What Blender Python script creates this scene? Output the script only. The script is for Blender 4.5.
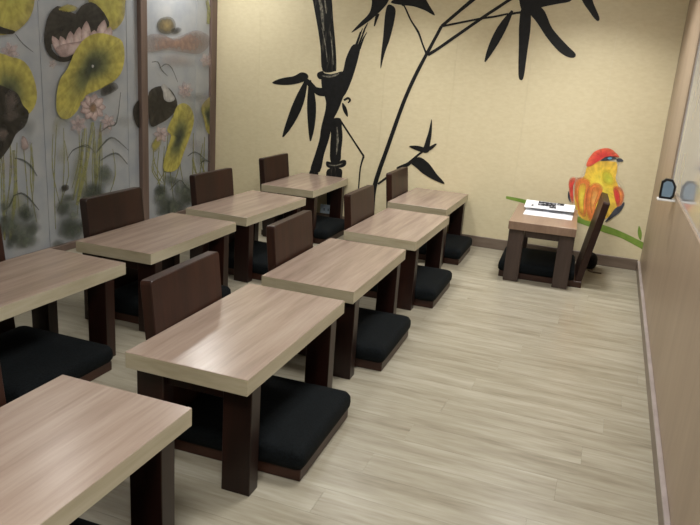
import bpy, bmesh, math, random
from mathutils import Matrix, Vector
from mathutils.geometry import tessellate_polygon

# ------------------------------------------------------------------ clear
for _o in list(bpy.data.objects):
    bpy.data.objects.remove(_o)
scene = bpy.context.scene
COL = scene.collection

# ------------------------------------------------------------------ camera
cam_data = bpy.data.cameras.new('camera')
cam_data.sensor_width = 36.0
cam_data.lens = 688.3425 / 700.0 * 36.0
cam_data.clip_start = 0.02
cam = bpy.data.objects.new('camera', cam_data)
COL.objects.link(cam)
RX = Vector((0.93244055, 0.35480228, 0.06833708))
UP = Vector((-0.15843489, 0.23150372, 0.95984604))
FW = Vector((-0.32473527, 0.90582635, -0.27207652))
cam.matrix_world = Matrix(((RX.x, UP.x, -FW.x, 0.0), (RX.y, UP.y, -FW.y, 0.0),
                           (RX.z, UP.z, -FW.z, 1.3648), (0, 0, 0, 1)))
scene.camera = cam

# ------------------------------------------------------------------ world, exposure
world = bpy.data.worlds.new('world'); scene.world = world
world.use_nodes = True
world.node_tree.nodes['Background'].inputs[0].default_value = (0.9, 0.95, 1.0, 1)
world.node_tree.nodes['Background'].inputs[1].default_value = 0.05
vs = scene.view_settings
vs.view_transform = 'Standard'; vs.look = 'None'; vs.gamma = 1.0
vs.use_curve_mapping = False
vs.exposure = 0.46

# ------------------------------------------------------------------ ceiling lamps: (x, y, size_x, size_y, watts, colour)
CEIL = 2.32
LAMPS = [
    (-0.50, 0.60, 0.60, 0.60, 20, (1.0, 0.985, 0.945)),
    (-0.50, 2.80, 0.60, 0.60, 17, (1.0, 0.985, 0.945)),
    (-0.20, 4.75, 0.24, 0.24, 11, (1.0, 0.985, 0.945)),
    (-1.60, 4.75, 0.24, 0.24, 8, (1.0, 0.985, 0.945)),
    (-3.10, 4.95, 0.24, 0.24, 8, (1.0, 0.985, 0.945)),
    (-3.10, 3.20, 0.18, 0.18, 2, (1.0, 0.985, 0.945)),
]

# ------------------------------------------------------------------ materials
def lin(c):
    return tuple(((v / 255.0) / 12.92 if v <= 10 else (((v / 255.0) + 0.055) / 1.055) ** 2.4) for v in c) + (1.0,)

MATS = {}
def base_mat(name, col, rough=0.5, spec=0.5, metal=0.0):
    m = bpy.data.materials.new(name); m.use_nodes = True
    b = m.node_tree.nodes['Principled BSDF']
    b.inputs['Base Color'].default_value = lin(col)
    b.inputs['Roughness'].default_value = rough
    b.inputs['Specular IOR Level'].default_value = spec
    b.inputs['Metallic'].default_value = metal
    MATS[name] = m
    return m, m.node_tree.nodes, m.node_tree.links, b

def ramp(nodes, stops):
    r = nodes.new('ShaderNodeValToRGB')
    while len(r.color_ramp.elements) < len(stops):
        r.color_ramp.elements.new(0.5)
    for e, (p, c) in zip(r.color_ramp.elements, stops):
        e.position = p; e.color = lin(c)
    return r

def grain_mat(name, stops, scale, rough, spec=0.5, tint=0.10, fine=0.25, bump=0.02, noise_scale=1.0, hue=None):
    """wood print: noise stretched along the grain, offset and tinted for each piece"""
    m, N, L, b = base_mat(name, (128, 128, 128), rough, spec)
    tc = N.new('ShaderNodeTexCoord'); oi = N.new('ShaderNodeObjectInfo')
    mul = N.new('ShaderNodeVectorMath'); mul.operation = 'MULTIPLY'
    L.new(tc.outputs['Object'], mul.inputs[0]); mul.inputs[1].default_value = scale
    off = N.new('ShaderNodeVectorMath'); off.operation = 'MULTIPLY_ADD'
    comb = N.new('ShaderNodeCombineXYZ')
    for i in range(3):
        L.new(oi.outputs['Random'], comb.inputs[i])
    L.new(comb.outputs[0], off.inputs[0]); off.inputs[1].default_value = (37.0, 53.0, 71.0)
    L.new(mul.outputs[0], off.inputs[2])
    n1 = N.new('ShaderNodeTexNoise'); n1.inputs['Scale'].default_value = noise_scale
    n1.inputs['Detail'].default_value = 4.0; n1.inputs['Roughness'].default_value = 0.55
    n1.inputs['Distortion'].default_value = 0.35
    L.new(off.outputs[0], n1.inputs['Vector'])
    n2 = N.new('ShaderNodeTexNoise'); n2.inputs['Scale'].default_value = noise_scale * 4.5
    n2.inputs['Detail'].default_value = 3.0
    L.new(off.outputs[0], n2.inputs['Vector'])
    mix = N.new('ShaderNodeMix'); mix.data_type = 'FLOAT'; mix.inputs[0].default_value = fine
    L.new(n1.outputs[0], mix.inputs[2]); L.new(n2.outputs[0], mix.inputs[3])
    add = N.new('ShaderNodeMath'); add.operation = 'MULTIPLY_ADD'
    L.new(oi.outputs['Random'], add.inputs[0]); add.inputs[1].default_value = tint
    L.new(mix.outputs[0], add.inputs[2])
    sub = N.new('ShaderNodeMath'); sub.operation = 'SUBTRACT'; sub.inputs[1].default_value = tint / 2
    L.new(add.outputs[0], sub.inputs[0])
    r = ramp(N, stops); L.new(sub.outputs[0], r.inputs[0])
    L.new(r.outputs[0], b.inputs['Base Color'])
    bp = N.new('ShaderNodeBump'); bp.inputs['Strength'].default_value = bump; bp.inputs['Distance'].default_value = 0.01
    L.new(mix.outputs[0], bp.inputs['Height']); L.new(bp.outputs[0], b.inputs['Normal'])
    return m

def noise_mat(name, c0, c1, scale, rough, spec=0.3, bump=0.1, dist=0.002, detail=3.0, vec=(1, 1, 1), lo=0.35, hi=0.65):
    m, N, L, b = base_mat(name, c0, rough, spec)
    tc = N.new('ShaderNodeTexCoord')
    mul = N.new('ShaderNodeVectorMath'); mul.operation = 'MULTIPLY'; mul.inputs[1].default_value = vec
    L.new(tc.outputs['Object'], mul.inputs[0])
    n = N.new('ShaderNodeTexNoise'); n.inputs['Scale'].default_value = scale; n.inputs['Detail'].default_value = detail
    L.new(mul.outputs[0], n.inputs['Vector'])
    r = ramp(N, [(lo, c0), (hi, c1)]); L.new(n.outputs[0], r.inputs[0]); L.new(r.outputs[0], b.inputs['Base Color'])
    bp = N.new('ShaderNodeBump'); bp.inputs['Strength'].default_value = bump; bp.inputs['Distance'].default_value = dist
    L.new(n.outputs[0], bp.inputs['Height']); L.new(bp.outputs[0], b.inputs['Normal'])
    return m

grain_mat('laminate_top', [(0.32, (139, 121, 109)), (0.46, (152, 133, 120)), (0.58, (161, 143, 130)), (0.72, (170, 154, 141))],
          (22.0, 1.4, 6.0), 0.25, 0.6, tint=0.05, bump=0.006)
grain_mat('laminate_edge', [(0.30, (164, 153, 127)), (0.50, (181, 171, 146)), (0.70, (193, 184, 162))],
          (3.0, 1.6, 20.0), 0.4, 0.4, tint=0.06)
grain_mat('laminate_brown', [(0.30, (126, 102, 86)), (0.50, (142, 117, 100)), (0.70, (154, 129, 111))],
          (16.0, 1.6, 6.0), 0.3, 0.5, tint=0.05)
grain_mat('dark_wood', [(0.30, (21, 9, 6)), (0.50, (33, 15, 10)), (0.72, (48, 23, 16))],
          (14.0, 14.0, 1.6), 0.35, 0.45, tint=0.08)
grain_mat('grey_brown_wood', [(0.30, (56, 45, 41)), (0.50, (70, 57, 52)), (0.72, (84, 70, 63))],
          (14.0, 14.0, 1.6), 0.4, 0.4, tint=0.06)
grain_mat('chair_back_wood', [(0.30, (29, 13, 8)), (0.50, (43, 21, 13)), (0.72, (57, 30, 20))],
          (10.0, 14.0, 1.6), 0.42, 0.35, tint=0.10)
grain_mat('chair_base_wood', [(0.30, (38, 21, 15)), (0.50, (56, 32, 23)), (0.72, (74, 46, 35))],
          (3.0, 3.0, 16.0), 0.4, 0.4, tint=0.06)
grain_mat('floor_plank', [(0.28, (126, 118, 101)), (0.43, (149, 142, 125)), (0.58, (165, 159, 143)), (0.74, (180, 175, 161))],
          (2.0, 17.0, 5.0), 0.30, 0.45, tint=0.04, fine=0.3, bump=0.02)
grain_mat('post_wood', [(0.30, (94, 79, 72)), (0.50, (110, 93, 85)), (0.72, (124, 106, 97))],
          (14.0, 14.0, 1.2), 0.45, 0.35, tint=0.05)
grain_mat('wall_laminate', [(0.30, (150, 131, 112)), (0.50, (160, 141, 121)), (0.72, (168, 150, 130))],
          (5.0, 5.0, 0.8), 0.42, 0.4, tint=0.02, bump=0.005)
grain_mat('baseboard_wood', [(0.30, (98, 84, 74)), (0.50, (116, 102, 90)), (0.72, (130, 116, 104))],
          (2.0, 2.0, 16.0), 0.35, 0.5, tint=0.04)
noise_mat('cushion_fabric', (8, 11, 13), (17, 22, 25), 140.0, 0.9, 0.15, 0.5, 0.002)
noise_mat('wallpaper', (217, 205, 170), (224, 213, 180), 26.0, 0.40, 0.4, 0.03, 0.002, 6.0, (1.0, 1.0, 2.2), 0.3, 0.7)
noise_mat('plaster', (222, 216, 202), (230, 224, 212), 6.0, 0.8, 0.2, 0.05)
noise_mat('panel_silk', (152, 157, 164), (170, 172, 174), 5.0, 0.62, 0.3, 0.04, 0.002, 6.0)
noise_mat('grey_highlight', (150, 140, 138), (166, 156, 154), 8.0, 0.3, 0.5, 0.01)
noise_mat('subfloor', (110, 100, 86), (120, 110, 96), 4.0, 0.9)
noise_mat('black_cloth', (14, 14, 16), (28, 28, 32), 60.0, 0.9, 0.2, 0.4)
noise_mat('strap_cloth', (92, 82, 74), (110, 98, 88), 60.0, 0.8, 0.2, 0.3)
noise_mat('paper_white', (232, 234, 240), (240, 242, 246), 30.0, 0.7, 0.2, 0.02)
noise_mat('paper_ink', (30, 30, 36), (150, 152, 160), 55.0, 0.7, 0.2, 0.02, 0.002, 3.0, (1, 1, 1), 0.52, 0.62)
noise_mat('outlet_plastic', (206, 224, 240), (214, 230, 244), 10.0, 0.4, 0.4, 0.01)
noise_mat('socket_dark', (140, 158, 174), (150, 166, 180), 10.0, 0.5, 0.4, 0.01)
noise_mat('white_plastic', (226, 226, 226), (234, 234, 234), 10.0, 0.4, 0.4, 0.01)
noise_mat('black_plastic', (16, 18, 22), (24, 26, 30), 10.0, 0.3, 0.5, 0.01)
noise_mat('screen_glass', (112, 136, 156), (132, 154, 172), 9.0, 0.15, 0.5, 0.0)
noise_mat('window_film', (176, 180, 186), (186, 190, 196), 2.0, 0.08, 0.5, 0.0)
noise_mat('lamp_frame', (220, 220, 220), (228, 228, 228), 10.0, 0.5, 0.4, 0.01)
noise_mat('ink', (10, 11, 12), (20, 21, 23), 30.0, 0.55, 0.35, 0.05)
noise_mat('ink_dry', (15, 16, 17), (92, 88, 76), 20.0, 0.6, 0.3, 0.05, 0.002, 6.0, (3.2, 1.0, 0.45), 0.56, 0.78)
noise_mat('dry', (66, 66, 62), (150, 146, 130), 40.0, 0.6, 0.3, 0.02)
noise_mat('mural_white', (222, 212, 184), (214, 198, 156), 12.0, 0.6, 0.3, 0.02)
noise_mat('bird_yellow', (240, 212, 50), (236, 178, 44), 14.0, 0.6, 0.3, 0.02)
noise_mat('bird_lime', (206, 214, 62), (232, 218, 60), 18.0, 0.6, 0.3, 0.02)
noise_mat('bird_orange', (236, 128, 48), (232, 96, 44), 16.0, 0.6, 0.3, 0.02)
noise_mat('bird_peach', (242, 176, 96), (240, 160, 80), 16.0, 0.6, 0.3, 0.02)
noise_mat('bird_red', (216, 48, 44), (224, 82, 58), 14.0, 0.6, 0.3, 0.02)
noise_mat('bird_dark', (44, 50, 62), (78, 82, 90), 20.0, 0.6, 0.3, 0.02)
noise_mat('bird_eye', (96, 160, 196), (110, 172, 204), 20.0, 0.5, 0.3, 0.02)
noise_mat('bird_green', (112, 146, 58), (134, 162, 74), 14.0, 0.6, 0.3, 0.02)
noise_mat('reed', (64, 68, 62), (92, 96, 88), 30.0, 0.65, 0.3, 0.02)
noise_mat('stem', (134, 138, 104), (146, 148, 124), 30.0, 0.65, 0.3, 0.02)

def pigment_mat():
    """water-colour pigment: colour and thickness of the paint come from the painted shape"""
    m, N, L, b = base_mat('pigment', (128, 128, 128), 0.65, 0.3)
    a = N.new('ShaderNodeVertexColor'); a.layer_name = 'pigment'
    tc = N.new('ShaderNodeTexCoord')
    n = N.new('ShaderNodeTexNoise'); n.inputs['Scale'].default_value = 22.0; n.inputs['Detail'].default_value = 5.0
    L.new(tc.outputs['Object'], n.inputs['Vector'])
    mr = N.new('ShaderNodeMapRange'); mr.inputs[1].default_value = 0.3; mr.inputs[2].default_value = 0.7
    mr.inputs[3].default_value = 0.86; mr.inputs[4].default_value = 1.10
    L.new(n.outputs[0], mr.inputs[0])
    vm = N.new('ShaderNodeVectorMath'); vm.operation = 'SCALE'
    L.new(a.outputs['Color'], vm.inputs[0]); L.new(mr.outputs[0], vm.inputs['Scale'])
    L.new(vm.outputs[0], b.inputs['Base Color'])
    al = N.new('ShaderNodeMath'); al.operation = 'MULTIPLY'; al.use_clamp = True
    L.new(a.outputs['Alpha'], al.inputs[0]); L.new(mr.outputs[0], al.inputs[1])
    L.new(al.outputs[0], b.inputs['Alpha'])
pigment_mat()

def emit_mat(name, col, strength):
    m = bpy.data.materials.new(name); m.use_nodes = True
    b = m.node_tree.nodes['Principled BSDF']
    b.inputs['Base Color'].default_value = (0.9, 0.9, 0.9, 1)
    b.inputs['Emission Color'].default_value = col + (1.0,)
    b.inputs['Emission Strength'].default_value = strength
    MATS[name] = m
emit_mat('lamp_diffuser', (1.0, 0.95, 0.87), 6.0)

# ------------------------------------------------------------------ builders
def new_obj(name, mesh, mats, parent=None, loc=(0, 0, 0), rot=(0, 0, 0)):
    o = bpy.data.objects.new(name, mesh)
    COL.objects.link(o)
    if mats and len(mesh.materials) == 0:
        for mm in ([mats] if isinstance(mats, str) else mats):
            mesh.materials.append(MATS[mm])
    o.location = loc; o.rotation_euler = rot
    if parent is not None:
        o.parent = parent
    return o

def empty(name, loc=(0, 0, 0), rz=0.0):
    o = bpy.data.objects.new(name, None); COL.objects.link(o)
    o.empty_display_size = 0.1
    o.location = loc; o.rotation_euler = (0, 0, rz)
    return o

def tag(o, label=None, cat=None, group=None, kind=None):
    if label: o['label'] = label
    if cat: o['category'] = cat
    if group: o['group'] = group
    if kind: o['kind'] = kind
    return o

def add_box(bm, x0, x1, y0, y1, z0, z1):
    vs_ = [bm.verts.new(p) for p in ((x0, y0, z0), (x1, y0, z0), (x1, y1, z0), (x0, y1, z0),
                                     (x0, y0, z1), (x1, y0, z1), (x1, y1, z1), (x0, y1, z1))]
    return [bm.faces.new([vs_[i] for i in q]) for q in
            ((3, 2, 1, 0), (4, 5, 6, 7), (0, 1, 5, 4), (1, 2, 6, 5), (2, 3, 7, 6), (3, 0, 4, 7))]

def finish(bm, name, smooth=False):
    bmesh.ops.recalc_face_normals(bm, faces=bm.faces[:])
    me = bpy.data.meshes.new(name); bm.to_mesh(me); bm.free()
    if smooth:
        for p in me.polygons: p.use_smooth = True
    return me

def box_mesh(name, x0, x1, y0, y1, z0, z1, bevel=0.0, seg=1):
    bm = bmesh.new(); add_box(bm, x0, x1, y0, y1, z0, z1)
    if bevel > 0:
        bmesh.ops.bevel(bm, geom=bm.edges[:], offset=bevel, segments=seg, profile=0.5, affect='EDGES', clamp_overlap=True)
    return finish(bm, name)

def boxes_mesh(name, boxes):
    bm = bmesh.new()
    for b_ in boxes: add_box(bm, *b_)
    return finish(bm, name)

def slab_poly(name, pts3, depth_vec):
    """a flat outline with a little thickness"""
    bm = bmesh.new()
    a = [bm.verts.new(p) for p in pts3]
    c = [bm.verts.new(Vector(p) + depth_vec) for p in pts3]
    n = len(a)
    for t in tessellate_polygon([[Vector(p) for p in pts3]]):
        if len(set(t)) == 3:
            bm.faces.new([a[k] for k in t]); bm.faces.new([c[k] for k in reversed(t)])
    for i in range(n):
        bm.faces.new((a[i], c[i], c[(i + 1) % n], a[(i + 1) % n]))
    return finish(bm, name)

# ------------------------------------------------------------------ outlines of the wall paintings, in metres on their walls
BAMBOO = [
 ('stalk','ink_dry',[[-2.544,1.993],[-2.552,1.972],[-2.543,1.944],[-2.526,1.909],[-2.512,1.873],[-2.501,1.833],[-2.489,1.789],[-2.476,1.743],[-2.464,1.697],[-2.452,1.65],[-2.441,1.602],[-2.43,1.553],[-2.42,1.505],[-2.414,1.455],[-2.409,1.401],[-2.403,1.354],[-2.39,1.321],[-2.366,1.308],[-2.335,1.309],[-2.304,1.316],[-2.282,1.323],[-2.271,1.325],[-2.266,1.327],[-2.265,1.335],[-2.265,1.352],[-2.267,1.382],[-2.27,1.421],[-2.276,1.466],[-2.282,1.513],[-2.29,1.565],[-2.3,1.622],[-2.31,1.679],[-2.319,1.731],[-2.325,1.776],[-2.331,1.818],[-2.336,1.857],[-2.342,1.892],[-2.344,1.925],[-2.343,1.955],[-2.348,1.98],[-2.364,1.998],[-2.403,2.007],[-2.457,2.01],[-2.51,2.005]]),
 ('stalk_node','ink',[[-2.438,1.273],[-2.44,1.28],[-2.44,1.287],[-2.438,1.295],[-2.434,1.302],[-2.425,1.307],[-2.413,1.313],[-2.4,1.317],[-2.39,1.319],[-2.384,1.317],[-2.381,1.312],[-2.377,1.307],[-2.37,1.303],[-2.358,1.301],[-2.343,1.299],[-2.327,1.298],[-2.312,1.298],[-2.298,1.301],[-2.283,1.305],[-2.269,1.309],[-2.256,1.313],[-2.244,1.318],[-2.232,1.323],[-2.222,1.326],[-2.213,1.327],[-2.207,1.325],[-2.202,1.319],[-2.199,1.313],[-2.199,1.306],[-2.202,1.299],[-2.206,1.291],[-2.213,1.283],[-2.222,1.276],[-2.233,1.271],[-2.246,1.267],[-2.261,1.264],[-2.278,1.261],[-2.3,1.257],[-2.326,1.254],[-2.351,1.251],[-2.373,1.249],[-2.388,1.248],[-2.4,1.248],[-2.409,1.249],[-2.418,1.251],[-2.425,1.255],[-2.431,1.26],[-2.435,1.266]]),
 ('stalk','ink',[[-2.393,1.264],[-2.372,1.27],[-2.341,1.266],[-2.31,1.264],[-2.277,1.273],[-2.244,1.285],[-2.217,1.288],[-2.2,1.277],[-2.19,1.259],[-2.182,1.239],[-2.173,1.221],[-2.167,1.2],[-2.165,1.178],[-2.17,1.155],[-2.18,1.13],[-2.191,1.102],[-2.201,1.072],[-2.211,1.04],[-2.223,1.008],[-2.237,0.977],[-2.253,0.946],[-2.267,0.911],[-2.276,0.867],[-2.282,0.817],[-2.29,0.767],[-2.303,0.716],[-2.318,0.665],[-2.332,0.613],[-2.341,0.556],[-2.348,0.499],[-2.362,0.458],[-2.393,0.437],[-2.432,0.433],[-2.455,0.447],[-2.452,0.488],[-2.435,0.548],[-2.418,0.604],[-2.406,0.648],[-2.395,0.688],[-2.386,0.728],[-2.38,0.768],[-2.378,0.808],[-2.373,0.848],[-2.365,0.889],[-2.356,0.93],[-2.348,0.968],[-2.343,1.0],[-2.341,1.029],[-2.341,1.056],[-2.347,1.081],[-2.356,1.104],[-2.365,1.126],[-2.373,1.145],[-2.381,1.162],[-2.388,1.182],[-2.394,1.21],[-2.398,1.242]]),
 ('stalk','ink',[[-2.241,1.269],[-2.23,1.294],[-2.215,1.314],[-2.201,1.337],[-2.195,1.367],[-2.191,1.401],[-2.184,1.435],[-2.171,1.471],[-2.156,1.507],[-2.141,1.534],[-2.126,1.549],[-2.111,1.554],[-2.097,1.556],[-2.083,1.555],[-2.07,1.55],[-2.062,1.539],[-2.061,1.522],[-2.064,1.499],[-2.069,1.47],[-2.076,1.432],[-2.086,1.387],[-2.096,1.344],[-2.107,1.304],[-2.118,1.266],[-2.131,1.229],[-2.146,1.189],[-2.163,1.151],[-2.18,1.126],[-2.199,1.121],[-2.218,1.131],[-2.232,1.15],[-2.24,1.185],[-2.243,1.23]]),
 ('stalk','ink',[[-2.452,1.18],[-2.441,1.182],[-2.424,1.18],[-2.407,1.178],[-2.39,1.179],[-2.373,1.18],[-2.361,1.175],[-2.355,1.156],[-2.353,1.13],[-2.358,1.112],[-2.371,1.109],[-2.391,1.113],[-2.41,1.12],[-2.423,1.127],[-2.435,1.136],[-2.444,1.146],[-2.45,1.158],[-2.454,1.171]]),
 ('stalk','ink',[[-2.28,0.915],[-2.264,0.931],[-2.241,0.939],[-2.216,0.941],[-2.199,0.937],[-2.19,0.925],[-2.185,0.905],[-2.183,0.882],[-2.18,0.86],[-2.177,0.841],[-2.173,0.822],[-2.17,0.802],[-2.168,0.779],[-2.168,0.751],[-2.169,0.72],[-2.171,0.689],[-2.173,0.66],[-2.173,0.634],[-2.171,0.608],[-2.172,0.586],[-2.18,0.569],[-2.197,0.557],[-2.221,0.548],[-2.245,0.546],[-2.263,0.554],[-2.272,0.576],[-2.276,0.609],[-2.277,0.646],[-2.278,0.679],[-2.279,0.706],[-2.279,0.73],[-2.278,0.755],[-2.278,0.783],[-2.281,0.817],[-2.284,0.854],[-2.286,0.889]]),
 ('stalk_node','ink',[[-2.307,0.525],[-2.309,0.533],[-2.309,0.542],[-2.307,0.55],[-2.303,0.556],[-2.296,0.557],[-2.287,0.556],[-2.276,0.555],[-2.263,0.554],[-2.248,0.555],[-2.231,0.556],[-2.214,0.558],[-2.198,0.561],[-2.186,0.567],[-2.175,0.573],[-2.164,0.58],[-2.155,0.584],[-2.145,0.586],[-2.136,0.587],[-2.128,0.585],[-2.122,0.582],[-2.119,0.575],[-2.117,0.566],[-2.117,0.555],[-2.12,0.546],[-2.125,0.538],[-2.133,0.531],[-2.143,0.524],[-2.156,0.518],[-2.175,0.513],[-2.198,0.508],[-2.221,0.505],[-2.24,0.502],[-2.255,0.501],[-2.267,0.5],[-2.277,0.501],[-2.286,0.503],[-2.294,0.507],[-2.3,0.512],[-2.304,0.518]]),
 ('stalk','ink_dry',[[-2.291,0.484],[-2.265,0.501],[-2.228,0.511],[-2.189,0.512],[-2.162,0.505],[-2.151,0.491],[-2.149,0.47],[-2.15,0.438],[-2.148,0.392],[-2.141,0.32],[-2.133,0.229],[-2.125,0.135],[-2.117,0.055],[-2.108,-0.006],[-2.097,-0.058],[-2.091,-0.1],[-2.098,-0.131],[-2.124,-0.153],[-2.164,-0.166],[-2.206,-0.166],[-2.237,-0.153],[-2.251,-0.123],[-2.257,-0.08],[-2.259,-0.026],[-2.262,0.035],[-2.27,0.108],[-2.277,0.193],[-2.284,0.276],[-2.289,0.344],[-2.294,0.393],[-2.3,0.432],[-2.301,0.461]]),
 ('stalk','ink_dry',[[-2.457,0.46],[-2.467,0.427],[-2.482,0.38],[-2.499,0.323],[-2.515,0.264],[-2.53,0.197],[-2.546,0.121],[-2.56,0.05],[-2.57,0.001],[-2.481,-0.006],[-2.472,0.043],[-2.458,0.113],[-2.443,0.188],[-2.428,0.253],[-2.414,0.309],[-2.398,0.363],[-2.384,0.41],[-2.374,0.443]]),
 ('brush_streak','ink',[[-2.1,1.52],[-2.096,1.535],[-2.09,1.556],[-2.084,1.579],[-2.079,1.599],[-2.075,1.616],[-2.073,1.632],[-2.071,1.645],[-2.07,1.654],[-2.074,1.655],[-2.078,1.646],[-2.082,1.633],[-2.086,1.618],[-2.092,1.602],[-2.098,1.582],[-2.106,1.56],[-2.114,1.539],[-2.119,1.525]]),
 ('brush_streak','ink',[[-2.087,1.548],[-2.083,1.563],[-2.078,1.584],[-2.071,1.606],[-2.066,1.626],[-2.061,1.643],[-2.057,1.659],[-2.053,1.672],[-2.051,1.682],[-2.055,1.683],[-2.06,1.674],[-2.065,1.661],[-2.072,1.646],[-2.078,1.63],[-2.085,1.61],[-2.093,1.588],[-2.101,1.567],[-2.106,1.553]]),
 ('brush_streak','ink',[[-2.071,1.533],[-2.067,1.547],[-2.062,1.568],[-2.055,1.591],[-2.049,1.61],[-2.044,1.627],[-2.038,1.643],[-2.032,1.657],[-2.029,1.667],[-2.033,1.668],[-2.038,1.659],[-2.046,1.646],[-2.054,1.631],[-2.062,1.614],[-2.069,1.595],[-2.077,1.572],[-2.084,1.552],[-2.09,1.537]]),
 ('brush_streak','ink',[[-2.057,1.517],[-2.054,1.532],[-2.048,1.553],[-2.042,1.575],[-2.036,1.595],[-2.03,1.611],[-2.022,1.628],[-2.015,1.641],[-2.011,1.651],[-2.015,1.653],[-2.021,1.644],[-2.03,1.631],[-2.04,1.616],[-2.049,1.599],[-2.056,1.579],[-2.064,1.557],[-2.071,1.536],[-2.076,1.522]]),
 ('brush_streak','ink',[[-2.078,1.505],[-2.074,1.519],[-2.068,1.541],[-2.062,1.563],[-2.056,1.583],[-2.051,1.6],[-2.046,1.616],[-2.042,1.63],[-2.039,1.639],[-2.044,1.641],[-2.048,1.632],[-2.055,1.619],[-2.062,1.603],[-2.069,1.587],[-2.076,1.567],[-2.084,1.545],[-2.091,1.524],[-2.097,1.51]]),
 ('brush_streak','ink',[[-2.047,1.633],[-2.043,1.642],[-2.037,1.654],[-2.031,1.669],[-2.025,1.681],[-2.02,1.694],[-2.015,1.707],[-2.011,1.719],[-2.009,1.727],[-2.013,1.728],[-2.017,1.721],[-2.024,1.71],[-2.031,1.698],[-2.038,1.686],[-2.043,1.673],[-2.048,1.658],[-2.052,1.645],[-2.055,1.636]]),
 ('brush_streak','dry',[[-2.477,1.94],[-2.472,1.92],[-2.464,1.892],[-2.455,1.861],[-2.449,1.832],[-2.442,1.805],[-2.436,1.778],[-2.431,1.75],[-2.426,1.725],[-2.419,1.701],[-2.412,1.678],[-2.405,1.658],[-2.4,1.645],[-2.395,1.645],[-2.396,1.66],[-2.399,1.68],[-2.402,1.704],[-2.404,1.728],[-2.408,1.753],[-2.411,1.78],[-2.415,1.809],[-2.42,1.837],[-2.432,1.867],[-2.446,1.897],[-2.458,1.924],[-2.468,1.943]]),
 ('brush_streak','dry',[[-2.421,1.942],[-2.418,1.925],[-2.414,1.9],[-2.409,1.872],[-2.405,1.849],[-2.4,1.828],[-2.395,1.809],[-2.39,1.793],[-2.387,1.782],[-2.382,1.783],[-2.383,1.794],[-2.385,1.811],[-2.388,1.83],[-2.391,1.85],[-2.396,1.874],[-2.402,1.901],[-2.408,1.926],[-2.412,1.944]]),
 ('brush_streak','dry',[[-2.42,1.671],[-2.413,1.647],[-2.403,1.611],[-2.392,1.572],[-2.383,1.535],[-2.373,1.497],[-2.365,1.457],[-2.357,1.422],[-2.352,1.397],[-2.348,1.398],[-2.352,1.423],[-2.358,1.458],[-2.366,1.499],[-2.374,1.536],[-2.384,1.574],[-2.397,1.613],[-2.408,1.648],[-2.416,1.672]]),
 ('brush_streak','dry',[[-2.343,1.647],[-2.339,1.623],[-2.332,1.588],[-2.325,1.548],[-2.319,1.51],[-2.312,1.473],[-2.306,1.433],[-2.301,1.397],[-2.297,1.373],[-2.293,1.373],[-2.295,1.398],[-2.299,1.434],[-2.303,1.474],[-2.308,1.512],[-2.316,1.549],[-2.325,1.589],[-2.333,1.624],[-2.34,1.648]]),
 ('brush_streak','dry',[[-2.388,1.277],[-2.377,1.274],[-2.363,1.272],[-2.346,1.27],[-2.329,1.269],[-2.312,1.272],[-2.295,1.276],[-2.278,1.281],[-2.264,1.286],[-2.254,1.292],[-2.246,1.298],[-2.24,1.303],[-2.236,1.307],[-2.238,1.311],[-2.244,1.309],[-2.251,1.306],[-2.26,1.303],[-2.27,1.3],[-2.283,1.296],[-2.299,1.291],[-2.316,1.288],[-2.331,1.285],[-2.346,1.283],[-2.362,1.283],[-2.377,1.282],[-2.387,1.282]]),
 ('brush_streak','dry',[[-2.228,0.861],[-2.227,0.84],[-2.224,0.81],[-2.222,0.776],[-2.221,0.744],[-2.219,0.712],[-2.219,0.678],[-2.219,0.647],[-2.218,0.625],[-2.213,0.625],[-2.21,0.647],[-2.206,0.678],[-2.203,0.713],[-2.201,0.746],[-2.205,0.778],[-2.212,0.812],[-2.218,0.841],[-2.223,0.862]]),
 ('brush_streak','dry',[[-2.281,0.526],[-2.27,0.524],[-2.253,0.523],[-2.233,0.522],[-2.215,0.523],[-2.197,0.53],[-2.178,0.538],[-2.162,0.547],[-2.152,0.552],[-2.153,0.556],[-2.165,0.552],[-2.182,0.546],[-2.2,0.539],[-2.217,0.535],[-2.233,0.532],[-2.252,0.531],[-2.269,0.531],[-2.281,0.53]]),
 ('twig','ink',[[-2.173,1.085],[-2.165,1.089],[-2.155,1.095],[-2.146,1.1],[-2.14,1.102],[-2.139,1.102],[-2.135,1.1],[-2.132,1.097],[-2.131,1.096],[-2.131,1.093],[-2.134,1.087],[-2.139,1.08],[-2.142,1.075],[-2.135,1.07],[-2.13,1.073],[-2.123,1.08],[-2.116,1.087],[-2.112,1.096],[-2.115,1.106],[-2.121,1.114],[-2.13,1.119],[-2.143,1.122],[-2.155,1.117],[-2.166,1.11],[-2.176,1.103],[-2.183,1.099]]),
 ('leaf','ink',[[-2.193,1.066],[-2.191,1.05],[-2.189,1.034],[-2.184,1.019],[-2.178,1.005],[-2.17,0.992],[-2.16,0.979],[-2.149,0.967],[-2.136,0.956],[-2.131,0.958],[-2.132,0.975],[-2.135,0.991],[-2.139,1.006],[-2.145,1.02],[-2.152,1.034],[-2.161,1.046],[-2.172,1.058],[-2.185,1.07]]),
 ('twig','ink',[[-2.219,0.931],[-2.196,0.904],[-2.163,0.866],[-2.127,0.823],[-2.092,0.783],[-2.058,0.742],[-2.022,0.698],[-1.99,0.66],[-1.968,0.633],[-1.954,0.644],[-1.977,0.67],[-2.009,0.708],[-2.046,0.751],[-2.08,0.791],[-2.114,0.832],[-2.15,0.876],[-2.182,0.914],[-2.204,0.941]]),
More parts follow.
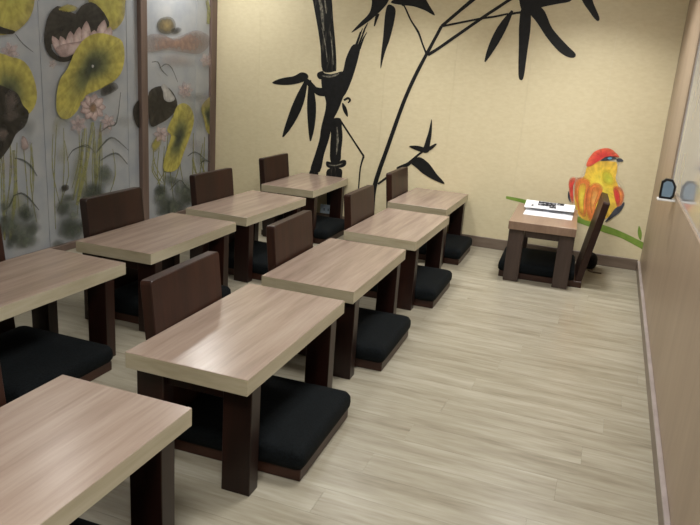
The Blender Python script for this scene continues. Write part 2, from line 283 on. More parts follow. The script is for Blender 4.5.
 ('twig','ink',[[-1.97,0.64],[-1.974,0.623],[-1.98,0.599],[-1.986,0.569],[-1.991,0.532],[-1.993,0.481],[-1.993,0.419],[-1.993,0.36],[-1.993,0.32],[-1.982,0.32],[-1.981,0.361],[-1.981,0.42],[-1.98,0.481],[-1.978,0.531],[-1.972,0.567],[-1.965,0.597],[-1.957,0.62],[-1.952,0.636]]),
 ('leaf','ink',[[-2.864,1.191],[-2.852,1.2],[-2.829,1.212],[-2.8,1.224],[-2.772,1.233],[-2.745,1.24],[-2.716,1.246],[-2.688,1.251],[-2.663,1.257],[-2.642,1.266],[-2.624,1.277],[-2.608,1.287],[-2.592,1.294],[-2.576,1.296],[-2.561,1.295],[-2.548,1.292],[-2.537,1.288],[-2.529,1.282],[-2.523,1.275],[-2.52,1.266],[-2.521,1.257],[-2.526,1.248],[-2.534,1.238],[-2.546,1.229],[-2.562,1.219],[-2.586,1.21],[-2.614,1.2],[-2.646,1.192],[-2.678,1.185],[-2.711,1.18],[-2.746,1.177],[-2.779,1.176],[-2.807,1.176],[-2.83,1.177],[-2.849,1.18],[-2.862,1.185]]),
 ('leaf','ink',[[-2.548,1.237],[-2.581,1.178],[-2.613,1.118],[-2.642,1.056],[-2.668,0.993],[-2.69,0.928],[-2.711,0.863],[-2.731,0.796],[-2.746,0.727],[-2.732,0.724],[-2.683,0.783],[-2.642,0.844],[-2.607,0.905],[-2.577,0.968],[-2.554,1.032],[-2.539,1.097],[-2.53,1.164],[-2.525,1.231]]),
 ('leaf','ink',[[-2.514,1.236],[-2.517,1.171],[-2.519,1.107],[-2.519,1.042],[-2.515,0.977],[-2.508,0.912],[-2.499,0.847],[-2.489,0.782],[-2.475,0.716],[-2.462,0.718],[-2.445,0.786],[-2.435,0.853],[-2.43,0.92],[-2.43,0.985],[-2.436,1.049],[-2.449,1.113],[-2.469,1.175],[-2.493,1.237]]),
 ('twig','ink',[[-2.608,1.253],[-2.595,1.243],[-2.577,1.231],[-2.557,1.217],[-2.537,1.202],[-2.515,1.183],[-2.49,1.16],[-2.463,1.137],[-2.435,1.119],[-2.403,1.11],[-2.373,1.111],[-2.352,1.114],[-2.339,1.115],[-2.356,1.18],[-2.369,1.175],[-2.384,1.169],[-2.398,1.165],[-2.41,1.165],[-2.429,1.175],[-2.454,1.194],[-2.48,1.216],[-2.506,1.235],[-2.532,1.249],[-2.557,1.26],[-2.577,1.269],[-2.592,1.274]]),
 ('leaf','ink',[[-1.998,2.007],[-1.969,2.019],[-1.926,2.024],[-1.882,2.021],[-1.852,2.011],[-1.839,1.991],[-1.836,1.962],[-1.839,1.93],[-1.848,1.899],[-1.864,1.871],[-1.888,1.843],[-1.915,1.815],[-1.941,1.791],[-1.964,1.77],[-1.986,1.751],[-2.009,1.734],[-2.034,1.716],[-2.066,1.694],[-2.102,1.669],[-2.134,1.65],[-2.15,1.642],[-2.144,1.653],[-2.124,1.675],[-2.098,1.703],[-2.075,1.727],[-2.056,1.746],[-2.036,1.764],[-2.019,1.782],[-2.005,1.801],[-1.996,1.82],[-1.992,1.84],[-1.989,1.862],[-1.988,1.886],[-1.992,1.916],[-2.001,1.952],[-2.006,1.984]]),
 ('leaf','ink',[[-1.855,1.864],[-1.848,1.872],[-1.839,1.874],[-1.83,1.873],[-1.82,1.871],[-1.81,1.866],[-1.799,1.859],[-1.789,1.85],[-1.783,1.837],[-1.78,1.821],[-1.78,1.802],[-1.782,1.779],[-1.785,1.753],[-1.789,1.721],[-1.796,1.684],[-1.803,1.646],[-1.811,1.61],[-1.819,1.579],[-1.829,1.55],[-1.838,1.521],[-1.846,1.492],[-1.853,1.457],[-1.86,1.418],[-1.865,1.386],[-1.87,1.372],[-1.873,1.382],[-1.874,1.409],[-1.875,1.445],[-1.875,1.481],[-1.874,1.518],[-1.872,1.56],[-1.87,1.603],[-1.869,1.643],[-1.869,1.681],[-1.869,1.719],[-1.869,1.754],[-1.868,1.785],[-1.866,1.811],[-1.863,1.833],[-1.86,1.851]]),
 ('leaf','ink',[[-1.828,1.891],[-1.82,1.903],[-1.797,1.917],[-1.768,1.932],[-1.741,1.946],[-1.713,1.958],[-1.684,1.969],[-1.655,1.979],[-1.63,1.983],[-1.612,1.983],[-1.599,1.979],[-1.586,1.971],[-1.572,1.959],[-1.553,1.941],[-1.533,1.916],[-1.514,1.891],[-1.497,1.868],[-1.481,1.848],[-1.465,1.829],[-1.454,1.813],[-1.453,1.805],[-1.465,1.807],[-1.488,1.817],[-1.515,1.83],[-1.541,1.841],[-1.565,1.848],[-1.589,1.856],[-1.613,1.862],[-1.638,1.867],[-1.662,1.869],[-1.686,1.871],[-1.71,1.871],[-1.734,1.874],[-1.762,1.876],[-1.792,1.879],[-1.817,1.884]]),
 ('leaf','ink_dry',[[-1.949,1.803],[-1.95,1.783],[-1.953,1.753],[-1.956,1.723],[-1.957,1.702],[-1.949,1.701],[-1.941,1.72],[-1.932,1.749],[-1.922,1.777],[-1.915,1.797]]),
 ('twig','ink',[[-1.732,1.865],[-1.728,1.866],[-1.726,1.868],[-1.724,1.868],[-1.715,1.861],[-1.703,1.842],[-1.687,1.815],[-1.67,1.786],[-1.652,1.759],[-1.635,1.736],[-1.617,1.714],[-1.6,1.692],[-1.585,1.671],[-1.571,1.648],[-1.559,1.624],[-1.547,1.6],[-1.536,1.578],[-1.525,1.557],[-1.515,1.538],[-1.506,1.521],[-1.5,1.509],[-1.485,1.516],[-1.492,1.527],[-1.502,1.544],[-1.513,1.563],[-1.524,1.583],[-1.534,1.605],[-1.544,1.629],[-1.556,1.654],[-1.569,1.679],[-1.586,1.701],[-1.605,1.722],[-1.624,1.743],[-1.641,1.765],[-1.658,1.792],[-1.675,1.821],[-1.691,1.848],[-1.705,1.867],[-1.715,1.878],[-1.726,1.882],[-1.733,1.882],[-1.736,1.882]]),
 ('stalk','ink',[[-1.677,0.955],[-1.668,0.99],[-1.654,1.039],[-1.638,1.094],[-1.622,1.146],[-1.606,1.193],[-1.589,1.241],[-1.571,1.287],[-1.553,1.333],[-1.533,1.38],[-1.512,1.429],[-1.493,1.472],[-1.48,1.502],[-1.504,1.512],[-1.518,1.482],[-1.538,1.44],[-1.561,1.391],[-1.581,1.343],[-1.6,1.297],[-1.618,1.25],[-1.635,1.202],[-1.652,1.154],[-1.669,1.102],[-1.685,1.047],[-1.699,0.997],[-1.709,0.963]]),
 ('stalk','ink',[[-1.704,0.982],[-1.719,0.928],[-1.74,0.851],[-1.763,0.768],[-1.782,0.699],[-1.796,0.651],[-1.808,0.613],[-1.818,0.578],[-1.828,0.54],[-1.839,0.497],[-1.85,0.454],[-1.859,0.408],[-1.866,0.358],[-1.869,0.3],[-1.869,0.235],[-1.867,0.175],[-1.867,0.134],[-1.824,0.138],[-1.825,0.179],[-1.826,0.238],[-1.827,0.301],[-1.824,0.357],[-1.819,0.404],[-1.811,0.448],[-1.801,0.49],[-1.791,0.533],[-1.782,0.57],[-1.772,0.604],[-1.761,0.643],[-1.748,0.691],[-1.729,0.76],[-1.707,0.844],[-1.686,0.921],[-1.672,0.974]]),
 ('stalk','ink',[[-1.479,1.501],[-1.47,1.522],[-1.456,1.552],[-1.442,1.585],[-1.428,1.616],[-1.414,1.645],[-1.4,1.676],[-1.388,1.703],[-1.379,1.722],[-1.402,1.732],[-1.411,1.713],[-1.423,1.686],[-1.437,1.655],[-1.451,1.625],[-1.465,1.595],[-1.481,1.562],[-1.495,1.533],[-1.505,1.512]]),
 ('stalk','ink',[[-1.382,1.719],[-1.358,1.74],[-1.324,1.771],[-1.287,1.805],[-1.255,1.834],[-1.228,1.857],[-1.203,1.878],[-1.179,1.899],[-1.155,1.919],[-1.128,1.943],[-1.1,1.968],[-1.076,1.989],[-1.059,2.005],[-1.081,2.026],[-1.098,2.011],[-1.123,1.989],[-1.151,1.964],[-1.177,1.941],[-1.2,1.919],[-1.223,1.898],[-1.247,1.876],[-1.273,1.851],[-1.306,1.822],[-1.342,1.788],[-1.376,1.757],[-1.4,1.735]]),
 ('stalk','ink',[[-1.472,1.493],[-1.459,1.502],[-1.442,1.513],[-1.415,1.532],[-1.374,1.562],[-1.312,1.609],[-1.234,1.668],[-1.155,1.729],[-1.084,1.782],[-1.025,1.826],[-0.969,1.865],[-0.92,1.901],[-0.879,1.93],[-0.845,1.954],[-0.819,1.974],[-0.799,1.988],[-0.785,1.998],[-0.8,2.016],[-0.814,2.005],[-0.834,1.991],[-0.86,1.972],[-0.893,1.948],[-0.935,1.918],[-0.984,1.883],[-1.04,1.843],[-1.1,1.799],[-1.17,1.746],[-1.25,1.686],[-1.328,1.627],[-1.389,1.58],[-1.43,1.551],[-1.457,1.534],[-1.475,1.523],[-1.488,1.515]]),
 ('twig','ink',[[-1.385,1.72],[-1.365,1.724],[-1.338,1.731],[-1.306,1.738],[-1.27,1.747],[-1.228,1.757],[-1.18,1.768],[-1.132,1.779],[-1.09,1.788],[-1.056,1.795],[-1.027,1.8],[-0.999,1.805],[-0.973,1.81],[-0.945,1.817],[-0.919,1.824],[-0.896,1.83],[-0.88,1.835],[-0.884,1.846],[-0.9,1.842],[-0.923,1.837],[-0.95,1.83],[-0.977,1.824],[-1.003,1.819],[-1.03,1.815],[-1.06,1.809],[-1.095,1.803],[-1.137,1.793],[-1.185,1.782],[-1.233,1.771],[-1.275,1.761],[-1.311,1.753],[-1.343,1.745],[-1.37,1.739],[-1.389,1.734]]),
 ('leaf','ink',[[-0.86,1.867],[-0.894,1.826],[-0.924,1.784],[-0.951,1.739],[-0.972,1.692],[-0.99,1.642],[-1.004,1.591],[-1.015,1.537],[-1.02,1.482],[-1.01,1.477],[-0.981,1.523],[-0.955,1.569],[-0.93,1.616],[-0.908,1.664],[-0.888,1.712],[-0.871,1.761],[-0.857,1.81],[-0.845,1.86]]),
 ('leaf','ink',[[-0.784,1.888],[-0.772,1.896],[-0.755,1.897],[-0.737,1.89],[-0.723,1.877],[-0.714,1.855],[-0.708,1.825],[-0.704,1.791],[-0.701,1.755],[-0.699,1.717],[-0.699,1.676],[-0.7,1.633],[-0.701,1.589],[-0.701,1.538],[-0.701,1.481],[-0.701,1.429],[-0.703,1.391],[-0.706,1.37],[-0.711,1.361],[-0.717,1.359],[-0.722,1.361],[-0.727,1.362],[-0.733,1.366],[-0.739,1.378],[-0.745,1.402],[-0.751,1.444],[-0.758,1.5],[-0.764,1.559],[-0.77,1.613],[-0.776,1.659],[-0.782,1.702],[-0.787,1.742],[-0.789,1.778],[-0.791,1.813],[-0.792,1.844],[-0.79,1.871]]),
 ('leaf','ink',[[-0.733,1.868],[-0.728,1.883],[-0.712,1.895],[-0.692,1.903],[-0.673,1.906],[-0.659,1.903],[-0.644,1.896],[-0.628,1.884],[-0.612,1.867],[-0.596,1.843],[-0.579,1.812],[-0.561,1.779],[-0.539,1.748],[-0.513,1.721],[-0.484,1.694],[-0.454,1.668],[-0.427,1.645],[-0.402,1.624],[-0.378,1.606],[-0.357,1.589],[-0.345,1.576],[-0.342,1.564],[-0.346,1.555],[-0.356,1.549],[-0.368,1.547],[-0.384,1.548],[-0.404,1.553],[-0.426,1.562],[-0.45,1.575],[-0.475,1.593],[-0.501,1.615],[-0.529,1.64],[-0.555,1.666],[-0.582,1.694],[-0.608,1.725],[-0.633,1.756],[-0.657,1.784],[-0.681,1.809],[-0.705,1.831],[-0.724,1.851]]),
 ('leaf','ink',[[-0.781,1.861],[-0.799,1.9],[-0.816,1.953],[-0.825,2.008],[-0.814,2.049],[-0.777,2.075],[-0.721,2.093],[-0.659,2.104],[-0.605,2.107],[-0.559,2.104],[-0.514,2.093],[-0.476,2.077],[-0.448,2.059],[-0.431,2.035],[-0.423,2.005],[-0.423,1.976],[-0.429,1.954],[-0.445,1.941],[-0.47,1.934],[-0.498,1.929],[-0.523,1.924],[-0.545,1.919],[-0.566,1.914],[-0.586,1.91],[-0.604,1.905],[-0.618,1.902],[-0.63,1.898],[-0.641,1.894],[-0.651,1.887],[-0.661,1.875],[-0.669,1.86],[-0.679,1.845],[-0.692,1.837],[-0.712,1.834],[-0.737,1.834],[-0.761,1.842]]),
 ('leaf','ink',[[-0.367,1.969],[-0.385,2.005],[-0.401,2.047],[-0.413,2.085],[-0.416,2.112],[-0.404,2.126],[-0.382,2.131],[-0.357,2.127],[-0.336,2.113],[-0.322,2.085],[-0.31,2.044],[-0.298,1.998],[-0.285,1.959],[-0.268,1.925],[-0.248,1.893],[-0.23,1.864],[-0.219,1.843],[-0.215,1.828],[-0.217,1.819],[-0.223,1.815],[-0.231,1.816],[-0.24,1.822],[-0.253,1.833],[-0.268,1.848],[-0.284,1.867],[-0.303,1.888],[-0.326,1.912],[-0.348,1.939]]),
 ('twig','ink',[[-0.874,1.825],[-0.864,1.828],[-0.85,1.833],[-0.835,1.837],[-0.82,1.841],[-0.803,1.843],[-0.785,1.844],[-0.769,1.845],[-0.758,1.846],[-0.762,1.867],[-0.773,1.865],[-0.789,1.862],[-0.807,1.859],[-0.824,1.856],[-0.84,1.853],[-0.857,1.85],[-0.871,1.847],[-0.881,1.846]]),
 ('twig','ink',[[-1.807,0.408],[-1.786,0.426],[-1.755,0.452],[-1.721,0.481],[-1.688,0.507],[-1.66,0.53],[-1.632,0.551],[-1.603,0.573],[-1.572,0.598],[-1.541,0.628],[-1.508,0.661],[-1.476,0.694],[-1.446,0.722],[-1.415,0.746],[-1.383,0.769],[-1.355,0.788],[-1.336,0.801],[-1.343,0.811],[-1.363,0.798],[-1.391,0.78],[-1.424,0.759],[-1.457,0.734],[-1.488,0.706],[-1.521,0.674],[-1.554,0.641],[-1.585,0.612],[-1.615,0.588],[-1.644,0.566],[-1.672,0.545],[-1.702,0.523],[-1.734,0.496],[-1.768,0.466],[-1.798,0.439],[-1.819,0.421]]),
 ('leaf','ink',[[-1.443,0.731],[-1.444,0.747],[-1.44,0.771],[-1.434,0.797],[-1.429,0.821],[-1.425,0.841],[-1.42,0.86],[-1.415,0.879],[-1.411,0.901],[-1.407,0.93],[-1.403,0.965],[-1.399,0.993],[-1.396,1.004],[-1.392,0.99],[-1.388,0.958],[-1.385,0.92],[-1.384,0.888],[-1.384,0.865],[-1.385,0.846],[-1.387,0.828],[-1.388,0.809],[-1.389,0.789],[-1.389,0.768],[-1.39,0.75],[-1.394,0.736],[-1.405,0.728],[-1.42,0.724],[-1.434,0.724]]),
 ('leaf','ink',[[-1.568,0.763],[-1.561,0.767],[-1.542,0.772],[-1.519,0.775],[-1.497,0.776],[-1.474,0.774],[-1.45,0.77],[-1.426,0.766],[-1.404,0.767],[-1.381,0.777],[-1.359,0.792],[-1.341,0.806],[-1.33,0.812],[-1.331,0.807],[-1.339,0.794],[-1.351,0.778],[-1.364,0.765],[-1.377,0.753],[-1.393,0.742],[-1.409,0.733],[-1.426,0.727],[-1.443,0.726],[-1.462,0.728],[-1.481,0.733],[-1.499,0.738],[-1.52,0.743],[-1.543,0.75],[-1.561,0.757]]),
 ('leaf','ink',[[-1.543,0.634],[-1.534,0.648],[-1.516,0.664],[-1.493,0.678],[-1.471,0.684],[-1.45,0.681],[-1.428,0.671],[-1.405,0.657],[-1.384,0.642],[-1.365,0.625],[-1.347,0.606],[-1.329,0.585],[-1.311,0.565],[-1.287,0.543],[-1.259,0.52],[-1.238,0.5],[-1.231,0.488],[-1.245,0.486],[-1.274,0.493],[-1.308,0.503],[-1.338,0.513],[-1.362,0.522],[-1.384,0.531],[-1.405,0.541],[-1.425,0.551],[-1.442,0.561],[-1.457,0.572],[-1.471,0.582],[-1.485,0.592],[-1.503,0.603],[-1.522,0.613],[-1.537,0.623]]),
 ('leaf','ink',[[-1.661,0.572],[-1.65,0.582],[-1.628,0.595],[-1.602,0.609],[-1.581,0.62],[-1.565,0.631],[-1.551,0.641],[-1.539,0.649],[-1.531,0.652],[-1.528,0.647],[-1.528,0.637],[-1.532,0.624],[-1.54,0.612],[-1.554,0.6],[-1.572,0.586],[-1.592,0.573],[-1.61,0.565],[-1.627,0.562],[-1.645,0.563],[-1.658,0.566]]),
]
BIRD = [
 ('halo','mural_white',[[-0.188,0.66],[-0.178,0.678],[-0.173,0.707],[-0.167,0.736],[-0.163,0.766],[-0.158,0.798],[-0.15,0.826],[-0.138,0.851],[-0.123,0.872],[-0.104,0.89],[-0.083,0.905],[-0.058,0.916],[-0.034,0.923],[-0.01,0.924],[0.014,0.92],[0.037,0.912],[0.06,0.897],[0.083,0.878],[0.1,0.861],[0.109,0.847],[0.112,0.835],[0.113,0.823],[0.108,0.813],[0.099,0.803],[0.094,0.788],[0.094,0.765],[0.097,0.736],[0.104,0.709],[0.12,0.687],[0.14,0.666],[0.156,0.642],[0.166,0.615],[0.173,0.586],[0.177,0.557],[0.18,0.526],[0.18,0.496],[0.174,0.467],[0.163,0.443],[0.146,0.422],[0.127,0.401],[0.108,0.378],[0.086,0.355],[0.06,0.338],[0.028,0.33],[-0.008,0.329],[-0.045,0.331],[-0.081,0.336],[-0.117,0.345],[-0.15,0.362],[-0.18,0.388],[-0.208,0.421],[-0.23,0.458],[-0.246,0.502],[-0.258,0.549],[-0.264,0.59],[-0.263,0.623],[-0.257,0.65],[-0.247,0.668],[-0.229,0.668],[-0.207,0.659]]),
 ('body','bird_yellow',[[-0.145,0.68],[-0.141,0.702],[-0.141,0.727],[-0.138,0.747],[-0.129,0.761],[-0.116,0.771],[-0.101,0.781],[-0.084,0.791],[-0.064,0.802],[-0.043,0.809],[-0.02,0.813],[0.004,0.814],[0.025,0.814],[0.043,0.815],[0.059,0.816],[0.071,0.81],[0.078,0.794],[0.082,0.772],[0.084,0.751],[0.083,0.731],[0.081,0.711],[0.082,0.692],[0.089,0.674],[0.099,0.657],[0.109,0.637],[0.118,0.61],[0.127,0.58],[0.133,0.551],[0.135,0.525],[0.134,0.501],[0.129,0.476],[0.119,0.448],[0.104,0.42],[0.086,0.395],[0.064,0.375],[0.038,0.358],[0.01,0.346],[-0.023,0.339],[-0.058,0.336],[-0.089,0.34],[-0.115,0.351],[-0.136,0.368],[-0.155,0.392],[-0.171,0.426],[-0.185,0.467],[-0.194,0.509],[-0.198,0.551],[-0.197,0.594],[-0.191,0.629],[-0.177,0.651],[-0.159,0.664]]),
 ('breast','bird_lime',[[-0.032,0.737],[-0.022,0.749],[-0.008,0.755],[0.007,0.756],[0.02,0.754],[0.032,0.748],[0.044,0.739],[0.057,0.725],[0.07,0.709],[0.08,0.692],[0.085,0.674],[0.087,0.656],[0.085,0.641],[0.079,0.629],[0.069,0.62],[0.057,0.615],[0.044,0.615],[0.029,0.619],[0.014,0.625],[0.002,0.632],[-0.01,0.642],[-0.019,0.658],[-0.027,0.683],[-0.032,0.714]]),
 ('wing','bird_orange',[[-0.209,0.635],[-0.203,0.65],[-0.194,0.66],[-0.182,0.666],[-0.167,0.67],[-0.149,0.67],[-0.133,0.666],[-0.117,0.66],[-0.102,0.651],[-0.092,0.634],[-0.089,0.606],[-0.09,0.571],[-0.091,0.537],[-0.091,0.506],[-0.092,0.475],[-0.091,0.446],[-0.088,0.417],[-0.085,0.389],[-0.087,0.371],[-0.098,0.365],[-0.115,0.368],[-0.131,0.38],[-0.146,0.403],[-0.16,0.434],[-0.173,0.466],[-0.185,0.495],[-0.195,0.524],[-0.202,0.553],[-0.207,0.583],[-0.21,0.611]]),
 ('wing_stripe','bird_yellow',[[-0.172,0.602],[-0.164,0.617],[-0.152,0.626],[-0.141,0.628],[-0.132,0.626],[-0.124,0.618],[-0.118,0.601],[-0.117,0.57],[-0.118,0.529],[-0.118,0.488],[-0.114,0.448],[-0.108,0.408],[-0.107,0.383],[-0.115,0.379],[-0.128,0.39],[-0.14,0.409],[-0.15,0.438],[-0.16,0.476],[-0.167,0.512],[-0.172,0.545],[-0.174,0.577]]),
 ('wing','bird_orange',[[-0.11,0.565],[-0.104,0.589],[-0.096,0.611],[-0.084,0.628],[-0.07,0.637],[-0.053,0.642],[-0.037,0.641],[-0.022,0.635],[-0.007,0.624],[0.003,0.609],[0.006,0.586],[0.005,0.56],[0.001,0.534],[-0.007,0.513],[-0.017,0.493],[-0.024,0.471],[-0.025,0.44],[-0.023,0.407],[-0.024,0.38],[-0.029,0.359],[-0.037,0.344],[-0.046,0.339],[-0.056,0.344],[-0.068,0.359],[-0.078,0.38],[-0.088,0.408],[-0.096,0.442],[-0.103,0.475],[-0.108,0.506],[-0.111,0.537]]),
 ('wing_stripe','bird_peach',[[-0.073,0.584],[-0.066,0.602],[-0.056,0.609],[-0.046,0.61],[-0.037,0.606],[-0.027,0.597],[-0.021,0.583],[-0.021,0.563],[-0.024,0.538],[-0.028,0.515],[-0.032,0.497],[-0.036,0.48],[-0.04,0.461],[-0.041,0.434],[-0.041,0.405],[-0.043,0.392],[-0.051,0.404],[-0.061,0.432],[-0.069,0.465],[-0.073,0.505],[-0.075,0.55]]),
 ('wing','bird_red',[[-0.255,0.629],[-0.252,0.645],[-0.244,0.655],[-0.236,0.661],[-0.225,0.665],[-0.212,0.665],[-0.204,0.661],[-0.205,0.651],[-0.211,0.637],[-0.215,0.619],[-0.214,0.595],[-0.21,0.566],[-0.206,0.537],[-0.2,0.509],[-0.194,0.482],[-0.192,0.463],[-0.196,0.456],[-0.204,0.458],[-0.212,0.468],[-0.221,0.489],[-0.231,0.519],[-0.239,0.548],[-0.246,0.577],[-0.253,0.606]]),
 ('wing','bird_orange',[[0.075,0.618],[0.08,0.63],[0.091,0.635],[0.102,0.636],[0.115,0.634],[0.128,0.628],[0.14,0.618],[0.15,0.605],[0.16,0.589],[0.166,0.57],[0.167,0.545],[0.165,0.518],[0.16,0.495],[0.152,0.479],[0.14,0.469],[0.13,0.469],[0.122,0.483],[0.114,0.506],[0.106,0.533],[0.094,0.562],[0.081,0.593]]),
 ('wing_stripe','bird_red',[[0.081,0.601],[0.083,0.614],[0.09,0.62],[0.098,0.62],[0.107,0.614],[0.118,0.602],[0.127,0.587],[0.135,0.57],[0.141,0.549],[0.145,0.53],[0.144,0.511],[0.14,0.493],[0.134,0.484],[0.127,0.488],[0.117,0.5],[0.108,0.518],[0.097,0.544],[0.086,0.576]]),
 ('wing_tip','bird_dark',[[0.17,0.519],[0.174,0.517],[0.177,0.509],[0.178,0.497],[0.174,0.482],[0.168,0.462],[0.159,0.443],[0.147,0.425],[0.131,0.408],[0.115,0.392],[0.095,0.372],[0.074,0.352],[0.061,0.343],[0.062,0.35],[0.071,0.368],[0.081,0.387],[0.089,0.406],[0.098,0.426],[0.106,0.443],[0.113,0.456],[0.12,0.465],[0.127,0.473],[0.135,0.478],[0.144,0.481],[0.152,0.487],[0.159,0.498],[0.165,0.511]]),
 ('wing_tip','bird_dark',[[-0.245,0.551],[-0.241,0.547],[-0.235,0.534],[-0.229,0.519],[-0.223,0.502],[-0.218,0.482],[-0.215,0.468],[-0.217,0.465],[-0.22,0.468],[-0.225,0.474],[-0.23,0.481],[-0.236,0.491],[-0.241,0.503],[-0.244,0.52],[-0.246,0.54]]),
 ('cap','bird_red',[[-0.143,0.761],[-0.144,0.775],[-0.14,0.794],[-0.134,0.814],[-0.126,0.834],[-0.115,0.855],[-0.102,0.873],[-0.084,0.886],[-0.064,0.897],[-0.044,0.905],[-0.026,0.909],[-0.007,0.91],[0.01,0.907],[0.027,0.901],[0.042,0.891],[0.055,0.881],[0.068,0.87],[0.08,0.859],[0.083,0.852],[0.076,0.851],[0.062,0.855],[0.046,0.856],[0.029,0.854],[0.01,0.851],[-0.007,0.845],[-0.021,0.837],[-0.032,0.826],[-0.044,0.816],[-0.057,0.807],[-0.069,0.797],[-0.081,0.787],[-0.093,0.777],[-0.104,0.767],[-0.115,0.76],[-0.126,0.756],[-0.137,0.756]]),
 ('eye_band','bird_dark',[[-0.048,0.811],[-0.044,0.818],[-0.033,0.829],[-0.02,0.838],[-0.007,0.845],[0.006,0.85],[0.019,0.854],[0.029,0.853],[0.039,0.851],[0.047,0.848],[0.056,0.845],[0.064,0.842],[0.066,0.838],[0.061,0.835],[0.049,0.83],[0.037,0.827],[0.025,0.823],[0.011,0.819],[-0.003,0.816],[-0.02,0.813],[-0.038,0.811]]),
 ('eye','bird_eye',[[-0.001,0.834],[0.002,0.838],[0.009,0.842],[0.016,0.845],[0.023,0.844],[0.03,0.841],[0.034,0.838],[0.031,0.834],[0.025,0.83],[0.019,0.827],[0.011,0.828],[0.003,0.831]]),
 ('beak','bird_dark',[[0.066,0.838],[0.073,0.842],[0.083,0.845],[0.093,0.844],[0.103,0.84],[0.113,0.833],[0.117,0.827],[0.114,0.823],[0.106,0.82],[0.097,0.819],[0.088,0.817],[0.079,0.817],[0.072,0.819],[0.068,0.824],[0.065,0.832]]),
 ('branch','bird_green',[[-0.717,0.429],[-0.687,0.425],[-0.645,0.42],[-0.596,0.414],[-0.546,0.406],[-0.494,0.395],[-0.437,0.382],[-0.38,0.368],[-0.326,0.355],[-0.276,0.344],[-0.228,0.333],[-0.181,0.323],[-0.134,0.312],[-0.082,0.299],[-0.029,0.287],[0.022,0.274],[0.067,0.263],[0.104,0.256],[0.136,0.251],[0.164,0.245],[0.195,0.238],[0.23,0.226],[0.269,0.211],[0.304,0.196],[0.332,0.185],[0.349,0.178],[0.358,0.174],[0.363,0.172],[0.368,0.17],[0.386,0.211],[0.382,0.214],[0.376,0.218],[0.364,0.225],[0.346,0.233],[0.318,0.243],[0.282,0.257],[0.242,0.271],[0.205,0.283],[0.173,0.293],[0.143,0.301],[0.112,0.309],[0.076,0.317],[0.03,0.327],[-0.021,0.337],[-0.074,0.348],[-0.126,0.358],[-0.174,0.368],[-0.221,0.376],[-0.269,0.385],[-0.319,0.394],[-0.373,0.405],[-0.431,0.417],[-0.488,0.429],[-0.541,0.438],[-0.593,0.443],[-0.643,0.447],[-0.685,0.449],[-0.716,0.45]]),
 ('branch','bird_green',[[0.34,0.244],[0.341,0.258],[0.341,0.273],[0.339,0.286],[0.336,0.3],[0.331,0.313],[0.325,0.325],[0.319,0.338],[0.31,0.35],[0.306,0.349],[0.304,0.334],[0.305,0.32],[0.306,0.306],[0.309,0.292],[0.313,0.279],[0.318,0.266],[0.325,0.254],[0.333,0.242]]),
]
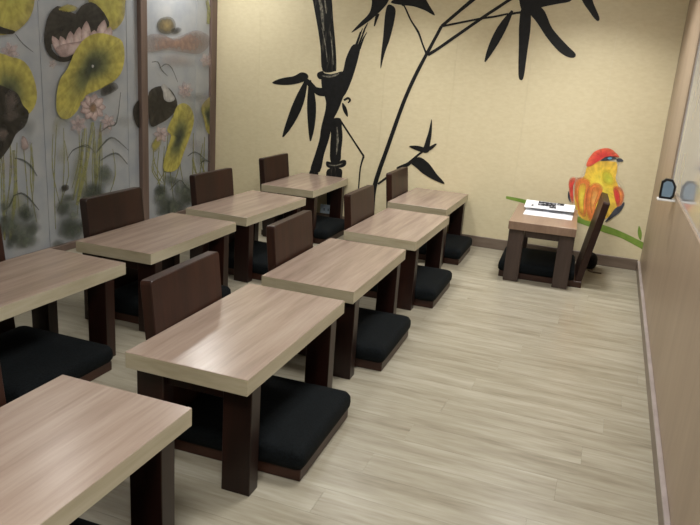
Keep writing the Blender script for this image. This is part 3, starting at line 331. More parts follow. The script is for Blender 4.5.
LOTUS = {
 'A': [
  ('stem',[[3.275,0.813],[3.268,0.745],[3.258,0.647],[3.245,0.549],[3.227,0.451],[3.206,0.353],[3.191,0.284],[3.197,0.283],[3.213,0.351],[3.235,0.449],[3.254,0.548],[3.266,0.646],[3.275,0.744],[3.28,0.812]],None,'stem',None),
  ('stem',[[3.322,0.774],[3.315,0.718],[3.305,0.639],[3.298,0.559],[3.299,0.477],[3.303,0.393],[3.307,0.334],[3.312,0.334],[3.31,0.393],[3.307,0.476],[3.308,0.558],[3.313,0.638],[3.322,0.718],[3.328,0.773]],None,'stem',None),
  ('stem',[[3.23,0.879],[3.221,0.831],[3.208,0.762],[3.194,0.692],[3.181,0.623],[3.167,0.553],[3.157,0.504],[3.162,0.502],[3.173,0.551],[3.188,0.621],[3.203,0.691],[3.215,0.761],[3.227,0.83],[3.235,0.879]],None,'stem',None),
  ('stem',[[3.439,0.739],[3.44,0.689],[3.442,0.617],[3.439,0.545],[3.43,0.473],[3.417,0.402],[3.408,0.351],[3.414,0.35],[3.425,0.4],[3.439,0.472],[3.449,0.544],[3.45,0.616],[3.447,0.689],[3.445,0.739]],None,'stem',None),
  ('stem',[[3.439,0.762],[3.429,0.698],[3.415,0.605],[3.408,0.511],[3.416,0.414],[3.431,0.314],[3.442,0.243],[3.448,0.243],[3.438,0.314],[3.425,0.414],[3.418,0.51],[3.424,0.604],[3.436,0.697],[3.445,0.762]],None,'stem',None),
  ('stem',[[3.424,0.766],[3.427,0.726],[3.432,0.667],[3.434,0.608],[3.429,0.55],[3.42,0.491],[3.413,0.45],[3.419,0.449],[3.427,0.49],[3.437,0.548],[3.443,0.607],[3.441,0.667],[3.434,0.726],[3.429,0.767]],None,'stem',None),
  ('stem',[[3.261,0.872],[3.265,0.805],[3.268,0.708],[3.264,0.611],[3.244,0.515],[3.216,0.42],[3.196,0.353],[3.201,0.352],[3.223,0.418],[3.252,0.513],[3.273,0.61],[3.276,0.708],[3.271,0.805],[3.267,0.872]],None,'stem',None),
  ('stem',[[3.227,0.767],[3.214,0.711],[3.195,0.632],[3.18,0.553],[3.175,0.471],[3.173,0.388],[3.173,0.33],[3.178,0.329],[3.18,0.387],[3.182,0.47],[3.189,0.551],[3.202,0.631],[3.22,0.71],[3.232,0.766]],None,'stem',None),
  ('stem',[[3.365,0.81],[3.368,0.747],[3.371,0.657],[3.374,0.565],[3.376,0.473],[3.377,0.379],[3.378,0.313],[3.384,0.312],[3.384,0.378],[3.385,0.472],[3.384,0.565],[3.38,0.656],[3.375,0.747],[3.371,0.81]],None,'stem',None),
  ('wash',[[3.443,0.155],[3.439,0.133],[3.431,0.111],[3.418,0.096],[3.399,0.092],[3.374,0.094],[3.347,0.095],[3.318,0.089],[3.286,0.081],[3.257,0.083],[3.233,0.101],[3.212,0.128],[3.191,0.154],[3.165,0.177],[3.139,0.199],[3.126,0.219],[3.131,0.237],[3.149,0.254],[3.171,0.267],[3.197,0.272],[3.228,0.272],[3.26,0.273],[3.294,0.278],[3.33,0.284],[3.362,0.283],[3.391,0.269],[3.417,0.247],[3.436,0.223],[3.445,0.201],[3.446,0.177]],[3.303,0.183],'washg',[0.75,0.5625,0]),
  ('wash',[[3.309,0.228],[3.307,0.213],[3.3,0.197],[3.289,0.186],[3.273,0.183],[3.253,0.185],[3.233,0.186],[3.213,0.185],[3.194,0.183],[3.176,0.185],[3.159,0.191],[3.144,0.201],[3.132,0.213],[3.124,0.229],[3.119,0.247],[3.119,0.265],[3.125,0.28],[3.137,0.294],[3.15,0.307],[3.163,0.319],[3.177,0.329],[3.193,0.333],[3.212,0.326],[3.232,0.312],[3.249,0.298],[3.26,0.29],[3.268,0.283],[3.276,0.273],[3.289,0.26],[3.301,0.244]],[3.212,0.247],'washd',[0.6,0.44999999999999996,0]),
  ('wash',[[3.492,0.193],[3.487,0.184],[3.477,0.177],[3.465,0.171],[3.452,0.166],[3.438,0.162],[3.424,0.16],[3.41,0.159],[3.395,0.161],[3.381,0.164],[3.367,0.17],[3.354,0.178],[3.343,0.187],[3.336,0.199],[3.331,0.212],[3.329,0.225],[3.331,0.237],[3.335,0.25],[3.342,0.258],[3.354,0.259],[3.369,0.257],[3.385,0.255],[3.401,0.259],[3.419,0.263],[3.435,0.263],[3.45,0.254],[3.465,0.241],[3.476,0.228],[3.485,0.216],[3.491,0.204]],[3.405,0.21],'washd',[0.7,0.5249999999999999,0]),
  ('wash',[[3.405,0.364],[3.401,0.335],[3.392,0.306],[3.377,0.284],[3.354,0.277],[3.325,0.278],[3.296,0.275],[3.268,0.261],[3.239,0.245],[3.217,0.24],[3.202,0.255],[3.194,0.282],[3.185,0.311],[3.174,0.34],[3.163,0.372],[3.159,0.403],[3.165,0.433],[3.178,0.462],[3.192,0.483],[3.205,0.492],[3.219,0.493],[3.237,0.492],[3.262,0.491],[3.291,0.488],[3.318,0.481],[3.343,0.472],[3.366,0.459],[3.384,0.442],[3.396,0.419],[3.403,0.391]],[3.271,0.385],'washy',[0.5,0.375,0]),
  ('stem',[[3.28,0.729],[3.281,0.678],[3.281,0.602],[3.275,0.512],[3.256,0.395],[3.229,0.264],[3.21,0.17],[3.233,0.164],[3.254,0.257],[3.282,0.389],[3.303,0.508],[3.308,0.6],[3.305,0.677],[3.303,0.729]],None,'stem',None),
  ('stem',[[3.202,0.676],[3.191,0.531],[3.177,0.328],[3.168,0.178],[3.183,0.175],[3.194,0.325],[3.208,0.529],[3.217,0.674]],None,'stem',None),
  ('lotus_leaf',[[3.234,1.707],[3.319,1.742],[3.437,1.752],[3.527,1.745],[3.552,1.718],[3.541,1.673],[3.526,1.63],[3.518,1.596],[3.505,1.564],[3.487,1.534],[3.463,1.505],[3.434,1.479],[3.403,1.457],[3.373,1.439],[3.342,1.425],[3.31,1.417],[3.272,1.408],[3.234,1.405],[3.21,1.432],[3.199,1.514],[3.203,1.624]],[3.34,1.61],'yellow',[1,1,0.95]),
  ('lotus_leaf',[[3.212,1.46],[3.23,1.46],[3.256,1.454],[3.283,1.449],[3.31,1.445],[3.338,1.441],[3.356,1.437],[3.359,1.431],[3.352,1.424],[3.34,1.418],[3.321,1.416],[3.297,1.414],[3.273,1.414],[3.248,1.414],[3.225,1.416],[3.209,1.421],[3.202,1.433],[3.204,1.449]],[3.281,1.432],'ink',[1,1,0.9]),
  ('petal',[[3.305,1.306],[3.311,1.299],[3.319,1.293],[3.327,1.289],[3.336,1.287],[3.346,1.286],[3.357,1.287],[3.369,1.29],[3.382,1.296],[3.384,1.3],[3.378,1.309],[3.371,1.316],[3.364,1.321],[3.355,1.325],[3.346,1.327],[3.335,1.326],[3.324,1.324],[3.312,1.321]],[3.345,1.306],'pink',[0.5,0.475,0.3]),
  ('petal',[[3.298,1.311],[3.294,1.303],[3.29,1.294],[3.288,1.286],[3.29,1.278],[3.293,1.271],[3.299,1.264],[3.307,1.257],[3.318,1.251],[3.323,1.252],[3.332,1.262],[3.337,1.271],[3.339,1.28],[3.34,1.288],[3.338,1.296],[3.333,1.303],[3.327,1.309],[3.319,1.316]],[3.315,1.283],'pink',[0.5,0.475,0.3]),
  ('petal',[[3.302,1.319],[3.29,1.317],[3.279,1.314],[3.27,1.31],[3.262,1.304],[3.256,1.297],[3.251,1.289],[3.248,1.28],[3.246,1.27],[3.25,1.267],[3.264,1.267],[3.275,1.27],[3.286,1.273],[3.295,1.278],[3.302,1.283],[3.308,1.291],[3.312,1.299],[3.315,1.308]],[3.278,1.291],'pink',[0.5,0.475,0.3]),
  ('petal',[[3.312,1.321],[3.306,1.328],[3.298,1.334],[3.29,1.338],[3.281,1.34],[3.272,1.34],[3.261,1.339],[3.25,1.336],[3.237,1.331],[3.236,1.327],[3.241,1.318],[3.247,1.311],[3.255,1.306],[3.263,1.303],[3.272,1.301],[3.282,1.301],[3.293,1.303],[3.305,1.306]],[3.272,1.321],'pink',[0.5,0.475,0.3]),
  ('petal',[[3.319,1.316],[3.324,1.325],[3.327,1.333],[3.329,1.342],[3.328,1.349],[3.324,1.357],[3.318,1.363],[3.31,1.369],[3.299,1.375],[3.294,1.374],[3.286,1.364],[3.281,1.355],[3.278,1.347],[3.277,1.339],[3.279,1.331],[3.284,1.324],[3.29,1.318],[3.298,1.311]],[3.302,1.344],'pink',[0.5,0.475,0.3]),
  ('petal',[[3.315,1.308],[3.327,1.311],[3.338,1.314],[3.348,1.318],[3.356,1.323],[3.362,1.33],[3.367,1.338],[3.371,1.347],[3.372,1.358],[3.368,1.361],[3.354,1.36],[3.342,1.358],[3.331,1.354],[3.322,1.35],[3.315,1.344],[3.309,1.336],[3.305,1.328],[3.302,1.319]],[3.339,1.337],'pink',[0.5,0.475,0.3]),
  ('lotus_leaf',[[3.196,1.275],[3.229,1.305],[3.272,1.297],[3.314,1.285],[3.351,1.282],[3.387,1.274],[3.419,1.259],[3.446,1.234],[3.468,1.201],[3.484,1.164],[3.496,1.124],[3.502,1.081],[3.5,1.041],[3.488,1.008],[3.469,0.979],[3.444,0.956],[3.418,0.94],[3.387,0.93],[3.346,0.923],[3.282,0.905],[3.211,0.891],[3.164,0.918],[3.157,1.024],[3.172,1.169]],[3.266,1.068],'yellow_c',[1,1,0.9]),
  ('lotus_leaf',[[3.18,1.092],[3.21,1.124],[3.248,1.113],[3.283,1.098],[3.309,1.092],[3.331,1.082],[3.349,1.068],[3.363,1.047],[3.372,1.023],[3.383,1.001],[3.4,0.984],[3.418,0.969],[3.427,0.95],[3.422,0.925],[3.408,0.896],[3.389,0.871],[3.366,0.855],[3.34,0.843],[3.314,0.826],[3.295,0.801],[3.277,0.771],[3.254,0.745],[3.215,0.708],[3.172,0.675],[3.145,0.694],[3.144,0.809],[3.158,0.973]],[3.245,0.915],'ink',[1,1,0.95]),
  ('bud',[[3.361,0.811],[3.37,0.814],[3.381,0.807],[3.391,0.797],[3.401,0.781],[3.41,0.761],[3.412,0.745],[3.404,0.733],[3.391,0.725],[3.378,0.722],[3.366,0.724],[3.354,0.731],[3.347,0.743],[3.348,0.766],[3.353,0.793]],[3.381,0.766],'pink',[0.9,0.8,0.4]),
  ('reed',[[3.294,0.677],[3.31,0.672],[3.332,0.665],[3.353,0.656],[3.374,0.645],[3.394,0.63],[3.413,0.613],[3.431,0.591],[3.449,0.564],[3.461,0.546],[3.467,0.547],[3.457,0.567],[3.442,0.594],[3.425,0.62],[3.404,0.638],[3.382,0.653],[3.36,0.666],[3.336,0.674],[3.312,0.679],[3.296,0.682]],None,'reed',None),
  ('reed',[[3.261,0.442],[3.279,0.445],[3.302,0.449],[3.324,0.449],[3.341,0.441],[3.36,0.428],[3.381,0.409],[3.409,0.38],[3.44,0.345],[3.462,0.32],[3.467,0.322],[3.447,0.348],[3.419,0.385],[3.392,0.416],[3.37,0.436],[3.348,0.451],[3.325,0.46],[3.299,0.459],[3.275,0.452],[3.259,0.447]],None,'reed',None),
  ('reed',[[3.178,0.366],[3.191,0.367],[3.21,0.371],[3.229,0.382],[3.247,0.403],[3.261,0.429],[3.271,0.448],[3.266,0.451],[3.253,0.433],[3.235,0.409],[3.219,0.39],[3.203,0.381],[3.187,0.375],[3.175,0.371]],None,'reed',None),
  ('reed',[[3.353,1.419],[3.366,1.404],[3.386,1.382],[3.409,1.363],[3.436,1.346],[3.465,1.331],[3.487,1.32],[3.489,1.322],[3.469,1.334],[3.441,1.351],[3.415,1.367],[3.392,1.386],[3.371,1.407],[3.356,1.42]],None,'reed',None),
  ('wash',[[3.352,0.24],[3.344,0.219],[3.328,0.199],[3.31,0.185],[3.292,0.182],[3.273,0.186],[3.254,0.191],[3.232,0.194],[3.21,0.199],[3.191,0.205],[3.177,0.211],[3.165,0.218],[3.154,0.229],[3.141,0.245],[3.128,0.264],[3.124,0.283],[3.133,0.3],[3.151,0.317],[3.168,0.332],[3.181,0.346],[3.193,0.358],[3.208,0.364],[3.229,0.358],[3.252,0.346],[3.273,0.333],[3.29,0.323],[3.304,0.312],[3.317,0.299],[3.332,0.281],[3.347,0.26]],[3.229,0.263],'washg',[0.8,0.6000000000000001,0]),
  ('wash',[[3.468,0.116],[3.463,0.103],[3.451,0.091],[3.435,0.082],[3.418,0.077],[3.397,0.074],[3.374,0.074],[3.347,0.075],[3.317,0.079],[3.291,0.087],[3.273,0.098],[3.258,0.113],[3.243,0.129],[3.221,0.145],[3.199,0.161],[3.189,0.174],[3.196,0.182],[3.215,0.188],[3.235,0.193],[3.256,0.201],[3.278,0.208],[3.301,0.212],[3.323,0.212],[3.345,0.208],[3.369,0.2],[3.395,0.186],[3.422,0.169],[3.444,0.152],[3.458,0.139],[3.466,0.127]],[3.333,0.144],'washg',[0.8,0.6000000000000001,0]),
  ('wash',[[3.479,0.284],[3.477,0.27],[3.471,0.257],[3.461,0.245],[3.448,0.232],[3.432,0.22],[3.416,0.215],[3.401,0.221],[3.386,0.234],[3.371,0.244],[3.354,0.249],[3.336,0.252],[3.323,0.259],[3.32,0.274],[3.323,0.293],[3.325,0.311],[3.326,0.326],[3.327,0.339],[3.333,0.35],[3.345,0.358],[3.361,0.364],[3.377,0.368],[3.393,0.371],[3.409,0.372],[3.423,0.369],[3.436,0.36],[3.447,0.346],[3.457,0.331],[3.467,0.316],[3.475,0.3]],[3.395,0.299],'washg',[0.6,0.44999999999999996,0]),
  ('wash',[[3.439,0.183],[3.44,0.177],[3.439,0.17],[3.436,0.164],[3.427,0.157],[3.415,0.152],[3.403,0.149],[3.393,0.152],[3.383,0.159],[3.374,0.165],[3.368,0.169],[3.363,0.172],[3.359,0.176],[3.352,0.184],[3.346,0.193],[3.343,0.202],[3.346,0.21],[3.353,0.216],[3.36,0.222],[3.366,0.224],[3.372,0.225],[3.379,0.226],[3.39,0.226],[3.401,0.225],[3.412,0.223],[3.419,0.217],[3.425,0.21],[3.43,0.203],[3.434,0.196],[3.438,0.19]],[3.392,0.192],'washg',[0.6765351359454241,0.5074013519590681,0]),
  ('wash',[[3.383,0.354],[3.382,0.348],[3.379,0.342],[3.375,0.336],[3.371,0.329],[3.366,0.322],[3.361,0.318],[3.354,0.319],[3.346,0.323],[3.338,0.327],[3.33,0.329],[3.323,0.332],[3.318,0.337],[3.316,0.345],[3.315,0.356],[3.316,0.365],[3.318,0.374],[3.323,0.381],[3.328,0.387],[3.333,0.392],[3.34,0.394],[3.347,0.396],[3.354,0.396],[3.361,0.395],[3.367,0.392],[3.371,0.389],[3.373,0.384],[3.375,0.379],[3.379,0.371],[3.382,0.362]],[3.352,0.359],'washg',[0.6345469693317622,0.4759102269988217,0]),
  ('wash',[[3.203,0.262],[3.203,0.252],[3.204,0.241],[3.202,0.231],[3.196,0.224],[3.188,0.218],[3.18,0.215],[3.174,0.215],[3.168,0.218],[3.161,0.222],[3.154,0.227],[3.146,0.235],[3.142,0.243],[3.142,0.252],[3.146,0.262],[3.149,0.272],[3.149,0.284],[3.149,0.295],[3.15,0.303],[3.156,0.307],[3.163,0.308],[3.17,0.307],[3.177,0.306],[3.184,0.304],[3.191,0.301],[3.196,0.297],[3.2,0.293],[3.204,0.287],[3.204,0.28],[3.203,0.271]],[3.176,0.267],'washg',[0.609616881803137,0.4572126613523527,0]),
  ('wash',[[3.372,0.126],[3.367,0.115],[3.359,0.106],[3.35,0.098],[3.345,0.093],[3.339,0.09],[3.333,0.088],[3.326,0.089],[3.317,0.092],[3.309,0.096],[3.301,0.101],[3.293,0.107],[3.287,0.115],[3.284,0.124],[3.282,0.134],[3.282,0.145],[3.285,0.156],[3.288,0.168],[3.294,0.176],[3.301,0.179],[3.31,0.178],[3.318,0.177],[3.327,0.181],[3.335,0.185],[3.343,0.185],[3.347,0.18],[3.35,0.171],[3.354,0.161],[3.361,0.15],[3.368,0.138]],[3.325,0.136],'washg',[0.6850523828899864,0.5137892871674898,0]),
  ('wash',[[3.404,0.324],[3.402,0.313],[3.397,0.302],[3.388,0.294],[3.377,0.29],[3.362,0.288],[3.349,0.288],[3.338,0.288],[3.328,0.289],[3.317,0.293],[3.303,0.301],[3.288,0.311],[3.278,0.321],[3.274,0.329],[3.273,0.337],[3.276,0.345],[3.282,0.355],[3.29,0.365],[3.299,0.372],[3.306,0.375],[3.314,0.375],[3.322,0.376],[3.332,0.379],[3.343,0.383],[3.354,0.383],[3.366,0.375],[3.377,0.362],[3.386,0.351],[3.394,0.341],[3.401,0.333]],[3.335,0.336],'washg',[0.8574868247976044,0.6431151185982034,0]),
  ('wash',[[3.249,0.139],[3.248,0.13],[3.243,0.121],[3.238,0.113],[3.23,0.109],[3.22,0.106],[3.211,0.105],[3.204,0.104],[3.197,0.104],[3.189,0.106],[3.181,0.112],[3.173,0.12],[3.168,0.128],[3.167,0.137],[3.169,0.147],[3.171,0.156],[3.172,0.163],[3.173,0.169],[3.176,0.175],[3.182,0.183],[3.188,0.192],[3.195,0.196],[3.203,0.193],[3.211,0.186],[3.219,0.179],[3.225,0.176],[3.231,0.173],[3.237,0.169],[3.242,0.16],[3.247,0.149]],[3.203,0.149],'washd',[0.7267295872673531,0.5450471904505149,0]),
  ('wash',[[3.409,0.296],[3.404,0.286],[3.395,0.278],[3.386,0.27],[3.377,0.262],[3.368,0.256],[3.359,0.253],[3.348,0.254],[3.336,0.26],[3.325,0.266],[3.313,0.274],[3.302,0.283],[3.293,0.292],[3.287,0.301],[3.283,0.309],[3.282,0.318],[3.285,0.327],[3.291,0.338],[3.299,0.345],[3.307,0.349],[3.317,0.349],[3.327,0.351],[3.34,0.355],[3.354,0.36],[3.366,0.36],[3.376,0.352],[3.385,0.339],[3.393,0.327],[3.4,0.316],[3.407,0.306]],[3.344,0.307],'washd',[0.8423826044855666,0.6317869533641749,0]),
  ('wash',[[3.227,0.386],[3.224,0.375],[3.217,0.364],[3.211,0.355],[3.205,0.35],[3.2,0.347],[3.194,0.345],[3.186,0.343],[3.178,0.342],[3.171,0.343],[3.165,0.347],[3.159,0.354],[3.154,0.362],[3.149,0.374],[3.144,0.388],[3.142,0.4],[3.145,0.409],[3.151,0.416],[3.157,0.422],[3.163,0.427],[3.168,0.431],[3.175,0.434],[3.184,0.434],[3.193,0.432],[3.201,0.43],[3.206,0.428],[3.209,0.425],[3.212,0.419],[3.218,0.41],[3.224,0.398]],[3.185,0.393],'washg',[0.6265570443581973,0.46991778326864797,0]),
  ('wash',[[3.207,0.308],[3.208,0.302],[3.207,0.297],[3.204,0.292],[3.198,0.289],[3.188,0.287],[3.18,0.287],[3.172,0.288],[3.166,0.29],[3.159,0.293],[3.154,0.295],[3.15,0.296],[3.145,0.3],[3.14,0.306],[3.135,0.314],[3.133,0.322],[3.132,0.329],[3.134,0.336],[3.138,0.341],[3.146,0.342],[3.155,0.342],[3.164,0.341],[3.171,0.341],[3.178,0.342],[3.185,0.341],[3.192,0.337],[3.199,0.333],[3.204,0.327],[3.207,0.321],[3.207,0.315]],[3.172,0.315],'washd',[0.7013380714741997,0.5260035536056498,0]),
  ('wash',[[3.279,0.171],[3.28,0.164],[3.281,0.158],[3.278,0.152],[3.27,0.147],[3.259,0.141],[3.248,0.139],[3.239,0.141],[3.231,0.145],[3.224,0.15],[3.219,0.154],[3.215,0.159],[3.211,0.164],[3.204,0.172],[3.197,0.18],[3.193,0.188],[3.194,0.197],[3.196,0.206],[3.201,0.212],[3.209,0.214],[3.218,0.213],[3.227,0.211],[3.236,0.21],[3.245,0.208],[3.254,0.206],[3.262,0.202],[3.27,0.198],[3.276,0.193],[3.278,0.186],[3.279,0.178]],[3.24,0.179],'washd',[0.8324983059674949,0.6243737294756211,0]),
  ('wash',[[3.261,0.831],[3.258,0.824],[3.254,0.817],[3.247,0.809],[3.239,0.798],[3.23,0.786],[3.221,0.778],[3.213,0.777],[3.205,0.78],[3.197,0.784],[3.189,0.789],[3.18,0.795],[3.173,0.803],[3.168,0.814],[3.164,0.826],[3.164,0.837],[3.167,0.849],[3.174,0.859],[3.181,0.868],[3.188,0.872],[3.196,0.873],[3.204,0.874],[3.212,0.874],[3.22,0.873],[3.229,0.871],[3.238,0.867],[3.247,0.862],[3.254,0.855],[3.258,0.848],[3.261,0.84]],[3.214,0.834],'washp',[0.300796131568544,0.225597098676408,0]),
  ('wash',[[3.486,0.861],[3.483,0.849],[3.477,0.839],[3.469,0.827],[3.458,0.812],[3.445,0.797],[3.432,0.786],[3.419,0.783],[3.407,0.785],[3.395,0.79],[3.383,0.801],[3.37,0.816],[3.361,0.83],[3.357,0.843],[3.356,0.855],[3.357,0.868],[3.358,0.883],[3.36,0.898],[3.366,0.91],[3.376,0.916],[3.391,0.918],[3.405,0.92],[3.418,0.922],[3.432,0.924],[3.445,0.924],[3.458,0.92],[3.47,0.914],[3.479,0.906],[3.484,0.892],[3.487,0.876]],[3.419,0.865],'washg',[0.27728651435795526,0.20796488576846645,0]),
  ('wash',[[3.356,0.938],[3.35,0.93],[3.337,0.922],[3.325,0.915],[3.316,0.909],[3.308,0.906],[3.297,0.903],[3.283,0.899],[3.266,0.897],[3.251,0.898],[3.239,0.904],[3.229,0.914],[3.22,0.924],[3.21,0.931],[3.203,0.937],[3.2,0.944],[3.206,0.953],[3.218,0.962],[3.23,0.969],[3.24,0.973],[3.251,0.974],[3.263,0.976],[3.278,0.98],[3.295,0.984],[3.309,0.985],[3.319,0.98],[3.327,0.971],[3.334,0.962],[3.344,0.954],[3.353,0.946]],[3.28,0.941],'washp',[0.24197742467990543,0.18148306850992907,0]),
  ('wash',[[3.355,1.028],[3.352,1.015],[3.344,1.001],[3.334,0.99],[3.324,0.981],[3.314,0.973],[3.302,0.966],[3.289,0.957],[3.276,0.947],[3.263,0.944],[3.252,0.95],[3.241,0.961],[3.234,0.976],[3.231,0.993],[3.231,1.012],[3.232,1.031],[3.233,1.047],[3.236,1.062],[3.241,1.075],[3.252,1.087],[3.267,1.098],[3.281,1.105],[3.291,1.108],[3.301,1.107],[3.31,1.103],[3.317,1.094],[3.324,1.081],[3.33,1.068],[3.34,1.055],[3.35,1.042]],[3.289,1.03],'washp',[0.27428047310160697,0.20571035482620523,0]),
  ('wash',[[3.435,0.748],[3.432,0.739],[3.43,0.73],[3.425,0.72],[3.418,0.709],[3.409,0.698],[3.399,0.69],[3.386,0.687],[3.372,0.687],[3.358,0.692],[3.345,0.701],[3.332,0.714],[3.323,0.726],[3.321,0.737],[3.323,0.747],[3.325,0.756],[3.321,0.767],[3.316,0.777],[3.318,0.786],[3.33,0.791],[3.349,0.795],[3.366,0.797],[3.378,0.8],[3.389,0.801],[3.401,0.799],[3.418,0.793],[3.435,0.784],[3.446,0.774],[3.447,0.765],[3.441,0.757]],[3.38,0.752],'washp',[0.22133188924765934,0.1659989169357445,0]),
  ('wash',[[3.324,0.632],[3.315,0.614],[3.302,0.596],[3.288,0.58],[3.277,0.568],[3.266,0.559],[3.253,0.553],[3.236,0.55],[3.217,0.551],[3.2,0.556],[3.185,0.569],[3.173,0.586],[3.163,0.603],[3.155,0.619],[3.149,0.635],[3.148,0.65],[3.155,0.665],[3.167,0.679],[3.179,0.693],[3.19,0.707],[3.202,0.719],[3.216,0.728],[3.231,0.731],[3.248,0.729],[3.265,0.723],[3.284,0.711],[3.302,0.694],[3.316,0.677],[3.323,0.662],[3.326,0.647]],[3.234,0.641],'washp',[0.20964385608699718,0.15723289206524788,0]),
 ],
 'B': [
  ('stem',[[3.661,0.864],[3.648,0.776],[3.63,0.649],[3.616,0.521],[3.61,0.39],[3.607,0.257],[3.606,0.163],[3.613,0.162],[3.615,0.256],[3.619,0.389],[3.626,0.52],[3.639,0.648],[3.656,0.775],[3.667,0.864]],None,'stem',None),
  ('stem',[[4.081,0.825],[4.075,0.749],[4.066,0.64],[4.051,0.531],[4.025,0.423],[3.993,0.315],[3.97,0.239],[3.977,0.237],[4.002,0.312],[4.035,0.42],[4.063,0.529],[4.077,0.639],[4.084,0.748],[4.089,0.824]],None,'stem',None),
  ('stem',[[3.625,0.805],[3.616,0.747],[3.606,0.663],[3.603,0.577],[3.616,0.489],[3.637,0.398],[3.653,0.334],[3.66,0.334],[3.645,0.399],[3.626,0.489],[3.614,0.577],[3.615,0.662],[3.624,0.746],[3.631,0.805]],None,'stem',None),
  ('stem',[[3.944,0.83],[3.936,0.746],[3.924,0.624],[3.916,0.502],[3.915,0.377],[3.918,0.249],[3.92,0.159],[3.927,0.158],[3.926,0.248],[3.926,0.375],[3.928,0.5],[3.935,0.623],[3.944,0.745],[3.951,0.829]],None,'stem',None),
  ('stem',[[3.866,0.818],[3.865,0.766],[3.863,0.691],[3.854,0.617],[3.829,0.544],[3.798,0.472],[3.775,0.421],[3.781,0.419],[3.805,0.469],[3.839,0.541],[3.865,0.615],[3.873,0.69],[3.874,0.765],[3.873,0.817]],None,'stem',None),
  ('stem',[[3.887,0.758],[3.879,0.69],[3.867,0.591],[3.854,0.493],[3.84,0.393],[3.826,0.293],[3.816,0.223],[3.823,0.221],[3.835,0.291],[3.851,0.391],[3.866,0.491],[3.877,0.59],[3.887,0.689],[3.894,0.758]],None,'stem',None),
  ('stem',[[3.726,0.757],[3.736,0.694],[3.749,0.604],[3.746,0.515],[3.713,0.429],[3.665,0.345],[3.63,0.287],[3.636,0.284],[3.672,0.342],[3.722,0.426],[3.757,0.513],[3.758,0.604],[3.744,0.695],[3.732,0.757]],None,'stem',None),
  ('stem',[[3.902,0.806],[3.892,0.753],[3.879,0.677],[3.875,0.599],[3.888,0.519],[3.91,0.437],[3.926,0.379],[3.933,0.379],[3.918,0.438],[3.898,0.52],[3.887,0.599],[3.89,0.676],[3.9,0.752],[3.908,0.805]],None,'stem',None),
  ('stem',[[4.02,0.807],[4.022,0.711],[4.025,0.572],[4.019,0.432],[3.996,0.293],[3.964,0.154],[3.942,0.057],[3.949,0.055],[3.973,0.152],[4.007,0.291],[4.031,0.43],[4.036,0.571],[4.031,0.711],[4.027,0.807]],None,'stem',None),
  ('stem',[[4.083,0.782],[4.075,0.689],[4.062,0.556],[4.047,0.421],[4.03,0.286],[4.01,0.149],[3.996,0.053],[4.003,0.051],[4.019,0.147],[4.041,0.283],[4.06,0.419],[4.073,0.554],[4.084,0.689],[4.091,0.782]],None,'stem',None),
  ('stem',[[4.008,0.723],[4.011,0.647],[4.014,0.539],[4.01,0.43],[3.994,0.322],[3.97,0.215],[3.954,0.139],[3.961,0.137],[3.979,0.212],[4.005,0.32],[4.023,0.428],[4.025,0.538],[4.02,0.647],[4.015,0.722]],None,'stem',None),
  ('stem',[[4.012,0.808],[4.008,0.737],[4.004,0.636],[4.001,0.533],[4.002,0.428],[4.005,0.322],[4.008,0.247],[4.015,0.246],[4.014,0.321],[4.013,0.427],[4.014,0.532],[4.015,0.635],[4.017,0.737],[4.019,0.808]],None,'stem',None),
  ('stem',[[4.089,0.794],[4.088,0.723],[4.087,0.62],[4.081,0.518],[4.067,0.415],[4.048,0.313],[4.034,0.24],[4.041,0.239],[4.057,0.311],[4.078,0.413],[4.094,0.516],[4.098,0.619],[4.097,0.722],[4.096,0.793]],None,'stem',None),
  ('stem',[[3.719,0.841],[3.717,0.774],[3.713,0.679],[3.706,0.582],[3.694,0.486],[3.679,0.389],[3.668,0.321],[3.675,0.32],[3.687,0.387],[3.704,0.484],[3.717,0.581],[3.722,0.678],[3.725,0.774],[3.726,0.841]],None,'stem',None),
  ('stem',[[4.022,0.836],[4.008,0.755],[3.99,0.639],[3.978,0.521],[3.983,0.4],[3.995,0.276],[4.004,0.188],[4.011,0.187],[4.004,0.275],[3.993,0.399],[3.99,0.52],[4.0,0.638],[4.017,0.754],[4.03,0.835]],None,'stem',None),
  ('stem',[[4.206,0.661],[4.216,0.61],[4.228,0.537],[4.226,0.465],[4.198,0.396],[4.156,0.329],[4.126,0.282],[4.133,0.279],[4.165,0.325],[4.209,0.392],[4.24,0.462],[4.24,0.536],[4.225,0.61],[4.214,0.661]],None,'stem',None),
  ('wash',[[3.862,0.291],[3.856,0.273],[3.84,0.256],[3.822,0.244],[3.8,0.239],[3.775,0.239],[3.75,0.241],[3.722,0.243],[3.694,0.248],[3.67,0.254],[3.654,0.262],[3.641,0.271],[3.628,0.283],[3.611,0.299],[3.593,0.318],[3.586,0.335],[3.593,0.349],[3.61,0.361],[3.628,0.371],[3.643,0.382],[3.659,0.39],[3.679,0.394],[3.706,0.39],[3.738,0.382],[3.767,0.373],[3.786,0.366],[3.802,0.36],[3.817,0.35],[3.835,0.332],[3.853,0.311]],[3.718,0.314],'washg',[0.7,0.5249999999999999,0]),
  ('wash',[[4.147,0.322],[4.132,0.308],[4.101,0.297],[4.071,0.288],[4.05,0.279],[4.029,0.272],[4.004,0.267],[3.97,0.261],[3.931,0.257],[3.899,0.26],[3.879,0.275],[3.864,0.297],[3.848,0.318],[3.825,0.338],[3.801,0.357],[3.787,0.374],[3.789,0.391],[3.802,0.406],[3.822,0.418],[3.85,0.426],[3.886,0.431],[3.922,0.433],[3.955,0.431],[3.988,0.427],[4.017,0.42],[4.041,0.41],[4.062,0.399],[4.082,0.384],[4.109,0.365],[4.136,0.342]],[3.958,0.35],'washg',[0.85,0.6375,0]),
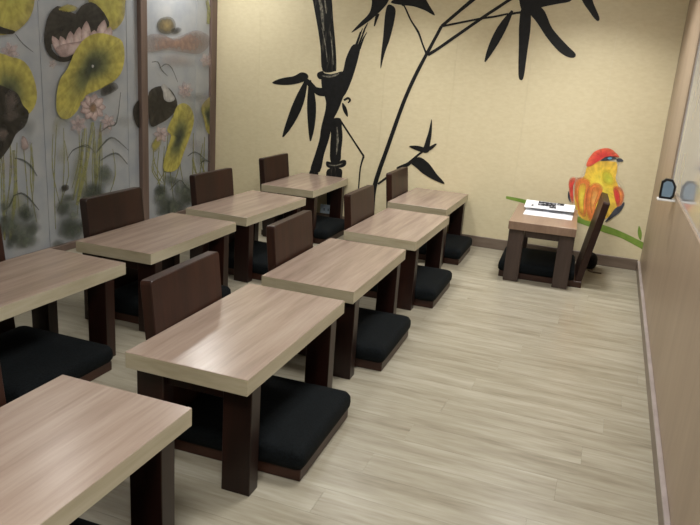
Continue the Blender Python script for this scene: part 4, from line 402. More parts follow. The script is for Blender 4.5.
  ('wash',[[4.235,0.463],[4.24,0.448],[4.241,0.434],[4.232,0.42],[4.207,0.403],[4.172,0.388],[4.14,0.377],[4.112,0.375],[4.087,0.379],[4.065,0.386],[4.046,0.397],[4.03,0.413],[4.015,0.43],[3.997,0.45],[3.98,0.473],[3.971,0.494],[3.976,0.513],[3.99,0.531],[4.008,0.545],[4.028,0.554],[4.052,0.56],[4.076,0.562],[4.101,0.56],[4.128,0.556],[4.151,0.548],[4.172,0.537],[4.189,0.523],[4.205,0.508],[4.218,0.493],[4.228,0.478]],[4.113,0.477],'washg',[0.7,0.5249999999999999,0]),
  ('wash',[[3.943,0.092],[3.942,0.079],[3.935,0.067],[3.919,0.056],[3.893,0.045],[3.858,0.034],[3.821,0.029],[3.781,0.031],[3.738,0.037],[3.7,0.048],[3.663,0.066],[3.63,0.088],[3.609,0.108],[3.61,0.124],[3.624,0.138],[3.636,0.152],[3.641,0.166],[3.645,0.18],[3.654,0.192],[3.67,0.202],[3.69,0.21],[3.715,0.215],[3.747,0.218],[3.784,0.217],[3.82,0.21],[3.854,0.192],[3.886,0.168],[3.912,0.145],[3.929,0.126],[3.939,0.108]],[3.765,0.127],'washg',[0.8,0.6000000000000001,0]),
  ('wash',[[4.166,0.166],[4.166,0.145],[4.161,0.125],[4.15,0.111],[4.129,0.106],[4.102,0.108],[4.074,0.109],[4.044,0.106],[4.013,0.102],[3.987,0.104],[3.967,0.115],[3.952,0.131],[3.935,0.15],[3.911,0.172],[3.887,0.196],[3.873,0.216],[3.876,0.23],[3.89,0.239],[3.91,0.249],[3.934,0.265],[3.964,0.281],[3.994,0.289],[4.021,0.283],[4.049,0.27],[4.075,0.256],[4.1,0.246],[4.124,0.235],[4.143,0.222],[4.156,0.205],[4.163,0.185]],[4.035,0.188],'washg',[0.6,0.44999999999999996,0]),
  ('wash',[[3.906,0.129],[3.901,0.114],[3.886,0.101],[3.865,0.089],[3.839,0.071],[3.807,0.053],[3.775,0.045],[3.745,0.053],[3.714,0.07],[3.684,0.087],[3.652,0.099],[3.621,0.11],[3.599,0.124],[3.59,0.144],[3.59,0.167],[3.594,0.188],[3.6,0.207],[3.61,0.226],[3.622,0.24],[3.638,0.25],[3.658,0.255],[3.681,0.257],[3.711,0.255],[3.746,0.25],[3.778,0.241],[3.805,0.228],[3.829,0.213],[3.851,0.195],[3.874,0.174],[3.895,0.15]],[3.728,0.163],'washd',[0.7,0.5249999999999999,0]),
  ('wash',[[3.745,0.274],[3.75,0.261],[3.756,0.248],[3.755,0.238],[3.742,0.234],[3.722,0.233],[3.703,0.232],[3.684,0.229],[3.665,0.226],[3.648,0.227],[3.632,0.236],[3.618,0.249],[3.608,0.262],[3.603,0.274],[3.601,0.287],[3.6,0.298],[3.6,0.309],[3.6,0.318],[3.606,0.327],[3.621,0.337],[3.642,0.346],[3.662,0.351],[3.679,0.35],[3.696,0.344],[3.711,0.338],[3.724,0.331],[3.736,0.323],[3.744,0.313],[3.746,0.301],[3.745,0.288]],[3.678,0.285],'washd',[0.65,0.48750000000000004,0]),
  ('wash',[[4.071,0.205],[4.067,0.184],[4.056,0.164],[4.042,0.149],[4.023,0.142],[3.999,0.14],[3.972,0.138],[3.94,0.131],[3.905,0.125],[3.874,0.127],[3.851,0.142],[3.831,0.164],[3.815,0.187],[3.801,0.209],[3.79,0.232],[3.785,0.253],[3.786,0.272],[3.793,0.288],[3.807,0.3],[3.83,0.306],[3.862,0.308],[3.893,0.309],[3.924,0.311],[3.956,0.313],[3.984,0.309],[4.008,0.298],[4.029,0.282],[4.045,0.265],[4.059,0.246],[4.068,0.225]],[3.932,0.229],'washg',[0.5,0.375,0]),
  ('wash',[[4.134,0.362],[4.127,0.345],[4.113,0.329],[4.097,0.316],[4.081,0.309],[4.063,0.306],[4.041,0.305],[4.015,0.304],[3.985,0.305],[3.956,0.311],[3.926,0.323],[3.896,0.34],[3.875,0.357],[3.866,0.371],[3.866,0.385],[3.867,0.399],[3.867,0.412],[3.868,0.424],[3.877,0.436],[3.899,0.448],[3.928,0.46],[3.959,0.465],[3.989,0.458],[4.02,0.445],[4.047,0.433],[4.07,0.426],[4.089,0.421],[4.106,0.412],[4.12,0.397],[4.13,0.379]],[4.002,0.38],'washd',[0.8,0.6000000000000001,0]),
  ('wash',[[4.204,0.489],[4.204,0.476],[4.2,0.463],[4.19,0.453],[4.174,0.446],[4.153,0.441],[4.134,0.436],[4.118,0.432],[4.104,0.429],[4.089,0.429],[4.07,0.436],[4.05,0.447],[4.036,0.46],[4.033,0.475],[4.037,0.492],[4.041,0.507],[4.045,0.522],[4.049,0.535],[4.055,0.545],[4.064,0.551],[4.076,0.554],[4.089,0.557],[4.104,0.564],[4.122,0.572],[4.138,0.573],[4.153,0.563],[4.165,0.547],[4.177,0.531],[4.188,0.517],[4.198,0.503]],[4.114,0.499],'washg',[0.6,0.44999999999999996,0]),
  ('wash',[[3.984,0.492],[3.97,0.455],[3.951,0.418],[3.932,0.386],[3.918,0.355],[3.905,0.328],[3.889,0.309],[3.869,0.301],[3.847,0.301],[3.824,0.311],[3.797,0.336],[3.771,0.371],[3.752,0.408],[3.746,0.443],[3.747,0.481],[3.753,0.519],[3.762,0.56],[3.775,0.601],[3.791,0.639],[3.808,0.677],[3.828,0.711],[3.848,0.728],[3.869,0.717],[3.892,0.688],[3.914,0.66],[3.939,0.643],[3.963,0.629],[3.981,0.607],[3.989,0.573],[3.989,0.532]],[3.865,0.506],'washy',[0.55,0.41250000000000003,0]),
  ('stem',[[3.989,0.87],[3.971,0.804],[3.944,0.709],[3.913,0.61],[3.874,0.5],[3.83,0.384],[3.8,0.304],[3.828,0.294],[3.861,0.375],[3.907,0.49],[3.948,0.601],[3.978,0.703],[4.003,0.799],[4.019,0.866]],None,'stem',None),
  ('stem',[[3.912,0.831],[3.899,0.765],[3.88,0.671],[3.857,0.579],[3.827,0.49],[3.792,0.404],[3.768,0.343],[3.786,0.337],[3.812,0.397],[3.848,0.484],[3.88,0.574],[3.902,0.668],[3.92,0.763],[3.932,0.829]],None,'stem',None),
  ('stem',[[4.079,0.865],[4.068,0.815],[4.051,0.742],[4.037,0.668],[4.029,0.589],[4.022,0.509],[4.018,0.452],[4.034,0.45],[4.039,0.506],[4.046,0.587],[4.056,0.665],[4.069,0.74],[4.084,0.812],[4.095,0.863]],None,'stem',None),
  ('lotus_leaf',[[3.973,1.804],[4.078,1.837],[4.238,1.857],[4.362,1.855],[4.399,1.813],[4.391,1.747],[4.379,1.688],[4.377,1.647],[4.37,1.613],[4.353,1.582],[4.323,1.55],[4.283,1.522],[4.241,1.505],[4.2,1.505],[4.157,1.517],[4.117,1.536],[4.081,1.561],[4.049,1.592],[4.022,1.632],[3.987,1.689],[3.957,1.754]],[4.205,1.663],'yellow',[1,1,0.9]),
  ('lotus_leaf',[[3.582,1.386],[3.582,1.431],[3.598,1.484],[3.613,1.524],[3.636,1.559],[3.669,1.591],[3.708,1.614],[3.752,1.614],[3.796,1.604],[3.833,1.588],[3.867,1.58],[3.895,1.604],[3.926,1.635],[3.973,1.658],[4.024,1.671],[4.069,1.662],[4.112,1.641],[4.151,1.613],[4.181,1.581],[4.201,1.555],[4.2,1.529],[4.154,1.503],[4.094,1.481],[4.045,1.471],[3.994,1.462],[3.936,1.445],[3.877,1.428],[3.82,1.419],[3.766,1.409],[3.72,1.392],[3.676,1.379],[3.622,1.375]],[3.864,1.529],'ink',[1,1,0.95]),
  ('lotus_leaf',[[3.58,1.408],[3.582,1.389],[3.587,1.359],[3.598,1.331],[3.619,1.309],[3.646,1.291],[3.677,1.278],[3.711,1.271],[3.748,1.27],[3.782,1.274],[3.811,1.284],[3.834,1.299],[3.853,1.316],[3.866,1.337],[3.874,1.359],[3.878,1.374],[3.851,1.379],[3.842,1.365],[3.829,1.346],[3.814,1.331],[3.802,1.32],[3.787,1.31],[3.772,1.305],[3.749,1.302],[3.722,1.303],[3.698,1.307],[3.677,1.318],[3.658,1.332],[3.645,1.348],[3.64,1.37],[3.639,1.396],[3.639,1.416]],None,'inkstroke',None),
  ('lotus_leaf',[[3.716,1.596],[3.732,1.609],[3.764,1.624],[3.797,1.635],[3.831,1.636],[3.865,1.632],[3.888,1.625],[3.892,1.617],[3.884,1.607],[3.868,1.598],[3.841,1.592],[3.807,1.586],[3.776,1.584],[3.749,1.585],[3.724,1.589]],[3.796,1.61],'yellow',[0.8,0.8,0.5]),
  ('petal',[[3.76,1.315],[3.756,1.333],[3.751,1.351],[3.743,1.368],[3.732,1.383],[3.718,1.397],[3.701,1.409],[3.68,1.42],[3.656,1.428],[3.65,1.426],[3.647,1.405],[3.649,1.386],[3.654,1.369],[3.662,1.353],[3.673,1.338],[3.687,1.324],[3.705,1.312],[3.724,1.3]],[3.697,1.368],'pink',[0.95,0.92,0.75]),
  ('petal',[[3.798,1.327],[3.799,1.344],[3.799,1.36],[3.795,1.375],[3.789,1.389],[3.778,1.402],[3.765,1.413],[3.748,1.424],[3.726,1.432],[3.72,1.43],[3.712,1.412],[3.709,1.395],[3.709,1.379],[3.713,1.365],[3.72,1.351],[3.731,1.339],[3.744,1.327],[3.759,1.315]],[3.75,1.377],'pink',[0.95,0.92,0.75]),
  ('petal',[[3.839,1.337],[3.849,1.355],[3.857,1.373],[3.861,1.39],[3.861,1.407],[3.857,1.423],[3.849,1.439],[3.837,1.454],[3.818,1.469],[3.811,1.468],[3.793,1.45],[3.781,1.432],[3.774,1.415],[3.77,1.398],[3.771,1.382],[3.775,1.366],[3.783,1.35],[3.793,1.334]],[3.815,1.402],'pink',[0.95,0.92,0.75]),
  ('petal',[[3.897,1.364],[3.91,1.381],[3.922,1.398],[3.93,1.415],[3.933,1.432],[3.933,1.449],[3.928,1.466],[3.919,1.483],[3.904,1.5],[3.896,1.5],[3.874,1.483],[3.859,1.466],[3.848,1.449],[3.841,1.432],[3.838,1.415],[3.839,1.399],[3.844,1.382],[3.85,1.364]],[3.887,1.432],'pink',[0.95,0.92,0.75]),
  ('petal',[[3.975,1.381],[3.988,1.402],[3.998,1.423],[4.005,1.444],[4.008,1.465],[4.006,1.485],[4.0,1.505],[3.99,1.525],[3.973,1.544],[3.965,1.544],[3.944,1.522],[3.929,1.502],[3.918,1.481],[3.912,1.461],[3.91,1.441],[3.913,1.42],[3.919,1.4],[3.927,1.38]],[3.96,1.463],'pink',[0.95,0.92,0.75]),
  ('petal',[[4.053,1.411],[4.064,1.421],[4.074,1.432],[4.08,1.442],[4.082,1.452],[4.08,1.462],[4.074,1.472],[4.064,1.482],[4.048,1.491],[4.041,1.491],[4.022,1.481],[4.008,1.471],[3.999,1.461],[3.994,1.451],[3.992,1.441],[3.995,1.431],[4.001,1.421],[4.008,1.411]],[4.038,1.451],'pink',[0.95,0.92,0.75]),
  ('petal',[[4.117,1.426],[4.134,1.442],[4.15,1.458],[4.162,1.475],[4.17,1.492],[4.173,1.51],[4.172,1.528],[4.166,1.546],[4.153,1.565],[4.145,1.566],[4.118,1.55],[4.099,1.534],[4.083,1.518],[4.072,1.501],[4.065,1.484],[4.063,1.467],[4.064,1.449],[4.067,1.431]],[4.12,1.497],'pink',[0.95,0.92,0.75]),
  ('petal',[[4.176,1.428],[4.192,1.437],[4.207,1.447],[4.218,1.458],[4.226,1.469],[4.229,1.482],[4.228,1.494],[4.224,1.508],[4.214,1.523],[4.207,1.524],[4.182,1.515],[4.164,1.506],[4.149,1.496],[4.139,1.485],[4.132,1.474],[4.13,1.462],[4.13,1.449],[4.132,1.436]],[4.182,1.477],'pink',[0.95,0.92,0.75]),
  ('petal',[[3.674,1.354],[3.69,1.365],[3.716,1.375],[3.746,1.383],[3.78,1.39],[3.818,1.396],[3.857,1.402],[3.895,1.408],[3.933,1.414],[3.972,1.421],[4.013,1.43],[4.055,1.44],[4.093,1.448],[4.129,1.453],[4.162,1.456],[4.176,1.453],[4.162,1.442],[4.13,1.425],[4.091,1.408],[4.047,1.394],[3.997,1.381],[3.95,1.368],[3.908,1.352],[3.868,1.337],[3.834,1.324],[3.805,1.314],[3.782,1.306],[3.759,1.302],[3.736,1.301],[3.715,1.305],[3.697,1.312],[3.683,1.324],[3.673,1.34]],[3.874,1.37],'pink',[0.9,0.85,0.5]),
  ('lotus_leaf',[[3.773,1.232],[3.799,1.27],[3.826,1.312],[3.854,1.35],[3.885,1.382],[3.917,1.41],[3.953,1.433],[3.994,1.452],[4.037,1.466],[4.084,1.474],[4.136,1.476],[4.191,1.471],[4.24,1.464],[4.279,1.457],[4.312,1.447],[4.337,1.429],[4.351,1.397],[4.357,1.357],[4.356,1.317],[4.347,1.277],[4.331,1.237],[4.307,1.202],[4.271,1.174],[4.228,1.15],[4.184,1.13],[4.141,1.114],[4.098,1.101],[4.056,1.088],[4.013,1.077],[3.971,1.066],[3.933,1.049],[3.903,1.02],[3.876,0.986],[3.851,0.956],[3.824,0.934],[3.798,0.917],[3.772,0.905],[3.746,0.9],[3.72,0.901],[3.699,0.908],[3.681,0.921],[3.666,0.939],[3.657,0.962],[3.655,0.991],[3.658,1.025],[3.663,1.058],[3.671,1.091],[3.681,1.123],[3.696,1.154],[3.718,1.18],[3.746,1.204]],[4.013,1.251],'yellow_c',[1,1,0.95]),
  ('lotus_leaf',[[4.098,1.102],[4.134,1.12],[4.185,1.137],[4.227,1.144],[4.257,1.137],[4.277,1.119],[4.281,1.102],[4.258,1.087],[4.218,1.071],[4.181,1.06],[4.148,1.051],[4.117,1.045],[4.095,1.047],[4.085,1.061],[4.085,1.082]],[4.182,1.095],'ink',[0.9,0.8,0.4]),
  ('seed',[[4.003,1.257],[4.006,1.26],[4.011,1.261],[4.015,1.261],[4.02,1.26],[4.025,1.258],[4.027,1.255],[4.027,1.25],[4.024,1.245],[4.02,1.241],[4.015,1.239],[4.009,1.239],[4.004,1.241],[4.002,1.246],[4.002,1.252]],[4.013,1.251],'white',[1,1,0.6]),
  ('petal',[[3.999,0.96],[4.015,0.952],[4.032,0.945],[4.049,0.941],[4.066,0.94],[4.083,0.942],[4.101,0.947],[4.119,0.954],[4.137,0.965],[4.137,0.972],[4.12,0.984],[4.103,0.992],[4.086,0.998],[4.069,1.0],[4.052,1.0],[4.034,0.997],[4.017,0.991],[4.0,0.984]],[4.067,0.97],'pink',[0.95,0.9025,0.57]),
  ('petal',[[3.987,0.964],[3.992,0.95],[3.998,0.937],[4.007,0.927],[4.019,0.918],[4.035,0.911],[4.053,0.907],[4.073,0.904],[4.098,0.904],[4.105,0.908],[4.104,0.925],[4.099,0.939],[4.091,0.951],[4.08,0.961],[4.067,0.969],[4.051,0.975],[4.032,0.978],[4.011,0.981]],[4.05,0.939],'pink',[0.95,0.9025,0.57]),
  ('petal',[[3.982,0.971],[3.973,0.958],[3.967,0.945],[3.964,0.933],[3.965,0.921],[3.971,0.909],[3.981,0.898],[3.994,0.886],[4.014,0.875],[4.023,0.876],[4.037,0.889],[4.046,0.902],[4.051,0.915],[4.052,0.928],[4.049,0.94],[4.042,0.951],[4.03,0.963],[4.017,0.974]],[4.009,0.924],'pink',[0.95,0.9025,0.57]),
  ('petal',[[3.984,0.978],[3.966,0.972],[3.949,0.965],[3.936,0.957],[3.927,0.947],[3.921,0.936],[3.919,0.923],[3.919,0.909],[3.925,0.893],[3.932,0.89],[3.955,0.893],[3.974,0.9],[3.989,0.907],[4.001,0.916],[4.01,0.926],[4.014,0.938],[4.015,0.952],[4.014,0.966]],[3.964,0.931],'pink',[0.95,0.9025,0.57]),
  ('petal',[[3.994,0.984],[3.974,0.987],[3.955,0.989],[3.938,0.989],[3.922,0.985],[3.908,0.979],[3.895,0.971],[3.883,0.96],[3.873,0.946],[3.875,0.94],[3.896,0.933],[3.915,0.93],[3.933,0.928],[3.95,0.93],[3.965,0.933],[3.98,0.94],[3.993,0.95],[4.005,0.961]],[3.936,0.958],'pink',[0.95,0.9025,0.57]),
  ('petal',[[4.006,0.983],[3.995,0.995],[3.983,1.005],[3.969,1.012],[3.954,1.017],[3.938,1.019],[3.92,1.019],[3.9,1.016],[3.879,1.01],[3.876,1.005],[3.884,0.99],[3.895,0.979],[3.907,0.97],[3.921,0.963],[3.936,0.959],[3.954,0.958],[3.973,0.959],[3.992,0.961]],[3.938,0.99],'pink',[0.95,0.9025,0.57]),
  ('petal',[[4.015,0.978],[4.017,0.992],[4.017,1.005],[4.014,1.017],[4.007,1.028],[3.995,1.037],[3.981,1.046],[3.963,1.052],[3.941,1.057],[3.933,1.055],[3.926,1.039],[3.924,1.025],[3.925,1.013],[3.93,1.001],[3.938,0.991],[3.95,0.982],[3.966,0.974],[3.984,0.967]],[3.968,1.014],'pink',[0.95,0.9025,0.57]),
  ('petal',[[4.017,0.97],[4.031,0.98],[4.044,0.991],[4.052,1.002],[4.056,1.014],[4.056,1.026],[4.053,1.039],[4.045,1.052],[4.032,1.066],[4.023,1.067],[4.003,1.057],[3.988,1.047],[3.978,1.036],[3.971,1.025],[3.968,1.013],[3.969,1.001],[3.975,0.988],[3.982,0.975]],[4.013,1.019],'pink',[0.95,0.9025,0.57]),
  ('petal',[[4.01,0.963],[4.031,0.964],[4.05,0.967],[4.067,0.972],[4.081,0.979],[4.093,0.988],[4.101,1.0],[4.108,1.013],[4.11,1.03],[4.104,1.035],[4.079,1.036],[4.059,1.034],[4.04,1.031],[4.025,1.025],[4.012,1.017],[4.002,1.007],[3.994,0.995],[3.988,0.981]],[4.053,1.002],'pink',[0.95,0.9025,0.57]),
  ('seed_pod',[[3.959,0.973],[3.966,0.986],[3.978,0.999],[3.991,1.007],[4.005,1.007],[4.019,1.001],[4.031,0.992],[4.038,0.979],[4.041,0.964],[4.039,0.95],[4.028,0.941],[4.012,0.934],[3.997,0.931],[3.986,0.933],[3.976,0.938],[3.968,0.946],[3.962,0.954],[3.958,0.963]],[3.999,0.965],'brown',[1,0.8,0.3]),
  ('petal',[[3.84,0.854],[3.847,0.846],[3.855,0.838],[3.863,0.832],[3.874,0.828],[3.885,0.825],[3.898,0.825],[3.912,0.825],[3.928,0.829],[3.931,0.833],[3.925,0.844],[3.918,0.852],[3.91,0.859],[3.9,0.865],[3.89,0.868],[3.877,0.87],[3.864,0.87],[3.851,0.869]],[3.887,0.846],'pink',[0.5,0.475,0.3]),
  ('petal',[[3.833,0.861],[3.827,0.853],[3.822,0.844],[3.819,0.835],[3.82,0.827],[3.823,0.818],[3.829,0.81],[3.837,0.802],[3.85,0.793],[3.856,0.794],[3.867,0.802],[3.873,0.811],[3.877,0.82],[3.879,0.828],[3.877,0.837],[3.873,0.845],[3.866,0.854],[3.857,0.862]],[3.849,0.828],'pink',[0.5,0.475,0.3]),
  ('petal',[[3.838,0.869],[3.825,0.868],[3.812,0.867],[3.8,0.865],[3.791,0.86],[3.783,0.854],[3.777,0.847],[3.772,0.838],[3.769,0.827],[3.773,0.823],[3.789,0.821],[3.802,0.821],[3.815,0.823],[3.825,0.826],[3.834,0.831],[3.842,0.837],[3.847,0.846],[3.852,0.855]],[3.808,0.843],'pink',[0.5,0.475,0.3]),
  ('petal',[[3.851,0.869],[3.844,0.878],[3.836,0.885],[3.827,0.891],[3.817,0.895],[3.806,0.897],[3.794,0.898],[3.78,0.897],[3.766,0.893],[3.763,0.89],[3.768,0.879],[3.775,0.871],[3.783,0.864],[3.792,0.858],[3.802,0.855],[3.814,0.853],[3.826,0.853],[3.84,0.854]],[3.804,0.877],'pink',[0.5,0.475,0.3]),
  ('petal',[[3.857,0.862],[3.864,0.871],[3.869,0.879],[3.872,0.888],[3.871,0.897],[3.868,0.905],[3.862,0.913],[3.853,0.921],[3.841,0.929],[3.835,0.929],[3.824,0.92],[3.818,0.911],[3.814,0.903],[3.812,0.894],[3.814,0.886],[3.818,0.878],[3.825,0.869],[3.833,0.861]],[3.842,0.895],'pink',[0.5,0.475,0.3]),
  ('petal',[[3.852,0.855],[3.866,0.855],[3.879,0.856],[3.891,0.859],[3.901,0.863],[3.909,0.869],[3.916,0.877],[3.921,0.886],[3.923,0.898],[3.919,0.901],[3.903,0.903],[3.889,0.903],[3.876,0.901],[3.865,0.898],[3.856,0.893],[3.849,0.886],[3.843,0.878],[3.838,0.869]],[3.883,0.88],'pink',[0.5,0.475,0.3]),
  ('petal',[[4.148,0.853],[4.158,0.846],[4.167,0.84],[4.178,0.836],[4.189,0.833],[4.201,0.833],[4.214,0.834],[4.227,0.837],[4.241,0.842],[4.243,0.846],[4.234,0.856],[4.224,0.863],[4.214,0.868],[4.203,0.872],[4.192,0.874],[4.18,0.874],[4.167,0.872],[4.154,0.869]],[4.196,0.853],'pink',[0.55,0.5225,0.33]),
  ('petal',[[4.139,0.859],[4.135,0.85],[4.133,0.841],[4.133,0.833],[4.136,0.825],[4.141,0.818],[4.15,0.811],[4.16,0.804],[4.175,0.798],[4.181,0.799],[4.189,0.808],[4.193,0.817],[4.194,0.826],[4.193,0.834],[4.19,0.842],[4.183,0.85],[4.173,0.856],[4.163,0.863]],[4.164,0.83],'pink',[0.55,0.5225,0.33]),
  ('petal',[[4.142,0.867],[4.129,0.865],[4.116,0.862],[4.106,0.858],[4.098,0.852],[4.092,0.846],[4.088,0.838],[4.086,0.828],[4.086,0.817],[4.091,0.815],[4.107,0.815],[4.121,0.817],[4.132,0.82],[4.142,0.825],[4.149,0.83],[4.155,0.838],[4.158,0.846],[4.16,0.856]],[4.12,0.838],'pink',[0.55,0.5225,0.33]),
  ('petal',[[4.154,0.869],[4.144,0.876],[4.135,0.882],[4.124,0.886],[4.113,0.889],[4.102,0.889],[4.09,0.888],[4.077,0.885],[4.064,0.88],[4.062,0.876],[4.07,0.866],[4.079,0.86],[4.089,0.854],[4.1,0.851],[4.111,0.849],[4.123,0.849],[4.135,0.851],[4.148,0.853]],[4.107,0.87],'pink',[0.55,0.5225,0.33]),
  ('petal',[[4.163,0.863],[4.167,0.872],[4.169,0.881],[4.169,0.889],[4.166,0.897],[4.161,0.905],[4.152,0.911],[4.142,0.918],[4.127,0.924],[4.122,0.923],[4.114,0.913],[4.11,0.904],[4.108,0.896],[4.109,0.887],[4.113,0.88],[4.12,0.873],[4.129,0.866],[4.139,0.859]],[4.138,0.892],'pink',[0.55,0.5225,0.33]),
  ('petal',[[4.16,0.856],[4.174,0.858],[4.186,0.861],[4.197,0.865],[4.205,0.87],[4.211,0.877],[4.216,0.885],[4.218,0.895],[4.217,0.906],[4.212,0.908],[4.195,0.908],[4.182,0.906],[4.17,0.902],[4.16,0.898],[4.153,0.892],[4.147,0.884],[4.144,0.876],[4.142,0.867]],[4.183,0.884],'pink',[0.55,0.5225,0.33]),
  ('petal',[[3.632,1.25],[3.637,1.247],[3.642,1.245],[3.648,1.244],[3.653,1.244],[3.658,1.245],[3.663,1.247],[3.669,1.25],[3.674,1.254],[3.674,1.256],[3.669,1.259],[3.664,1.262],[3.659,1.263],[3.654,1.264],[3.649,1.263],[3.644,1.262],[3.638,1.26],[3.633,1.257]],[3.653,1.254],'pink',[0.4,0.38,0.24]),
  ('petal',[[3.628,1.252],[3.626,1.248],[3.624,1.243],[3.624,1.239],[3.625,1.236],[3.628,1.232],[3.631,1.229],[3.636,1.226],[3.642,1.224],[3.645,1.224],[3.648,1.229],[3.65,1.234],[3.651,1.238],[3.651,1.242],[3.649,1.246],[3.647,1.249],[3.643,1.252],[3.638,1.255]],[3.638,1.239],'pink',[0.4,0.38,0.24]),
  ('petal',[[3.63,1.256],[3.623,1.256],[3.618,1.255],[3.612,1.254],[3.608,1.251],[3.604,1.248],[3.601,1.245],[3.599,1.24],[3.598,1.235],[3.599,1.234],[3.606,1.233],[3.613,1.234],[3.618,1.235],[3.623,1.237],[3.627,1.239],[3.631,1.242],[3.633,1.246],[3.636,1.251]],[3.616,1.244],'pink',[0.4,0.38,0.24]),
  ('petal',[[3.636,1.257],[3.634,1.261],[3.632,1.265],[3.629,1.268],[3.625,1.27],[3.621,1.271],[3.615,1.272],[3.609,1.272],[3.602,1.271],[3.6,1.27],[3.601,1.265],[3.603,1.261],[3.605,1.257],[3.608,1.254],[3.612,1.252],[3.617,1.251],[3.623,1.251],[3.629,1.25]],[3.617,1.262],'pink',[0.4,0.38,0.24]),
  ('petal',[[3.638,1.252],[3.643,1.256],[3.647,1.259],[3.651,1.262],[3.653,1.266],[3.653,1.27],[3.653,1.274],[3.652,1.279],[3.649,1.283],[3.646,1.284],[3.639,1.281],[3.634,1.278],[3.63,1.274],[3.628,1.271],[3.626,1.267],[3.626,1.263],[3.626,1.259],[3.628,1.254]],[3.64,1.268],'pink',[0.4,0.38,0.24]),
  ('seed',[[3.661,0.455],[3.668,0.46],[3.678,0.463],[3.689,0.465],[3.702,0.463],[3.716,0.459],[3.726,0.453],[3.73,0.444],[3.729,0.434],[3.725,0.425],[3.714,0.42],[3.7,0.417],[3.686,0.417],[3.676,0.421],[3.666,0.427],[3.66,0.434],[3.657,0.441],[3.657,0.449]],[3.688,0.441],'ink',[1,1,0.6]),
  ('reed',[[3.779,0.687],[3.8,0.693],[3.83,0.701],[3.858,0.707],[3.881,0.711],[3.903,0.713],[3.923,0.709],[3.948,0.694],[3.974,0.672],[3.993,0.656],[3.996,0.657],[3.979,0.674],[3.954,0.698],[3.928,0.715],[3.903,0.72],[3.879,0.718],[3.855,0.713],[3.826,0.706],[3.797,0.697],[3.777,0.691]],None,'reed',None),
  ('reed',[[4.018,0.653],[4.048,0.675],[4.09,0.705],[4.13,0.728],[4.157,0.74],[4.179,0.743],[4.207,0.737],[4.259,0.709],[4.321,0.669],[4.366,0.638],[4.371,0.641],[4.328,0.673],[4.269,0.716],[4.216,0.746],[4.179,0.755],[4.149,0.75],[4.118,0.738],[4.08,0.712],[4.039,0.68],[4.012,0.657]],None,'reed',None),
  ('reed',[[4.054,0.793],[4.08,0.803],[4.117,0.816],[4.152,0.828],[4.182,0.83],[4.215,0.831],[4.245,0.855],[4.266,0.922],[4.283,1.01],[4.294,1.073],[4.288,1.073],[4.275,1.011],[4.255,0.924],[4.232,0.859],[4.208,0.839],[4.18,0.839],[4.147,0.837],[4.111,0.823],[4.076,0.808],[4.051,0.797]],None,'reed',None),
  ('reed',[[4.056,0.591],[4.086,0.6],[4.128,0.613],[4.167,0.621],[4.195,0.624],[4.221,0.623],[4.246,0.614],[4.282,0.591],[4.321,0.557],[4.35,0.533],[4.357,0.535],[4.331,0.562],[4.295,0.597],[4.258,0.625],[4.224,0.636],[4.192,0.637],[4.16,0.634],[4.12,0.623],[4.079,0.608],[4.051,0.597]],None,'reed',None),
  ('reed',[[3.72,0.625],[3.735,0.643],[3.756,0.667],[3.781,0.686],[3.81,0.697],[3.844,0.703],[3.876,0.705],[3.905,0.702],[3.934,0.693],[3.954,0.687],[3.956,0.69],[3.936,0.697],[3.907,0.707],[3.876,0.712],[3.842,0.71],[3.806,0.703],[3.775,0.692],[3.75,0.671],[3.729,0.645],[3.716,0.627]],None,'reed',None),
  ('wash',[[3.806,0.362],[3.804,0.354],[3.799,0.347],[3.79,0.342],[3.777,0.34],[3.76,0.34],[3.743,0.341],[3.725,0.342],[3.707,0.343],[3.691,0.345],[3.677,0.348],[3.666,0.352],[3.658,0.358],[3.654,0.366],[3.653,0.375],[3.652,0.384],[3.65,0.393],[3.649,0.401],[3.653,0.406],[3.666,0.408],[3.684,0.407],[3.702,0.405],[3.716,0.404],[3.729,0.402],[3.743,0.399],[3.759,0.395],[3.777,0.389],[3.791,0.383],[3.799,0.376],[3.805,0.369]],[3.719,0.374],'washd',[0.808094687963984,0.606071015972988,0]),
  ('wash',[[3.823,0.229],[3.824,0.219],[3.822,0.209],[3.818,0.202],[3.809,0.201],[3.798,0.202],[3.785,0.203],[3.769,0.201],[3.752,0.199],[3.738,0.2],[3.727,0.204],[3.72,0.212],[3.714,0.22],[3.709,0.229],[3.706,0.24],[3.704,0.25],[3.704,0.257],[3.705,0.263],[3.71,0.269],[3.719,0.275],[3.731,0.282],[3.745,0.285],[3.759,0.282],[3.775,0.276],[3.789,0.271],[3.799,0.267],[3.807,0.263],[3.814,0.257],[3.819,0.249],[3.822,0.239]],[3.763,0.239],'washg',[0.8823922811518976,0.6617942108639232,0]),
  ('wash',[[4.357,0.271],[4.351,0.259],[4.341,0.248],[4.331,0.238],[4.322,0.23],[4.313,0.223],[4.301,0.218],[4.286,0.214],[4.268,0.212],[4.251,0.215],[4.234,0.226],[4.218,0.242],[4.207,0.257],[4.204,0.269],[4.206,0.282],[4.208,0.294],[4.205,0.305],[4.201,0.315],[4.204,0.325],[4.216,0.335],[4.235,0.344],[4.253,0.349],[4.269,0.352],[4.285,0.351],[4.3,0.347],[4.319,0.339],[4.338,0.328],[4.352,0.315],[4.358,0.301],[4.36,0.286]],[4.275,0.284],'washg',[0.7333040828540577,0.5499780621405432,0]),
